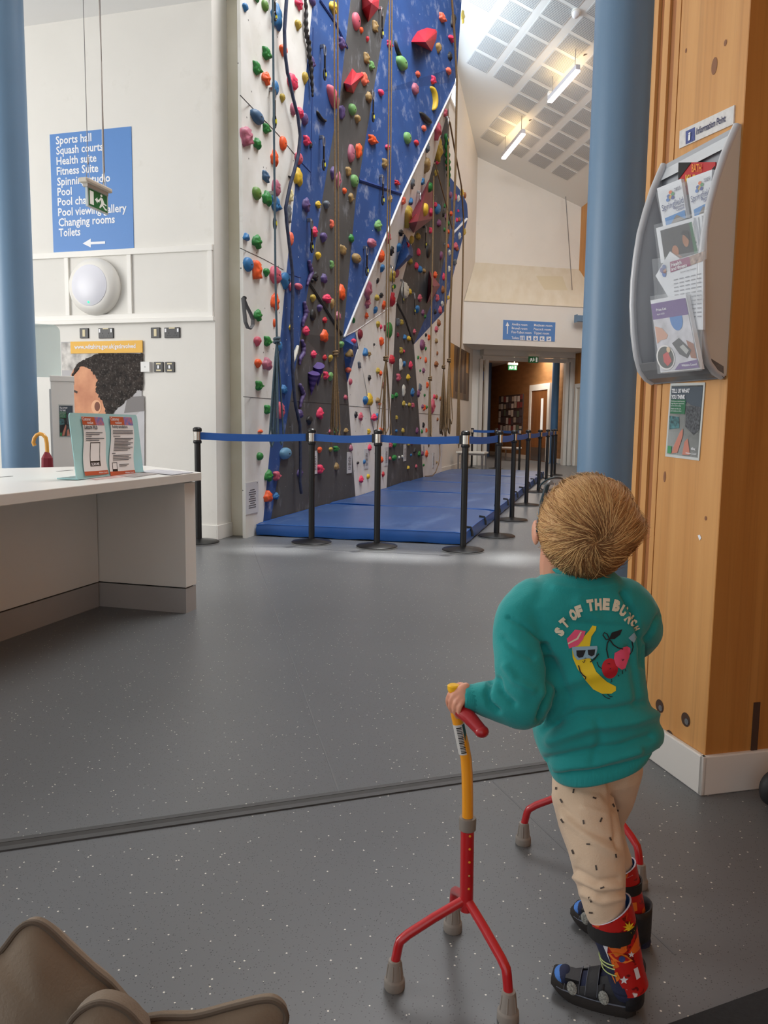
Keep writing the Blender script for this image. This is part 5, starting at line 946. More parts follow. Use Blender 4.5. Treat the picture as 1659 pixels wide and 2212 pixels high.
# linear pendant lights and ceiling sensors
TUBE = mat('lit_tube', (255, 236, 240), .4, emit=6.5)
def pendant(xa, ya, xb, yb, drop, lab):
    pa, pb = [RP+0 for _ in range(2)]
    rp = Plane(RP+RN*drop, RN); pa, pb = rp.at(xa, ya), rp.at(xb, yb); e = nrm(pb-pa); L = np.linalg.norm(pb-pa); c = (pa+pb)/2; s = nrm(np.cross(e, V(0, 0, 1))); u = np.cross(s, e)
    u = u if u[2] > 0 else -u
    t = thing('pendant_light', c, lab, 'light')
    mesh('housing', MB().obox(c+u*.05, e*L/2, s*.045, u*.05), mat('lamp_housing', (206, 204, 210), .4), t, bevel=.004)
    mesh('diffuser', MB().obox(c-u*.012, e*(L/2-.01), s*.05, u*.018), TUBE, t, bevel=.006)
    mesh('uplight', MB().obox(c+u*.104, e*(L/2-.08), s*.03, u*.004), mat('warm_uplight', (255, 214, 150), .4, emit=22), t)
    for f in (-.8, .8):
        b0 = c+e*L/2*f+u*.1; mesh('suspension_wire', MB().tube([b0, b0+V(0, 0, drop+.02)], .008, 6), STEEL, t)
    mesh('driver_box', MB().lathe([(.06, 0), (.06, .10), (.03, .16)], 14, c+e*L*.36-s*.25+V(0, 0, drop-.05), V(0, 0, 1)), mat('driver_grey', (120, 104, 94), .5), t, smooth=True)
pendant(1187, 220, 1249, 150, .42, 'nearer lit linear pendant lamp under the sloping ceiling'); pendant(1087, 342, 1131, 288, .42, 'farther lit linear pendant lamp near the white end wall')
rp = Plane(RP, RN)
for x, y, lab in ((1245, 25, 'small round white ceiling sensor above the nearer pendant lamp'), (1188, 200, 'small grey ceiling fixing beside the nearer pendant lamp')):
    c = rp.at(x, y); r_ = .085 if y < 100 else .05; t = thing('ceiling_sensor', c, lab, 'sensor'); mesh('base', MB().lathe([(r_, 0), (r_, .04)], 18, c, RN), WHITE2, t, smooth=True); mesh('dome', MB().ell(c+RN*.05, V(r_*.8, 0, 0), V(0, r_*.8, 0), V(0, 0, r_*.9)), TEXTW, t, smooth=True)
# ================================================================== leaflet dispenser on the pillar
SILV = mat('silver_grey_plastic', (198, 200, 204), .35, .15); SIDEG = mat('dispenser_side', (206, 198, 186), .4)
prof_px = [(1604, 268), (1590, 292), (1574, 330), (1556, 385), (1541, 440), (1531, 500), (1524, 560), (1521, 620), (1523, 690), (1529, 745), (1538, 782), (1552, 802), (1573, 812)]
SPn = Plane(pf(0, 0), -GB)
prof = []
for x, y in prof_px:
    p = SPn.at(x, y); prof.append((max(.004, -float((p-PC)@GA)), float(p[2])))
DW = .335; S0 = .002
dsp = thing('leaflet_dispenser', pf(DW/2, prof[-1][1]), 'curved silver wall leaflet dispenser mounted on the pine pillar', 'leaflet rack')
def dp(s, off, z): return pf(s, z, off)
for s, nm in ((S0, 'side_panel'), (DW-.006, 'side_panel')):
    poly = [dp(s, .001, prof[0][1])]+[dp(s, o, z) for o, z in prof]+[dp(s, .001, prof[-1][1])]
    mesh(nm, MB().prism(poly, GB*.006), SIDEG if s < .1 else SILV, dsp)
    mesh('curved_rail', MB().tube([dp(s+(.010 if s < .1 else -.004), o+.002, z) for o, z in prof], .011, 10), SILV, dsp, smooth=True)
mesh('back_panel', MB().prism([dp(.008, .002, prof[0][1]), dp(DW-.006, .002, prof[0][1]), dp(DW-.006, .002, prof[-1][1]), dp(.008, .002, prof[-1][1])], -GA*.004), mat('dispenser_back', (176, 180, 186), .5), dsp)
q = MB(); tp = [prof[0], prof[1], (prof[1][0]*.55+prof[2][0]*.45, prof[1][1]*.55+prof[2][1]*.45)]
vs = [dp(s, o-.004, z) for o, z in tp for s in (.012, DW-.008)]; q.add(vs, [(2*i, 2*i+2, 2*i+3, 2*i+1) for i in range(len(tp)-1)]); o = mesh('top_cover', q, mat('dispenser_cover', (198, 204, 210), .35), dsp, smooth=True)
q = MB(); bp_ = [(prof[-4][0]-.004, prof[-4][1]-.02)]+prof[-3:]+[(.004, prof[-1][1]-.006), (.004, prof[-1][1]+.03)]; q.prism([dp(S0, o+.004, z-.004) for o, z in bp_], GB*(DW-.004)); mesh('bottom_tray', q, mat('dispenser_tray', (128, 130, 134), .35, .2), dsp, bevel=.006)
OFFS = {}
def leaf(corners, off, base, label, th=.004, cat='leaflet', name='leaflet'):
    pl = Plane(pf(0, 0, off), -GA); P = [pl.at(*c) for c in corners]; t = thing(name, (P[2]+P[3])/2, label, cat)
    mesh('cover', MB().prism(P, GA*th), base, t); L2 = Plane(pf(0, 0, off+.0006), -GA)
    # bilinear helper in leaflet coords
    c = [np.array(k, float) for k in corners]
    def g(u, v): return tuple((c[0]*(1-u)+c[1]*u)*(1-v)+(c[3]*(1-u)+c[2]*u)*v)
    def box(u0, v0, u1, v1, m, lev=1, nm='print'): return decal(t, L2, [g(u0, v0), g(u1, v0), g(u1, v1), g(u0, v1)], m, lev, nm)
    def poly(pts, m, lev=1, nm='print'): return decal(t, L2, [g(*k) for k in pts], m, lev, nm)
    def tx(s, u0, v, u1, cap, m, b=.015, lev=3):
        a, b_ = L2.at(*g(u0, v), off=.0009*lev), L2.at(*g(u1, v), off=.0009*lev); up = L2.at(*g(u0, v-.05), off=.0009*lev)-a
        return letters(t, s, a, b_, cap*np.linalg.norm(L2.at(*g(0, 0))-L2.at(*g(0, 1))), nrm(up), L2.n, m, b, 0)
    return t, box, poly, tx
LW = mat('leaflet_white', (222, 226, 232), .4); NAV = col((52, 62, 120)); PUR = col((104, 74, 138)); MAG = col((150, 52, 104))
t, box, poly, tx = leaf([(1465.5, 351), (1545, 350), (1545, 420), (1464, 420)], .030, mat('leaflet_crimson', (186, 26, 34), .4), 'red and black martial arts flyer at the top of the dispenser')
poly([(0, 0), (.35, 0), (.0, .55)], BLACKM); poly([(1, .1), (1, .6), (.8, .35)], BLACKM); tx('BATH', .36, .30, .62, .24, col((236, 150, 50))); tx('KUNG FU', .2, .72, .95, .33, col((240, 206, 60)))
def springfield(corners, off, lab):
    t, box, poly, tx = leaf(corners, off, LW, lab, .01)
    for (u, v, c) in ((.40, .30, (50, 90, 170)), (.50, .22, (230, 120, 60)), (.58, .28, (80, 150, 90)), (.35, .38, (70, 120, 190)), (.55, .37, (60, 70, 150)), (.46, .33, (220, 180, 70))): poly([(u+.07*math.cos(w), v+.045*math.sin(w)) for w in np.linspace(0, 6.28, 11)[:-1]], col(c), 2, 'logo')
    tx('2025', .66, .24, .92, .075, col((110, 110, 130))); tx('Springfield', .06, .60, .96, .15, NAV, .0); tx('Community', .52, .67, .96, .055, NAV); tx('Campus', .62, .735, .94, .055, NAV)
    box(.12, .79, .95, 1.0, col((62, 132, 196)), 2, 'photo'); poly([(.3, 1.0), (.6, .82), (.9, 1.0)], col((120, 112, 104)), 3, 'roof_photo'); return t
springfield([(1419, 407), (1471, 386), (1484, 470), (1433, 492)], .055, 'left white programme leaflet dated 2025 in the dispenser second row')
springfield([(1483, 386), (1538, 366), (1535, 452), (1496, 474)], .052, 'right white programme leaflet dated 2025 in the dispenser second row')
t, box, poly, tx = leaf([(1498, 468), (1527, 458), (1528, 545), (1512, 548)], .076, LW, 'stack of white brochures showing page edges beside the photo brochure', .02)
box(.3, .05, .36, 1, col((170, 174, 180))); box(.6, .05, .66, 1, col((170, 174, 180))); box(.8, .1, .98, 1, col((40, 92, 66)))
t, box, poly, tx = leaf([(1417, 493), (1498, 470), (1512, 545), (1428, 569)], .082, LW, 'membership brochure with dark photo of two people in the dispenser', .012)
box(.10, .10, .95, 1.0, mat('photo_dark', (54, 54, 58), .4, var=.4, vscale=60, rgb2=(36, 36, 40)), 1, 'photo'); box(.86, .10, .95, 1.0, col((44, 104, 66)), 2, 'green_strip')
poly([(.40+.085*math.cos(w), .78+.17*math.sin(w)) for w in np.linspace(0, 6.28, 15)[:-1]], col((176, 116, 82)), 2, 'face_photo'); poly([(.25, 1), (.33, .9), (.48, .9), (.56, 1)], col((150, 96, 68)), 2, 'shoulder_photo'); poly([(.70+.08*math.cos(w), .55+.2*math.sin(w)) for w in np.linspace(0, 6.28, 15)[:-1]], col((166, 112, 78)), 2, 'face_photo'); poly([(.60, .36), (.68, .25), (.8, .32), (.8, .6), (.74, .5), (.70, .42)], BLACKM, 3, 'hair_photo')
pl_ = Plane(pf(0, 0, .085), -GA); a, b = pl_.at(1494, 478), pl_.at(1508, 545); letters(t, 'MEMBERSHIP INFO', a, b, .006, nrm(np.cross(pl_.n, nrm(b-a))), pl_.n, TEXTW, .01, .001)
t, box, poly, tx = leaf([(1447, 543), (1486, 572), (1450, 652), (1416, 596)], .090, LW, 'tilted white leaflet corner poking out left of the health timetable', .004)
for (u, v, c) in ((.12, .55, (50, 90, 170)), (.2, .62, (200, 120, 60)), (.25, .7, (80, 120, 190)), (.1, .68, (90, 80, 160))): poly([(u+.09*math.cos(w), v+.08*math.sin(w)) for w in np.linspace(0, 6.28, 10)[:-1]], col(c), 2, 'logo')
t, box, poly, tx = leaf([(1447, 566), (1519, 543), (1519, 712), (1456, 712)], .096, LW, 'health and fitness timetable with purple heading in the dispenser', .006)
poly([(0, 0), (.58, .01), (.62, .135), (0.0, .155)], MAG, 1, 'header'); poly([(.58, .01), (1, 0), (1, .12), (.62, .135)], mat('fruit_photo', (200, 170, 150), .4, var=.8, vscale=90, rgb2=(96, 60, 50)), 1, 'photo'); tx('Health', .03, .075, .34, .05, TEXTW); tx('and fitness', .03, .135, .5, .05, TEXTW); tx('Exercise Class Timetable', .3, .20, .78, .022, INK, 0)
for i in range(11):
    for j in range(5): box(.08+.18*j, .27+.055*i, .08+.18*j+.13, .285+.055*i, col((150, 152, 160)), 1, 'table_line')
t, box, poly, tx = leaf([(1405, 649), (1481, 635), (1513, 797), (1427, 805)], .110, LW, 'price list booklet dated April 2025, frontmost in the dispenser', .012)
box(.0, .05, .97, .27, PUR, 1, 'header'); tx('Price List', .12, .16, .40, .035, TEXTW); tx('April 2025', .12, .215, .33, .022, TEXTW, 0)
box(.0, .27, .97, .98, mat('price_photo', (206, 206, 214), .45, var=.25, vscale=30), 1, 'photo')
poly([(.62+.17*math.cos(w), .30+.16*abs(math.sin(w)) if math.sin(w) > 0 else .27) for w in np.linspace(0, 6.28, 24)[:-1]], col((66, 128, 196)), 2, 'pool_photo')
poly([(.02, .36), (.2, .40), (.33, .50), (.28, .55), (.12, .56), (.02, .60)], col((206, 156, 132)), 2, 'hand_photo'); poly([(.4, .62), (.6, .56), (.86, .74), (.72, .84), (.55, .78)], col((66, 66, 70)), 3, 'card_reader_photo'); poly([(.58, .68), (.68, .65), (.8, .74), (.72, .79)], col((176, 178, 176)), 4, 'keypad_photo'); poly([(.78, .6), (.95, .66), (.96, .86), (.82, .84)], col((150, 96, 70)), 2, 'hand_photo')
poly([(.18+.23*math.cos(w), .80+.17*math.sin(w)) for w in np.linspace(0, 6.28, 28)[:-1]], PAPER, 3, 'roundel_rim'); poly([(.18+.20*math.cos(w), .80+.15*math.sin(w)) for w in np.linspace(0, 6.28, 28)[:-1]], col((58, 60, 52)), 4, 'roundel_photo'); poly([(.12, .76), (.26, .72), (.32, .86), (.2, .92), (.12, .86)], col((196, 50, 44)), 5, 'roundel_figure'); poly([(.28+.05*math.cos(w), .70+.04*math.sin(w)) for w in np.linspace(0, 6.28, 12)[:-1]], col((222, 190, 150)), 6, 'roundel_head')
poly([(.36, .98), (.5, .90), (.97, .87), (.97, .98)], PUR, 5, 'footer'); tx('Wiltshire Council', .55, .945, .93, .028, TEXTW, .015, 7)
# acrylic pocket fronts
for (px, off) in (([(1416, 415), (1537, 372), (1534, 450), (1432, 492)], .064), ([(1412, 486), (1528, 452), (1526, 560), (1424, 590)], .098), ([(1408, 560), (1520, 540), (1520, 650), (1416, 668)], .108), ([(1404, 640), (1516, 622), (1516, 800), (1420, 808)], .122)):
    pl_ = Plane(pf(0, 0, off), -GA); mesh('acrylic_pocket', MB().prism([pl_.at(*c) for c in px], GA*.0015), mat('clear_pocket', (235, 240, 244), .08, alpha=.10), dsp)
# information point plaque
pl_ = Plane(pf(0, 0, .004), -GA); P = [pl_.at(*c) for c in ((1468, 283), (1586, 227), (1584, 268), (1467, 321))]
t = thing('info_plaque', (P[2]+P[3])/2, 'white Information Point plaque above the dispenser', 'sign'); mesh('plate', MB().prism(P, GA*.004), mat('plaque_white', (226, 224, 222), .3, var=.12, vscale=60), t)
decal(t, pl_, [(1481, 284), (1501, 274.5), (1501, 303), (1481, 312)], mat('plaque_blue', (70, 84, 150), .4, var=.3, vscale=120), 1, 'info_square')
ptext(t, pl_, 'i', 1488, 304, 1493, 17, TEXTW, .03, .003, yb1=301.5); ptext(t, pl_, 'Information Point', 1505, 291, 1568, 14, col((48, 48, 92)), .02, .002, yb1=262)
# feedback poster on the pillar
dark_poster(Plane(pf(0, 0, .0006), -GA), 1451, 828, 1529, 826, 1507, 993, 1437, 987, 'dark feedback poster taped to the pine pillar below the dispenser')
# ------------------------------------------------------------------ floor things at the edges of the frame
a, b = fl(1405, 2232), fl(1659, 2140); e = nrm(b-a); s = V(e[1], -e[0], 0)
o = mesh('entrance_mat', MB().prism([a-e*.02, b+e*.5, b+e*.5+s*.6, a-e*.02+s*.6], (0, 0, .006)), mat('mat_charcoal', (36, 38, 40), .9, var=.2, vscale=120, bump=.3, bscale=300), origin=a); tag(o, 'charcoal entrance matting at the lower right corner', 'mat')
wc = fl(1668, 1742); wr = .052
t = thing('caster_wheel', wc, 'black rubber caster wheel at the right edge by the skirting', 'wheel')
c = wc+V(.01, 0, wr); ax = nrm(V(.5, -.85, 0)); mesh('tyre', MB().lathe([(.030, -.016), (wr-.006, -.016), (wr, -.008), (wr, .008), (wr-.006, .016), (.030, .016)], 32, c, ax), mat('tyre_black', (40, 40, 42), .6), t, smooth=True)
mesh('hub', MB().lathe([(.031, -.012), (.031, .012)], 20, c, ax), mat('hub_grey', (110, 112, 114), .4), t, smooth=True)
mesh('fork', MB().prism([c+ax*.02+V(.0, 0, .04), c+ax*.02+V(-.028, -.01, .062), c+ax*.02+V(.02, 0, .10), c+ax*.02+V(.06, 0, .10), c+ax*.02+V(.03, 0, 0)], -ax*.004), mat('fork_grey', (140, 142, 144), .4), t)
# brown fabric bag with piped corners standing at the lower left
FAB = mat('brown_canvas', (128, 112, 94), .9, var=.12, vscale=7, bump=.25, bscale=220, sheen=.2); FAB2 = mat('brown_canvas_piping', (96, 84, 72), .9, bump=.2, bscale=200)
bd = 1.06; BG = Plane(EYEP*V(1, 1, 0)+f0*bd, -f0)
t = thing('canvas_bag', fl(300, 2560)*V(1, 1, 0), 'brown canvas bag with piped pointed flaps at the lower left', 'bag')
def bagflap(outl, th, name, bulge=.03, dd=0.0, lean=.0):
    """soft cushion-like flap from an outline on an upright plane, domed on both sides"""
    P = [BG.at(*p)+f0*dd for p in outl]; c = sum(P)/len(P); N = len(P); q = MB(); rings = []; K_ = 10
    for side in (-1, 1):
        rs = []
        for j in range(K_+1):
            k = j/K_; rs.append([c+(p-c)*(1-k)+f0*side*(th+bulge*(1-(1-k)**2)+.006*noise.noise(Vector((c+(p-c)*(1-k))*14))*min(1, 4*k)) for p in P])
        for j in range(K_): q.add(rs[j]+rs[j+1], [(i, (i+1) % N, N+(i+1) % N, N+i) if side < 0 else (N+i, N+(i+1) % N, (i+1) % N, i) for i in range(N)])
    q.add([p-f0*th for p in P]+[p+f0*th for p in P], [(i, N+i, N+(i+1) % N, (i+1) % N) for i in range(N)])
    o = mesh(name, q, FAB, t, smooth=True, sharp=70); mesh('piping', MB().tube([p-f0*(th+.002) for p in P]+[P[0]-f0*(th+.002)], .0045, 8), FAB2, t, smooth=True); return o
bagflap(smooth_poly([(-60, 2120), (-5, 2065), (30, 2020), (58, 2004), (90, 2014), (140, 2060), (195, 2110), (243, 2152), (290, 2230), (300, 2420), (-60, 2420)]), .006, 'left_flap', .05, .02)
bagflap(smooth_poly([(255, 2420), (262, 2230), (330, 2192), (420, 2188), (500, 2168), (570, 2152), (602, 2158), (620, 2185), (612, 2230), (606, 2330), (600, 2420)]), .006, 'right_flap', .03, .0)
cc = [BG.at(x, y)+f0*d for x, y, d in ((205, 2190, -.02), (235, 2205, -.045), (262, 2250, -.07), (285, 2420, -.09))]
roll = [BG.at(*p) for p in smooth_poly([(165, 2240), (178, 2190), (205, 2160), (240, 2148), (285, 2160), (318, 2186), (340, 2225), (345, 2420), (165, 2420)])]
bagflap(smooth_poly([(172, 2200), (184, 2146), (212, 2112), (250, 2096), (292, 2107), (325, 2136), (344, 2180), (348, 2380), (172, 2380)]), .012, 'rolled_front', .03, -.05)
mesh('body', MB().prism([BG.at(-60, 2380)+f0*.08, BG.at(600, 2380)+f0*.08, BG.at(600, 2380)-f0*.10, BG.at(-60, 2380)-f0*.10], V(0, 0, -float(BG.at(300, 2400)[2])+.03)), FAB, t, bevel=.02)
# ================================================================== child with two tripod walking sticks
BO = V(.06, 1.42, 0)
def K(x, y, d=0.0):
    q = BO+f0*d; r = ray(x, y); return EYEP+r*(np.dot(q-EYEP, f0)/np.dot(r, f0))
SKIN = mat('skin', (226, 164, 136), .5, var=.06, vscale=14, rgb2=(214, 146, 118)); SKIN.node_tree.nodes['Principled BSDF'].inputs['Subsurface Weight'].default_value = .15; SKIN.node_tree.nodes['Principled BSDF'].inputs['Subsurface Radius'].default_value = (.012, .005, .003)
TEALC = mat('teal_sweatshirt', (24, 150, 148), .9, var=.07, vscale=9, bump=.18, bscale=420, sheen=.25)
RIB = mat('teal_rib', (23, 146, 145), .9, bump=.3, bscale=260, sheen=.2, stretch=(1, 1, .08))
TROU = mat('oatmeal_jersey', (218, 192, 164), .9, var=.05, vscale=8, bump=.2, bscale=380, sheen=.2)
per = thing('person', BO+r0*(-.02), 'small child seen from behind in teal sweatshirt, looking up and gripping walking sticks', 'person')
def limb(mb, pts, n=14, flat=None):
    """pts: (px, py, d, radius)"""
    P = [K(x, y, d) for x, y, d, r in pts]; R_ = [p[3] for p in pts]; Q, S = [], []
    m = len(P)
    for i in range(m-1):
        p0, p1, p2, p3 = P[max(i-1, 0)], P[i], P[i+1], P[min(i+2, m-1)]
        for j in range(4):
            s = j/4; Q.append(.5*((2*p1)+(-p0+p2)*s+(2*p0-5*p1+4*p2-p3)*s*s+(-p0+3*p1-3*p2+p3)*s**3)); S.append(R_[i]*(1-s)+R_[i+1]*s)
    Q.append(P[-1]); S.append(R_[-1]); mb.tube(Q, S, n, flat=flat)
    mb.ell(Q[0], V(S[0], 0, 0), V(0, S[0], 0), V(0, 0, S[0]), 12, 8); mb.ell(Q[-1], V(S[-1], 0, 0), V(0, S[-1], 0), V(0, 0, S[-1]), 12, 8); return Q
ZV = V(0, 0, 1)
# head frame: face looks up and away to the left
HCn = K(1266, 1136, -.012); FD = nrm(-.30*r0+.62*f0+.72*ZV); HRt = nrm(np.cross(FD, ZV)); HUp = np.cross(HRt, FD)   # HRt: child's right
aF, aR, aU = .082, .070, .080
def hp(f, r, u): return HCn+FD*f+HRt*r+HUp*u
body = MB()
body.ell(hp(0, 0, 0), HRt*aR, HUp*aU, FD*aF, 28, 18)
body.ell(hp(.045, 0, -.035), HRt*.052, HUp*.045, FD*.045, 18, 12)                # jaw and cheeks
body.ell(hp(.088, 0, -.012), HRt*.010, HUp*.016, FD*.014, 10, 8)                 # nose
body.ell(hp(.078, 0, -.045), HRt*.020, HUp*.006, FD*.008, 10, 8); body.ell(hp(.077, 0, -.054), HRt*.017, HUp*.006, FD*.008, 10, 8)   # lips
body.ell(hp(.07, 0, -.068), HRt*.02, HUp*.014, FD*.014, 10, 8)
for s in (-1, 1):                                                                 # ears
    e0 = K(1157, 1150, .012) if s < 0 else hp(-.008, .074, -.012)
    body.ell(e0, nrm(r0*.9-f0*.35)*.007, nrm(f0*.8+ZV*.25)*.015, ZV*.022, 14, 10); body.ell(e0-r0*s*.01, r0*.014, f0*.008, ZV*.012, 10, 8)
limb(body, [(1228, 1290, .03, .038), (1212, 1238, .03, .038), (1216, 1190, .02, .040)])
body.ell(K(1270, 1400, .015), r0*.075, f0*.05, ZV*.11, 18, 12); body.ell(K(1285, 1590, .01), r0*.06, f0*.045, ZV*.09, 18, 12)
limb(body, [(1135, 1300, 0, .03), (1118, 1400, -.03, .026), (1128, 1505, -.05, .024), (1060, 1512, -.044, .022), (1015, 1507, -.041, .017), (1003, 1506, -.041, .0165)])
limb(body, [(1350, 1300, 0, .03), (1378, 1360, .03, .026), (1340, 1420, .14, .022), (1300, 1470, .26, .018)])
# left hand closed over the red grip
palm = K(996, 1502, -.042); body.ell(palm, nrm(K(980, 1515, -.042)-K(1004, 1500, -.042))*.021, f0*.012, nrm(K(994, 1490, -.04)-K(994, 1515, -.04))*.020, 14, 10)
FING = [[(985, 1489, -.040), (972, 1499, -.036), (967, 1516, -.030), (973, 1531, -.024)], [(987, 1499, -.046), (977, 1508, -.046), (973, 1526, -.042), (979, 1541, -.034)], [(994, 1508, -.052), (985, 1518, -.054), (982, 1535, -.05), (988, 1549, -.042)], [(1001, 1514, -.056), (994, 1527, -.060), (992, 1541, -.057), (998, 1553, -.049)]]
for f, r_ in zip(FING, (.0051, .0053, .0050, .0045)): limb(body, [(x, y, d, r_*(1-.06*i)) for i, (x, y, d) in enumerate(f)], 10)
limb(body, [(1004, 1492, -.034, .0085), (995, 1482, -.022, .0078), (984, 1490, -.014, .0070), (980, 1503, -.012, .0062)], 10)
# right hand (forward, on the other stick)
rp_ = K(1290, 1490, .30); body.ell(rp_, r0*.02, f0*.022, ZV*.012, 14, 10)
for i in range(4): c0 = rp_+r0*(-.018+.012*i)+f0*.015; body.tube([c0, c0+f0*.018-ZV*.004, c0+f0*.02-ZV*.022, c0+f0*.004-ZV*.03], [.0068, .0066, .006, .005], 8)
body.tube([rp_-r0*.018, rp_-r0*.026+f0*.012-ZV*.01, rp_-r0*.018+f0*.02-ZV*.02], [.008, .007, .006], 8)
limb(body, [(1266, 1680, .0, .034), (1272, 1750, -.04, .034), (1288, 1835, -.083, .034), (1300, 1900, -.10, .032), (1318, 1990, -.111, .030), (1345, 2090, -.115, .022), (1350, 2108, -.116, .020)])
limb(body, [(1318, 1670, .02, .036), (1302, 1785, .055, .026), (1335, 1880, .065, .025), (1352, 1960, .07, .022), (1375, 2010, .07, .021)])
bv_, bf_, bn_ = remesh(body, .0023, 3, .5)
bd_ = mesh('body', MB().add(bv_, bf_), SKIN, per, smooth=True, sharp=180)
# face details on the hidden side
for s in (-1, 1):
    e_ = mesh('eye', MB().ell(hp(.070, .026*s, .006), HRt*.011, HUp*.009, FD*.008, 14, 10), TEXTW, per, smooth=True); mesh('iris', MB().ell(hp(.0765, .026*s, .006), HRt*.005, HUp*.005, FD*.002, 10, 6), col((80, 110, 130)), e_, smooth=True)
    mesh('eyebrow', MB().tube([hp(.074, .014*s, .024), hp(.074, .026*s, .028), hp(.066, .038*s, .024)], .0025, 6), col((150, 108, 64)), per)
# ------------------------------------------------------------------ sweatshirt
sw = MB()
RINGS = [((1186, 1236), (1318, 1228), .004, .040), ((1166, 1248), (1334, 1241), .004, .050), ((1132, 1272), (1358, 1264), .004, .058), ((1100, 1300), (1380, 1288), .004, .066), ((1118, 1350), (1384, 1335), .004, .072), ((1150, 1410), (1386, 1392), .004, .076),
         ((1166, 1475), (1388, 1455), .004, .079), ((1160, 1535), (1396, 1508), .004, .083), ((1152, 1576), (1410, 1540), .005, .087), ((1156, 1606), (1426, 1566), .006, .091), ((1168, 1632), (1424, 1586), .008, .088), ((1178, 1640), (1412, 1588), .008, .080), ((1190, 1644), (1398, 1591), .008, .066)]
N = 40; rv = []
for (l, r, d, hd) in RINGS:
    Lp, Rp = K(*l, d), K(*r, d); c = (Lp+Rp)/2; h = (Rp-Lp)/2
    for k in range(N):
        w = 2*math.pi*k/N; cx, cy = math.cos(w), math.sin(w); e = .82; rv.append(c+h*np.sign(cx)*abs(cx)**e+f0*hd*np.sign(cy)*abs(cy)**e)
m = len(RINGS); sw.add(rv, [(i*N+k, i*N+(k+1) % N, (i+1)*N+(k+1) % N, (i+1)*N+k) for i in range(m-1) for k in range(N)]+[tuple(range(N-1, -1, -1)), tuple(range((m-1)*N, m*N))])
limb(sw, [(1156, 1302, .0, .046), (1128, 1332, -.008, .047), (1121, 1378, -.022, .046), (1126, 1430, -.040, .047), (1134, 1485, -.052, .048), (1134, 1520, -.056, .044), (1100, 1517, -.052, .040), (1062, 1511, -.046, .034), (1036, 1508, -.043, .028), (1024, 1507, -.042, .024)], 20)
limb(sw, [(1340, 1298, .0, .045), (1362, 1318, .008, .045), (1380, 1345, .026, .042), (1380, 1372, .055, .039), (1362, 1392, .10, .034), (1340, 1420, .14, .028)], 20)
sv, sf, sn = remesh(sw, .0042, 7, .55)
# cloth folds: ridges and creases laid along the garment
def px_of(v): return proj(v)
pxs = px_of(sv); facing = ((EYEP-sv)*sn).sum(1) > 0
def dist_poly(P, pts):
    best = np.full(len(P), 1e9)
    for a, b in zip(pts[:-1], pts[1:]):
        a, b = np.array(a, float), np.array(b, float); ab = b-a; t = np.clip(((P-a)@ab)/(ab@ab), 0, 1); best = np.minimum(best, np.linalg.norm(P-(a+t[:, None]*ab), axis=1))
    return best
disp = np.zeros(len(sv))
FOLDS = [([(1178, 1395), (1192, 1440), (1185, 1500), (1166, 1556)], 7, -.0085), ([(1098, 1334), (1130, 1350), (1168, 1380), (1190, 1412)], 4, -.0035), ([(1172, 1500), (1240, 1470), (1330, 1440)], 16, .0035),
         ([(1176, 1575), (1250, 1540), (1330, 1535), (1392, 1520)], 10, -.0055), ([(1190, 1600), (1270, 1570), (1360, 1560), (1415, 1545)], 14, .006), ([(1180, 1640), (1260, 1625), (1340, 1612), (1405, 1590)], 9, -.005),
         ([(1200, 1658), (1290, 1648), (1380, 1622)], 9, .005), ([(1060, 1470), (1052, 1500), (1058, 1520), (1075, 1536)], 6, -.0055), ([(1078, 1468), (1086, 1495), (1110, 1520)], 6, -.004), ([(1092, 1440), (1112, 1470), (1150, 1490)], 9, .004),
         ([(1088, 1380), (1110, 1400), (1150, 1420)], 9, -.0035), ([(1250, 1300), (1300, 1345), (1380, 1350)], 12, .002), ([(1195, 1430), (1230, 1510), (1200, 1560)], 12, -.004), ([(1345, 1280), (1372, 1330), (1388, 1400), (1390, 1440)], 6, -.0065),
         ([(1200, 1268), (1260, 1275), (1330, 1262)], 8, .002), ([(1395, 1380), (1410, 1360), (1425, 1330)], 6, -.004), ([(1225, 1345), (1300, 1350), (1370, 1352)], 7, -.0022), ([(1290, 1560), (1300, 1600), (1280, 1640)], 9, -.0025), ([(1360, 1400), (1372, 1460), (1380, 1520)], 10, -.003)]
for pts, wd_, amp in FOLDS: amp *= 1.7; wd_ *= .9; d_ = dist_poly(pxs, pts); disp += np.where(facing, amp*np.exp(-(d_/wd_)**2), 0)
for i in range(len(sv)):
    v = sv[i]; disp[i] += .0022*noise.noise(Vector((v[0]*16, v[1]*16, v[2]*22)))+.0010*noise.noise(Vector((v[0]*48, v[1]*48, v[2]*40)))
sv = sv+sn*disp[:, None]
swo = mesh('sweatshirt', MB().add(sv, sf), TEALC, per, smooth=True, sharp=180)
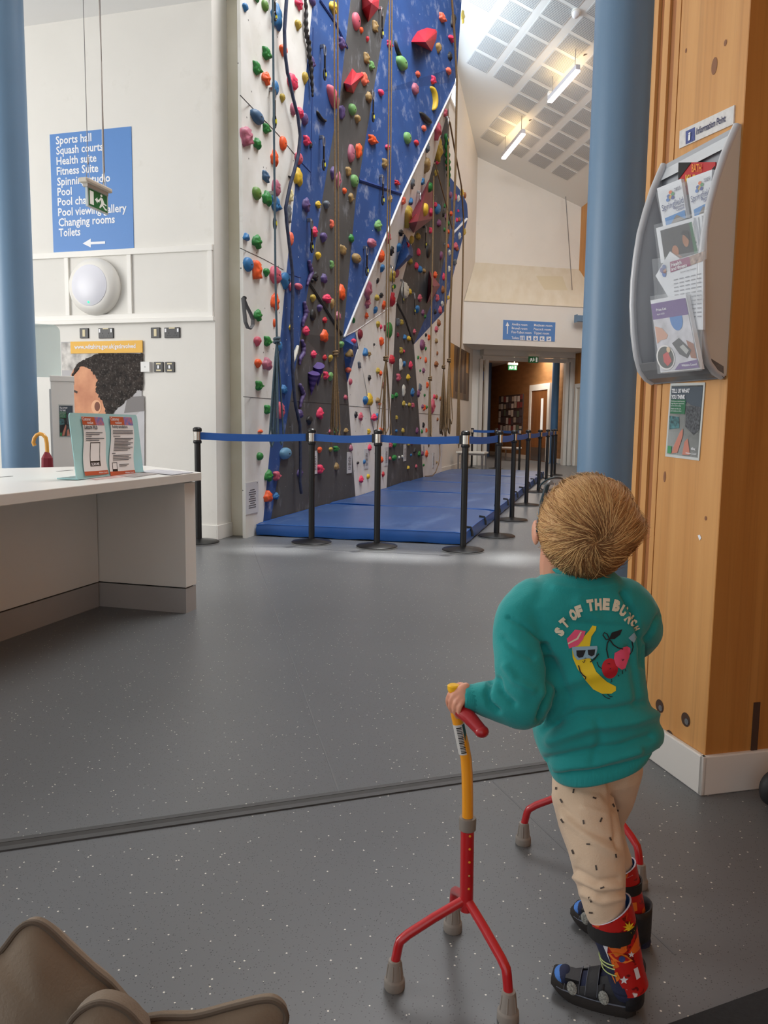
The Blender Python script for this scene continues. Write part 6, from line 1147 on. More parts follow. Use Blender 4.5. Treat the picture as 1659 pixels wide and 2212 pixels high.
# ribbed hem, cuffs, collar
def ringband(lr_list, name, m_, par, e=.82, N=56, rib=.0012):
    q = MB(); vs = []
    for (l, r, d, hd) in lr_list:
        Lp, Rp = K(*l, d), K(*r, d); c = (Lp+Rp)/2; h = (Rp-Lp)/2
        for k in range(N*2):
            w = math.pi*k/N; cx, cy = math.cos(w), math.sin(w); s = 1+(rib/.09)*(1 if k % 2 else -1); vs.append(c+h*s*np.sign(cx)*abs(cx)**e+f0*hd*s*np.sign(cy)*abs(cy)**e)
    M_ = len(lr_list); q.add(vs, [(i*2*N+k, i*2*N+(k+1) % (2*N), (i+1)*2*N+(k+1) % (2*N), (i+1)*2*N+k) for i in range(M_-1) for k in range(2*N)]); return mesh(name, q, m_, par, smooth=True, sharp=180)
ringband([((1184, 1632), (1406, 1582), .004, .080), ((1181, 1640), (1406, 1588), .001, .086), ((1184, 1654), (1400, 1600), -.001, .088), ((1188, 1668), (1392, 1612), -.003, .087), ((1190, 1672), (1389, 1615), -.003, .086), ((1196, 1671), (1382, 1614), -.003, .080), ((1200, 1651), (1376, 1602), .0, .072)], 'hem_band', RIB, swo, .82, 56, .0)
ringband([((1196, 1236), (1312, 1230), .004, .042), ((1188, 1228), (1318, 1222), .006, .042), ((1190, 1222), (1314, 1216), .008, .040), ((1196, 1228), (1306, 1224), .008, .035)], 'collar', RIB, swo, 1.0)
def cuff(a, b, ra, rb, n=40):
    a, b = np.array(a), np.array(b); t = nrm(b-a); u = nrm(np.cross(t, ZV)); w_ = np.cross(t, u); q = MB(); vs = []; prof_ = [(0, ra), (.15, ra*1.06), (.85, rb*1.05), (1, rb*.98), (1.0, rb*.86), (.7, rb*.84)]
    for f, r in prof_: vs += [a+(b-a)*f+(u*math.cos(2*math.pi*k/n)+w_*math.sin(2*math.pi*k/n))*r*(1+.022*(1 if k % 2 else -1)) for k in range(n)]
    q.add(vs, [(i*n+k, i*n+(k+1) % n, (i+1)*n+(k+1) % n, (i+1)*n+k) for i in range(len(prof_)-1) for k in range(n)]); return mesh('cuff', q, RIB, swo, smooth=True, sharp=180)
cuff(K(1032, 1508, -.0425), K(1004, 1506, -.041), .0235, .0205); cuff(K(1342, 1418, .138), K(1328, 1434, .17), .027, .0205)
# ------------------------------------------------------------------ printed back motif
bmv = BVHTree.FromPolygons([Vector(v) for v in sv], sf)
def on_shirt(x, y, off=.0012):
    h = bmv.ray_cast(Vector(EYEP), Vector(nrm(ray(x, y))))
    if h[0] is None: return K(x, y, -.07)
    n = np.array(h[1]); n = n if np.dot(n, EYEP-np.array(h[0])) > 0 else -n; return np.array(h[0])+n*off
def sprint(pts, m_, lev=1, name='print', sub=True):
    bm = bmesh.new(); f = bm.faces.new([bm.verts.new((x, y, 0)) for x, y in pts]); bmesh.ops.triangulate(bm, faces=[f])
    for _ in range(4 if sub else 1):
        ed = [e for e in bm.edges if e.calc_length() > 7]
        if not ed: break
        bmesh.ops.subdivide_edges(bm, edges=ed, cuts=1); bmesh.ops.triangulate(bm, faces=bm.faces[:])
    bm.verts.index_update(); q = MB().add([on_shirt(v.co.x, v.co.y, .0009+.0006*lev) for v in bm.verts], [tuple(v.index for v in fc.verts) for fc in bm.faces]); bm.free()
    return mesh(name, q, m_, swo, smooth=True, sharp=180)
CS = 419/1287
def c7(p): return [(1040+x*CS, 1000+y*CS) for x, y in p]
LETW = mat('print_cream', (232, 222, 196), .7)
for ch, x, y, rot, sz in (('S', 517, 1118, -56, 25), ('T', 549, 1062, -40, 26), ('O', 607, 1005, -28, 28), ('F', 648, 982, -20, 28), ('T', 720, 945, -9, 28), ('H', 772, 940, -2, 28), ('E', 825, 938, 3, 28), ('B', 893, 948, 14, 28), ('U', 938, 982, 28, 27), ('N', 977, 1027, 38, 26), ('C', 1006, 1058, 50, 20), ('H', 1026, 1095, 60, 14)):
    vs, fs = text_geo(ch, .075); c = (vs.min(0)+vs.max(0))/2; a = math.radians(rot); w_ = vs[:, 0].max()-vs[:, 0].min(); h_ = vs[:, 1].max()-vs[:, 1].min(); k = sz*.9/h_; kx = sz*.54/w_
    X = (vs[:, 0]-c[0])*kx; Y = -(vs[:, 1]-c[1])*k; px = 1040+x*CS+X*math.cos(a)-Y*math.sin(a); py = 1000+y*CS+X*math.sin(a)+Y*math.cos(a)
    mesh('printed_letter', MB().add([on_shirt(p, q_, .0022) for p, q_ in zip(px, py)], fs), LETW, swo)
BAN = mat('print_banana_yellow', (244, 212, 40), .7); PNK = mat('print_pink', (240, 90, 130), .7); CHR = mat('print_cherry', (196, 28, 44), .7); PBK = mat('print_black', (24, 26, 34), .7); PBL = mat('print_pale_blue', (150, 186, 204), .7)
sprint(c7([(735, 1080), (762, 1085), (757, 1108), (728, 1150), (718, 1215), (722, 1300), (760, 1385), (830, 1450), (890, 1482), (890, 1510), (860, 1530), (800, 1530), (740, 1500), (690, 1440), (640, 1370), (605, 1290), (600, 1230), (640, 1205), (680, 1150), (715, 1110)]), BAN, 1, 'banana_print')
sprint(c7([(565, 1165), (620, 1105), (690, 1115), (672, 1170), (640, 1210), (580, 1230)]), PNK, 2, 'hat_print'); sprint(c7([(572, 1192), (630, 1160), (655, 1118), (664, 1120), (640, 1168), (574, 1202)]), LETW, 3, 'hat_band_print')
sprint(c7([(600, 1220), (765, 1212), (767, 1232), (755, 1280), (735, 1298), (708, 1294), (692, 1266), (668, 1300), (636, 1306), (615, 1280), (602, 1240)]), PBL, 3, 'glasses_print')
sprint(c7([(628, 1242), (690, 1240), (672, 1285), (645, 1290), (630, 1275)]), PBK, 4, 'lens_print'); sprint(c7([(702, 1238), (752, 1235), (746, 1270), (728, 1282), (706, 1270)]), PBK, 4, 'lens_print')
sprint(c7([(850+53*math.cos(w), 1362+66*math.sin(w)) for w in np.linspace(0, 6.28, 25)[:-1]]), CHR, 1, 'cherry_print'); sprint(c7([(875, 1300), (880, 1260), (915, 1240), (930, 1225), (960, 1213), (985, 1225), (985, 1260), (965, 1310), (950, 1360), (925, 1370), (890, 1345)]), PNK, 2, 'heart_print')
sprint(c7([(845, 1168), (862, 1125), (932, 1103), (918, 1138), (880, 1168)]), PBK, 1, 'leaf_print'); sprint(c7([(972, 1160), (1008, 1125), (1028, 1155), (1008, 1192), (992, 1180)]), PBL, 1, 'flag_print')
def sline(pts, w=3.0, name='line_print', lev=4):
    pts = c7(pts); out, back = [], []
    for i, p in enumerate(pts):
        a, b = np.array(pts[max(i-1, 0)]), np.array(pts[min(i+1, len(pts)-1)]); t = nrm(b-a); n = np.array([-t[1], t[0]]); out.append(tuple(np.array(p)+n*w*CS)); back.append(tuple(np.array(p)-n*w*CS))
    for i in range(1): pass
    q = MB(); N = len(pts); q.add([on_shirt(*p, .0012+.0006*lev) for p in out+back], [(i, i+1, N+i+1, N+i) for i in range(N-1)]); mesh(name, q, PBK, swo)
sline([(838, 1292), (826, 1235), (830, 1195), (845, 1168)], 4, 'stem_print'); sline([(845, 1170), (870, 1205), (900, 1225), (930, 1232)], 4, 'stem_print'); sline([(845, 1168), (822, 1170), (802, 1140), (812, 1124), (830, 1135), (843, 1165)], 4, 'leaf_outline_print')
sline([(642, 1340), (655, 1385), (672, 1408), (690, 1420), (686, 1432)], 4); sline([(718, 1318), (745, 1300), (762, 1278), (775, 1262)], 4); sline([(668, 1312), (676, 1322), (686, 1304)], 2.5); sline([(800, 1532), (825, 1555), (850, 1562)], 2.5); sline([(832, 1530), (850, 1548), (866, 1548)], 2.5); sline([(796, 1368), (775, 1350), (764, 1320)], 3); sline([(858, 1428), (862, 1445), (852, 1452)], 2.5); sline([(898, 1400), (905, 1410)], 2.5); sline([(925, 1372), (928, 1395)], 2.5); sline([(945, 1366), (950, 1380)], 2.5); sline([(975, 1270), (995, 1245), (1000, 1215), (990, 1180)], 3); sline([(922, 1302), (928, 1312), (936, 1300)], 2.5); sline([(834, 1335), (842, 1331), (850, 1337)], 2.2); sline([(846, 1368), (854, 1360)], 2.2)
# ------------------------------------------------------------------ trousers
tr = MB()
tr.ell(K(1285, 1630, .010), r0*.074, f0*.058, ZV*.07, 20, 14)
limb(tr, [(1258, 1655, -.004, .056), (1258, 1716, -.024, .053), (1271, 1775, -.056, .053), (1288, 1835, -.085, .0475), (1296, 1890, -.099, .043), (1302, 1935, -.107, .0385), (1308, 1968, -.111, .0345)], 20)
limb(tr, [(1322, 1655, .018, .056), (1318, 1710, .035, .047), (1305, 1770, .052, .038), (1315, 1820, .060, .034), (1330, 1862, .065, .031)], 18)
tv, tf_, tn_ = remesh(tr, .004, 7, .55)
tpx = proj(tv); dsp_ = np.zeros(len(tv)); fc_ = ((EYEP-tv)*tn_).sum(1) > 0
for pts, wd_, amp in (([(1225, 1770), (1280, 1815), (1330, 1845)], 9, .005), ([(1215, 1745), (1260, 1790), (1325, 1815)], 7, -.004), ([(1245, 1880), (1290, 1905), (1335, 1900)], 6, -.0055), ([(1242, 1895), (1290, 1920), (1340, 1915)], 6, .005), ([(1255, 1915), (1300, 1935), (1345, 1925)], 5, -.005), ([(1258, 1930), (1300, 1950), (1345, 1940)], 6, .004), ([(1240, 1700), (1300, 1710), (1330, 1745)], 8, -.004), ([(1318, 1690), (1325, 1730), (1330, 1780), (1335, 1830)], 6, -.006), ([(1200, 1720), (1225, 1790), (1245, 1850)], 10, .003), ([(1260, 1745), (1310, 1760)], 7, .003)):
    dsp_ += np.where(fc_, amp*np.exp(-(dist_poly(tpx, pts)/wd_)**2), 0)
for i in range(len(tv)): v = tv[i]; dsp_[i] += .0018*noise.noise(Vector((v[0]*18, v[1]*18, v[2]*20)))
tv = tv+tn_*dsp_[:, None]; tro = mesh('trousers', MB().add(tv, tf_), TROU, per, smooth=True, sharp=180)
tbv = BVHTree.FromPolygons([Vector(v) for v in tv], tf_)
def cast(bv, x, y, off):
    h = bv.ray_cast(Vector(EYEP), Vector(nrm(ray(x, y))))
    if h[0] is None: return None
    n = np.array(h[1]); n = n if np.dot(n, EYEP-np.array(h[0])) > 0 else -n; return np.array(h[0])+n*off
DASH = col((74, 64, 58))
for x, y, a, l in ((1239, 1709, 100, 9), (1213, 1730, 60, 9), (1284, 1724, 20, 8), (1215, 1773, 55, 9), (1261, 1776, 80, 9), (1298, 1771, 110, 11), (1271, 1823, 0, 8), (1318, 1812, 70, 8), (1288, 1874, 80, 11), (1301, 1918, -20, 9), (1275, 1943, 60, 12), (1277, 1971, 5, 8), (1240, 1884, 120, 7), (1238, 1840, 70, 10), (1335, 1750, 90, 4), (1202, 1703, 100, 6), (1315, 1683, -10, 8), (1325, 1740, 60, 8), (1378, 1660, 80, 4), (1330, 1848, 80, 8)):
    dx, dy = math.cos(math.radians(a))*l/2, math.sin(math.radians(a))*l/2; nx, ny = -dy/l*3.6, dx/l*3.6
    P = [cast(tbv, x+dx*i+nx*j, y+dy*i+ny*j, .0012) for i, j in ((-1, -1), (1, -1), (1, 1), (-1, 1))]
    if all(p is not None for p in P): mesh('printed_dash', MB().add(P, [(0, 1, 2, 3)]), DASH, tro)
# ------------------------------------------------------------------ leg splints, socks, sandals
AFO = mat('splint_comic_print', (190, 30, 26), .4)
def comic(nt, vec, L):
    vo = nt.nodes.new('ShaderNodeTexVoronoi'); vo.inputs['Scale'].default_value = 38; L(vec, vo.inputs['Vector']); sp = nt.nodes.new('ShaderNodeSeparateColor'); L(vo.outputs['Color'], sp.inputs[0]); return mth(nt, 'LESS_THAN', sp.outputs[0], .22), (232, 110, 36)
mixover(AFO, comic); mixover(AFO, smears(55, .58, .64, (90, 12, 16), .9, detail=2)); mixover(AFO, smears(30, .66, .70, (232, 228, 226), .9, detail=2))
SOCK = mat('navy_sock', (36, 42, 70), .9, bump=.2, bscale=300); BLU = mat('splint_blue_lining', (66, 124, 206), .6); SOLE = mat('sandal_sole', (40, 36, 34), .8, bump=.2, bscale=200); LEA = mat('sandal_black', (30, 30, 34), .6, bump=.15, bscale=160); STI = mat('stitch_grey', (112, 118, 132), .6)
def shell(axis, radii, a0, a1, th, mats, name, par, top_slant=0.0, openv=None):
    """part-tube round a leg: axis points, outer radii, opening centred on openv"""
    A = [np.array(p) for p in axis]; n = 22; q = MB(); vo_, vi_ = [], []
    for i, p in enumerate(A):
        t = nrm(A[min(i+1, len(A)-1)]-A[max(i-1, 0)]); o_ = nrm(openv-t*np.dot(openv, t)); s_ = np.cross(t, o_)
        for k in range(n+1):
            w = a0+(a1-a0)*k/n; d = o_*math.cos(w)+s_*math.sin(w); sl = -t*top_slant*(-math.cos(w))*max(0, 1-i/1.5)
            vo_.append(p+d*radii[i]+sl); vi_.append(p+d*(radii[i]-th)+sl)
    m = len(A); w_ = n+1; no = len(vo_)
    q.add(vo_, [(i*w_+k, i*w_+k+1, (i+1)*w_+k+1, (i+1)*w_+k) for i in range(m-1) for k in range(n)], 0)
    q.add(vi_, [((i+1)*w_+k, (i+1)*w_+k+1, i*w_+k+1, i*w_+k) for i in range(m-1) for k in range(n)], 1)
    rim = [(i*w_, (i+1)*w_) for i in range(m-1)]+[((i+1)*w_+n, i*w_+n) for i in range(m-1)]+[(k+1, k) for k in range(n)]+[((m-1)*w_+k, (m-1)*w_+k+1) for k in range(n)]
    q.add(vo_+vi_, [(a, b, b+no, a+no) for a, b in rim], 2); return mesh(name, q, mats, par, smooth=True, sharp=50), q
RIMW = mat('splint_white_rim', (206, 204, 220), .5)
def foot(heel, toe, side, name, lab):
    """closed-heel sandal on the floor; heel, toe: floor points"""
    e = nrm(toe-heel); s = np.cross(ZV, e); Lf = np.linalg.norm(toe-heel)
    U = np.linspace(0, 1, 15); wid = lambda u: (.0275+.006*math.sin(u*math.pi*1.1))*(1 if .06 < u < .9 else (.72 if u <= .06 else (.9 if u < .97 else .62))); 
    sd = empty(name, heel*V(1, 1, 0)); sd.parent = per; sd.location = heel-wloc(per); sd.location[2] = 0
    sd_base = heel*V(1, 1, 0)
    def mk(nm, mb, m_, smooth=True): return mesh(nm, mb, m_, sd, smooth=smooth, sharp=50)
    out = [heel+e*Lf*u+s*wid(u) for u in U]+[heel+e*Lf*u-s*wid(u) for u in U[::-1]]
    q = MB(); N_ = len(out); zl = [0, .006, .018, .022]; sc = [.96, 1.03, 1.03, .98]; c = heel+e*Lf*.5
    vs = [c+(p-c)*k+ZV*(z+(.012*max(0, ((p-heel)@e)/Lf-.75)/.25)*(1 if True else 0)) for z, k in zip(zl, sc) for p in out]
    q.add(vs, [(j*N_+i, j*N_+(i+1) % N_, (j+1)*N_+(i+1) % N_, (j+1)*N_+i) for j in range(3) for i in range(N_)]+[tuple(range(N_-1, -1, -1)), tuple(range(3*N_, 4*N_))]); mk('sole', q, SOLE)
    hgt = lambda u: .078-.050*min(1, max(0, (u-.18)/.62))**.9
    def loft(u0, u1, k, dz, n=16, seg=12, arc=(-.05, math.pi+.05)):
        vs = []
        for i in range(seg+1):
            u = u0+(u1-u0)*i/seg; c_ = heel+e*Lf*u; w_, h_ = wid(u)*k, hgt(u)
            for j in range(n+1):
                a = arc[0]+(arc[1]-arc[0])*j/n; vs.append(c_+s*w_*math.cos(a)+ZV*(.020+dz+max(0, math.sin(a))**.75*(h_-.02)*(k if k < 1 else k*.99)))
        return MB().add(vs, [(i*(n+1)+j, i*(n+1)+j+1, (i+1)*(n+1)+j+1, (i+1)*(n+1)+j) for i in range(seg) for j in range(n)])
    q = loft(.04, .88, .86, 0); q.ell(heel+e*Lf*.86+ZV*.03, e*.014, s*.022, ZV*.014, 14, 8); mk('sock_foot', q, SOCK)
    q = MB().ell(heel+e*Lf*.905+ZV*.028, e*.014, s*.0225, ZV*.0125, 14, 8); mk('sock_toe', q, BLU)
    sh_, _ = None, None
    q = loft(.0, .42, 1.0, 0, arc=(-.05, 1.15)); q2 = loft(.0, .42, 1.0, 0, arc=(math.pi-1.15, math.pi+.05)); q.add(q2.v, q2.f)
    vs = []; n = 12
    for h in range(5):
        for j in range(n+1): a = math.pi/2+math.pi*j/n; vs.append(heel+e*(.014+.028*math.cos(a))+s*.037*math.sin(a)+ZV*(.02+.062*h/4))
    q.add(vs, [(h*(n+1)+j, h*(n+1)+j+1, (h+1)*(n+1)+j+1, (h+1)*(n+1)+j) for h in range(4) for j in range(n)]); o = mk('heel_counter', q, LEA); o.modifiers.new('t', 'SOLIDIFY').thickness = .003
    for u0, u1 in ((.44, .58), (.66, .84)):
        o = mk('strap', loft(u0, u1, 1.03, .001, arc=(-.1, math.pi+.1)), LEA); o.modifiers.new('t', 'SOLIDIFY').thickness = .003
    o = mk('side_panel', loft(.36, .90, 1.02, 0, arc=(-.1, .72)), LEA); o.modifiers.new('t', 'SOLIDIFY').thickness = .003
    o = mk('side_panel', loft(.36, .90, 1.02, 0, arc=(math.pi-.72, math.pi+.1)), LEA); o.modifiers.new('t', 'SOLIDIFY').thickness = .003
    cam_s = s if np.dot(s, EYEP-heel) > 0 else -s; a_ = .45
    MESHG = mat('grey_sandal_mesh', (176, 178, 170), .7, var=.5, vscale=400, rgb2=(90, 92, 90))
    for u in (.36, .74):
        c_ = heel+e*Lf*u+cam_s*(wid(u)*1.045+.002)+ZV*(.033); nn = nrm(cam_s+ZV*.25); up_ = nrm(ZV-nn*nn[2])
        mk('mesh_inset', MB().ell(c_, nrm(e-up_*.35)*.0085, nrm(up_+e*.35)*.0115, nn*.002, 14, 6), MESHG)
    for u in (.44, .58, .66, .84):
        mk('stitching', MB().tube([heel+e*Lf*u+s*wid(u)*1.07*math.cos(a)+ZV*(.023+max(0, math.sin(a))**.75*(hgt(u)-.02)*1.04) for a in np.linspace(.1, 3.04, 16)], .0004, 5), STI)
    mk('velcro_tab', MB().obox(heel+e*Lf*.75+ZV*(hgt(.75)+.006)+cam_s*.006, e*.012, s*.016, ZV*.003), LEA, False)
    mk('sole_rim', MB().tube([c+(p-c)*1.01+ZV*.022 for p in out]+[c+(out[0]-c)*1.01+ZV*.022], .0012, 5), STI)
    return sd, heel, e, s
hN, tN = fl(1393, 2196)*V(1, 1, 0), fl(1199, 2146)*V(1, 1, 0); hF, tF = fl(1402, 2056)*V(1, 1, 0), fl(1243, 1992)*V(1, 1, 0)
foot(hN+nrm(tN-hN)*.012+f0*.012, tN+f0*.016, 1, 'sandal', ''); foot(hF+nrm(tF-hF)*.010+f0*.01, tF+f0*.012, 1, 'sandal', '')
# socks up the shins
q = MB(); limb(q, [(1318, 2010, -.112, .0315), (1333, 2060, -.114, .0275), (1345, 2100, -.115, .0265), (1351, 2130, -.116, .026)]); so = mesh('sock', q, SOCK, per, smooth=True, sharp=180)
for y in (2062, 2070, 2084): 
    c = K(1331+(y-2060)*.25, y, -.1145); mesh('sock_stripe', MB().tube([c+r0*.0282*math.cos(w)+f0*.0282*math.sin(w)+ZV*.004*math.cos(w) for w in np.linspace(2.3, 4.3, 16)], .0011, 5), col((190, 206, 130)), so)
q = MB(); limb(q, [(1348, 1930, .068, .024), (1358, 1965, .07, .0225), (1372, 2005, .07, .022), (1380, 2030, .07, .023)]); mesh('sock', q, SOCK, per, smooth=True, sharp=180)
frontv = nrm(tN-hN)
sp1 = [(1316, 1962, -.110), (1324, 1990, -.111), (1338, 2040, -.112), (1350, 2088, -.113), (1361, 2126, -.113)]
o, sq = shell([K(*p) for p in sp1], [.0405, .039, .0345, .0315, .031], .95, 2*math.pi-.75, .003, [AFO, BLU, RIMW], 'leg_splint', per, .012, frontv); spN = o
sp2 = [(1338, 1872, .063), (1346, 1905, .065), (1358, 1950, .066), (1368, 1985, .067), (1374, 2006, .068)]
o2, sq2 = shell([K(*p) for p in sp2], [.033, .032, .029, .026, .025], .85, 2*math.pi-.7, .003, [AFO, BLU, RIMW], 'leg_splint', per, .008, nrm(tF-hF))
def strap(x, y, d, r, h, m_, par, tilt=0.0):
    c = K(x, y, d); ring = [c+r0*r*math.cos(w)+f0*r*math.sin(w)+ZV*tilt*math.cos(w) for w in np.linspace(0, 6.283, 65)]; q = MB(); N_ = 65
    q.add([p+ZV*k*h for k in (-1, 1) for p in ring], [(i, i+1, N_+i+1, N_+i) for i in range(64)]); o = mesh('splint_strap', q, m_, par, smooth=False); o.modifiers.new('t', 'SOLIDIFY').thickness = .003
strap(1322, 1998, -.111, .0402, .0125, BLACKM, spN, .004); strap(1348, 1905, .065, .0335, .010, BLACKM, o2)
sbv = BVHTree.FromPolygons([Vector(v) for v in sq.v], sq.f)
def sdecal(pts, m_, nm, off=.0014, bv=None, par=None):
    P = [cast(bv or sbv, x, y, off) for x, y in pts]
    if all(p is not None for p in P): mesh(nm, MB().add(P+[sum(P)/len(P)], [(i, (i+1) % len(P), len(P)) for i in range(len(P))]), m_, par or spN)
def star(cx, cy, r, k=5, f=.45, rot=-90): return [(cx+(r if i % 2 == 0 else r*f)*math.cos(math.radians(rot+180*i/k)), cy+(r if i % 2 == 0 else r*f)*math.sin(math.radians(rot+180*i/k))) for i in range(2*k)]
STW = mat('splint_star_white', (226, 224, 230), .5); SY = mat('splint_yellow', (236, 206, 40), .5); SO = mat('splint_orange', (234, 124, 36), .5); SB = mat('splint_blue', (60, 72, 128), .5)
sdecal(star(1348, 2116, 9.5), STW, 'star_print'); sdecal(star(1363, 2061, 7), STW, 'star_print'); sdecal(star(1303, 1976, 5), STW, 'star_print'); sdecal(star(1358, 2003, 14, 9, .45), SY, 'burst_print')
sdecal([(1313, 2058), (1330, 2056), (1352, 2062), (1366, 2074), (1350, 2080), (1326, 2074)], SO, 'flame_print'); sdecal(ellp(1343, 2070, 7, 7, 12), SB, 'badge_print', .0022); sdecal([(1326, 1968), (1342, 1966), (1354, 1972), (1352, 1986), (1338, 1982), (1328, 1984)], SO, 'comic_word_print'); sdecal([(1322, 2106), (1334, 2098), (1340, 2112), (1330, 2124)], SO, 'flame_print'); sdecal([(1318, 2032), (1345, 2034), (1340, 2048), (1318, 2046)], col((30, 28, 27)), 'comic_word_print'); sdecal([(1302, 2038), (1314, 2040), (1312, 2062), (1320, 2080)], STW, 'flash_print'); sdecal([(1368, 2092), (1376, 2088), (1382, 2110), (1374, 2116)], STW, 'flash_print')
sbv2 = BVHTree.FromPolygons([Vector(v) for v in sq2.v], sq2.f)
sdecal([(1352, 1862), (1364, 1866), (1366, 1890), (1354, 1896)], STW, 'flash_print', .0014, sbv2, o2); sdecal(star(1368, 1980, 6), STW, 'star_print', .0014, sbv2, o2); sdecal([(1362, 1950), (1374, 1948), (1376, 1966), (1364, 1970)], SO, 'flame_print', .0014, sbv2, o2)
# ------------------------------------------------------------------ hair
WH = nrm(K(1284, 1172, -.09)-HCn)
sA = np.array([r0*.0815, f0*.090, ZV*.0905])           # hair shell half-axes in the upright child frame
def shell_pt(d, k=1.0):
    M_ = np.stack([nrm(r0), nrm(f0), ZV]); a = np.array([.0800, .088, .0895]); loc = M_@d; r = 1/math.sqrt(((loc/a)**2).sum()); return HCn+r0*.001+ZV*.001+d*r*k
def hairline(d):   # True where hair grows
    f = d@FD; u = d@HUp; n_ = d@ZV
    if f > .50: return False
    if f > .05 and u < -.05: return False
    low = d@(-HUp); return low < .93
HCOL = [mat('hair_sand', (212, 162, 104), .5, spec=.55), mat('hair_gold', (230, 188, 128), .45, spec=.55), mat('hair_brown', (184, 134, 82), .55, spec=.5), mat('hair_dark', (148, 104, 64), .6, spec=.4)]
hq = MB(); n_, m_ = 48, 30; idx = {}; capv, capf = [], []
dirs = []
for i in range(m_+1):
    for k in range(n_):
        t = math.pi*i/m_; w = 2*math.pi*k/n_; dirs.append(V(math.sin(t)*math.cos(w), math.sin(t)*math.sin(w), math.cos(t)))
keep = [hairline(d) for d in dirs]
capv = [shell_pt(d, .985) for d in dirs]; capf = [(i*n_+k, (i+1)*n_+k, (i+1)*n_+(k+1) % n_, i*n_+(k+1) % n_) for i in range(m_) for k in range(n_) if all(keep[j] for j in (i*n_+k, (i+1)*n_+k, (i+1)*n_+(k+1) % n_, i*n_+(k+1) % n_))]
hro = mesh('hair', MB().add(capv, capf, 0), [HCOL[2]], per, smooth=True, sharp=180)
NS, SEG = 20000, 10
D = rng.normal(size=(NS*5, 3)); D /= np.linalg.norm(D, axis=1)[:, None]
fz, uz = D@FD, D@HUp
ok = (fz <= .50) & ~((fz > .05) & (uz < -.05)) & (D@(-HUp) < .93) & ~((D@(-FW) < -.35) & (rng.random(len(D)) < .7))
D = D[ok][:NS]; NS = len(D)
AXM = np.stack([r0, f0, ZV]); AXL = np.array([.0800, .088, .0895])
def shp(d, k): loc = d@AXM.T; return HCn+r0*.001+ZV*.001+d*((1/np.sqrt(((loc/AXL)**2).sum(1)))*k)[:, None]
def unit(a): return a/(np.linalg.norm(a, axis=1)[:, None]+1e-9)
cl = np.array([noise.noise(Vector(d*6.0)) for d in D]); cl2 = np.array([noise.noise(Vector(d*15.0+V(5, 1, 2))) for d in D]); c3 = np.array([noise.noise(Vector(d*4.0+V(9, 3, 2))) for d in D])
nape = D@(-ZV) > .42; dWv = D@WH
Ls = rng.uniform(.062, .098, NS)*np.where(nape, .55, 1)*np.where(D@r0 > .3, 1.12, 1); lift0 = rng.uniform(.002, .022, NS)+.012*np.clip(cl2, 0, 1); ph = cl*.8+cl2*.45+rng.normal(size=NS)*.10
fly = np.where(rng.random(NS) < .04, rng.uniform(.03, .10, NS), 0); pts = [shp(D, np.full(NS, .985))]; dd = D.copy()
for s_ in range(SEG):
    f_ = (s_+1)/SEG; away = dd-WH*(dd@WH)[:, None]; la = np.linalg.norm(away, axis=1); tng = unit(away); tng = unit(tng-dd*(tng*dd).sum(1)[:, None]); sw_ = np.cross(dd, tng)
    a = .75*np.exp(-la*1.8)+ph*.55+.25*np.sin(f_*3+cl*6); flow = tng*np.cos(a)[:, None]+sw_*np.sin(a)[:, None]
    flow = flow+np.where(dd@r0 > .25, .45, 0)[:, None]*r0+np.where((dd@ZV > .1) & (dd@r0 < .3), .22, 0)[:, None]*ZV; flow = unit(flow-dd*(flow*dd).sum(1)[:, None])
    dd = unit(dd+flow*(Ls/SEG/.085)[:, None]); k = 1+lift0*(1+1.2*math.sin(math.pi*f_*.8))*.8+.035*np.clip(cl, 0, 1)*f_
    tuft = np.clip(dd@r0-.40, 0, 1)*np.exp(-((dd@ZV+.05)/.33)**2)*(.55+.45*np.clip(c3*3, -1, 1)); k = k+.46*tuft*f_**1.5+fly*f_**1.5
    pts.append(shp(dd, k))
Pa = np.stack(pts, 1); T_ = np.gradient(Pa, axis=1); T_ /= np.linalg.norm(T_, axis=2)[:, :, None]+1e-9; Nn = Pa-HCn; Nn /= np.linalg.norm(Nn, axis=2)[:, :, None]; Sd = np.cross(T_, Nn); Sd /= np.linalg.norm(Sd, axis=2)[:, :, None]+1e-9
rad = (rng.uniform(.00038, .00070, NS)[:, None]*np.array([1.0]*(SEG-3)+[.85, .65, .38, .12]))[:, :, None]
Vt = np.stack([Pa+Sd*rad, Pa+Nn*rad*1.1, Pa-Sd*rad], 2).reshape(-1, 3)
b_ = (np.arange(NS)[:, None]*(SEG+1)+np.arange(SEG)[None])*3; b_ = b_.reshape(-1)
Fc = np.stack([np.stack([b_, b_+3, b_+4, b_+1], 1), np.stack([b_+1, b_+4, b_+5, b_+2], 1), np.stack([b_+2, b_+5, b_+3, b_], 1)], 1).reshape(-1, 4)
u_ = rng.random(NS); mi = np.where(u_ < .25+.35*np.clip(-cl2*2, 0, 1), 2, np.where(u_ > .62-.25*np.clip(cl2*2, 0, 1), 1, 0)); mi = np.where(nape & (u_ < .7), 3, mi); mi = np.where((dWv > .965) & (u_ < .6), 3, mi)
st = MB(); st.v = Vt; st.f = Fc.tolist(); st.m = np.repeat(mi, SEG*3).tolist()
so_ = mesh('hair_strands', st, HCOL, hro, smooth=True, sharp=180); so_['kind'] = 'stuff'
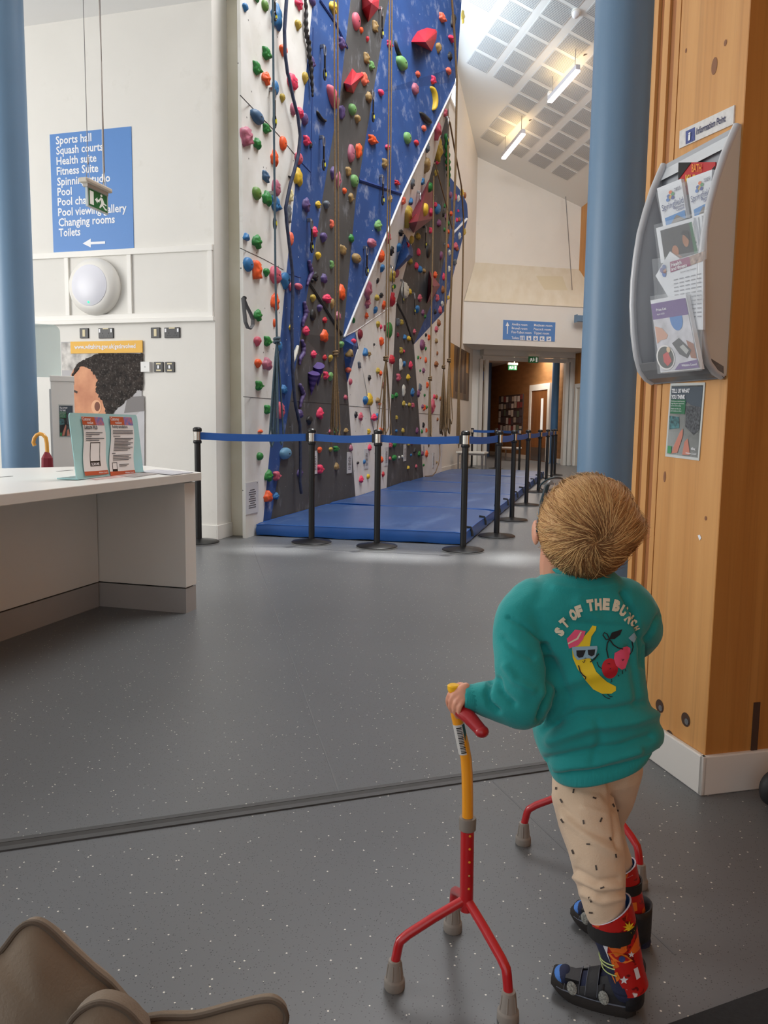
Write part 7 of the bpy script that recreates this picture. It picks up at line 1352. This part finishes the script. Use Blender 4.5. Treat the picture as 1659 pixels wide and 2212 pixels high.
# glasses
FRM = mat('glasses_frame', (40, 64, 74), .3); LENS = mat('glasses_lens', (200, 220, 225), .05, alpha=.25)
gl_ = mesh('glasses', MB().tube([K(1163, 1150, .0), K(1165, 1128, -.004), K(1171, 1085, .01), K(1182, 1048, .03), K(1190, 1040, .045)], .0022, 8, flat=2.0), FRM, per, smooth=True)
for s in (-1, 1):
    c_ = hp(.092, .030*s, .004); mesh('rim', MB().tube([c_+HRt*.023*math.cos(w)+HUp*.018*math.sin(w) for w in np.linspace(0, 6.283, 24)], .0016, 6), FRM, gl_, smooth=True)
    mesh('lens', MB().lathe([(.021, -.0006), (.021, .0006)], 20, c_, FD), LENS, gl_)
mesh('bridge', MB().tube([hp(.093, -.008, .008), hp(.096, 0, .011), hp(.093, .008, .008)], .0014, 6), FRM, gl_); mesh('side_shield', MB().prism([K(1171, 1090, .012), K(1175, 1052, .022), K(1190, 1040, .045), K(1186, 1072, .04)], r0*.0012), LENS, gl_)
mesh('temple_arm', MB().tube([hp(.092, .052, .006), hp(.05, .074, .004), hp(-.01, .078, -.004)], .0018, 6), FRM, gl_)
# ================================================================== tripod walking sticks
SRED = mat('stick_red', (188, 18, 26), .28, coat=.6); SYEL = mat('stick_yellow', (244, 160, 22), .28, coat=.6); RUB = mat('grey_rubber', (146, 138, 130), .75, bump=.08, bscale=120); RUB2 = mat('collar_rubber', (128, 120, 112), .6)
def rubber_foot(top, bot, par):
    ax = nrm(bot-top); L = np.linalg.norm(bot-top)
    o = mesh('rubber_foot', MB().lathe([(.0098, 0), (.0112, .001), (.0118, .004), (.0135, L*.35), (.0155, L*.62), (.0158, L*.64), (.0182, L*.68), (.0185, L*.72), (.0188, L*.95), (.0175, L)], 24, top, ax), RUB, par, smooth=True)
    t_ = nrm(np.cross(ax, V(1, 0, 0))); u_ = np.cross(ax, t_)
    for k in range(6): w = k*math.pi/3; d = t_*math.cos(w)+u_*math.sin(w); mesh('rib', MB().tube([top+ax*L*.12+d*.0118, top+ax*L*.60+d*.0150], .0016, 5), RUB, o)
def stick(feet, hub, lab, yel, zr, grip, lift=0.0):
    t = thing('walking_stick', hub*V(1, 1, 0), lab, 'walking stick')
    mesh('lower_tube', MB().tube([hub-ZV*.022, V(hub[0], hub[1], 0)*V(1, 1, 0)+ZV*zr+(yel[0]-hub)*V(1, 1, 0)], .0122, 18), SRED, t, smooth=True)
    topc = V(0, 0, zr)+(yel[0]*V(1, 1, 0))
    mesh('end_plug', MB().ell(hub-ZV*.021, V(.0122, 0, 0), V(0, .0122, 0), ZV*.004, 14, 6), SRED, t, smooth=True)
    cl = mesh('collar', MB().lathe([(.0125, -.012), (.0152, -.010), (.0155, .008), (.0145, .012), (.0102, .013)], 24, topc), RUB2, t, smooth=True)
    mesh('upper_tube', MB().tube(yel, .0100, 18), SYEL, t, smooth=True)
    mesh('top_cap', MB().lathe([(.0106, -.004), (.0112, 0), (.0112, .004), (.009, .006)], 20, yel[-1]), mat('stick_cap_yellow', (248, 190, 30), .3), t, smooth=True)
    for f in feet:
        o = f-hub; h = nrm(o*V(1, 1, 0)); r = np.linalg.norm((f-hub)*V(1, 1, 0)); top = f+ZV*.055
        p = [hub+ZV*.0-h*.002, hub+h*r*.45+ZV*(f[2]+.085-hub[2])*.42, hub+h*r*.82+ZV*(f[2]+.085-hub[2])*.80]; a = hub+h*r*.93+ZV*(f[2]+.086-hub[2])*.97; b = f-h*.004+ZV*.072
        leg = mesh('leg', MB().tube([p[0], p[1], p[2], a*.5+p[2]*.5, a, b*.6+a*.4, f+ZV*.050-h*.001], .0085, 14), SRED, t, smooth=True)
        rubber_foot(f+ZV*.054, f, leg)
    g0, g1, g2 = grip
    mesh('grip', MB().tube([g0, g0*.5+g1*.5, g1, g2], [.0115, .0125, .0125, .0105], 16), mat('grip_red', (168, 14, 26), .35, coat=.3), t, smooth=True); bpy.data.objects[-1] if False else None
    mesh('grip_end', MB().ell(g2, V(.0125, 0, 0), V(0, .0125, 0), ZV*.0105, 14, 8), mat('grip_red', (168, 14, 26), .35, coat=.3), t, smooth=True)
    return t
FA, FB, FC = fl(852, 2133)*V(1, 1, 0), fl(1097, 2203)*V(1, 1, 0), fl(978, 2009)*V(1, 1, 0); cen = (FA+FB+FC)/3
SPL = Plane(cen, f0); hub = SPL.at(1008, 1940)
yel = [SPL.at(*p) for p in ((1010, 1776), (1010, 1720), (1009, 1672), (1007, 1640), (1001, 1606), (992, 1572), (986, 1545), (981, 1515), (980, 1486))]
zr = float(SPL.at(1010, 1779)[2])
yel = [y_+f0*.0 for y_ in yel]
dgrip = -f0*.03
ws = stick([FA, FB, FC], hub, 'nearer tripod walking stick with yellow top and red lower tube, held by the child', yel, zr, (SPL.at(988, 1528)-f0*.006, SPL.at(1010, 1536)-f0*.03, SPL.at(1033, 1556)-f0*.05))
for i, (x, y) in enumerate(((1013.5, 1799), (1013, 1827), (1012.5, 1855), (1012, 1884), (1011, 1912))):
    c = SPL.at(x, y)-f0*.0118; mesh('height_hole' if i != 3 else 'height_button', MB().ell(c, r0*.0024, ZV*.0024, f0*(.001 if i != 3 else .0026), 10, 6), mat('hole_yellow', (226, 160, 40), .4) if i != 3 else mat('brass', (200, 170, 110), .25, .9), ws)
a, b = SPL.at(990, 1562), SPL.at(1003, 1626)
o = mesh('label_sleeve', MB().tube([a, a*.5+b*.5, b], .0103, 20), mat('label_silver', (206, 204, 200), .3), ws, smooth=True)
ax_ = nrm(b-a); sd_ = nrm(np.cross(ax_, f0)); 
for i in range(16):
    c = a+(b-a)*(.10+.055*i); mesh('barcode_bar', MB().tube([c-f0*.0104*math.cos(w)+sd_*.0104*math.sin(w) for w in np.linspace(-.55, .35, 7)], .0006 if i % 3 else .001, 4), BLACKM, o)
mesh('label_stripe', MB().add([a+(b-a)*f-f0*.01055*math.cos(w)+sd_*.01055*math.sin(w) for f in (.02, .98) for w in np.linspace(.55, 1.3, 7)], [(k, k+1, 8+k, 7+k) for k in range(6)]), col((44, 84, 84)), o)
# the other stick, slightly lifted, mostly hidden by the child
lz = .0; G1, G2 = fl(1130, 1822, lz), fl(1380, 1915, lz); mid = (G1+G2)/2; pr_ = nrm(V(-(G2-G1)[1], (G2-G1)[0], 0)); G3 = mid+pr_*.20; cen2 = (G1+G2+G3)/3; hub2 = cen2*V(1, 1, 0)+ZV*.165
y2 = [hub2*V(1, 1, 0)+V(0, 0, .30)]+[hub2*V(1, 1, 0)+V(0, 0, z)+r0*dx for z, dx in ((.36, 0), (.40, -.004), (.45, -.02), (.49, -.03), (.53, -.035))]
gq = y2[-2]; st2 = stick([G1, G2, G3], hub2, 'farther tripod walking stick, mostly hidden behind the child', y2, .295, (gq, gq-f0*.03, gq-f0*.07))
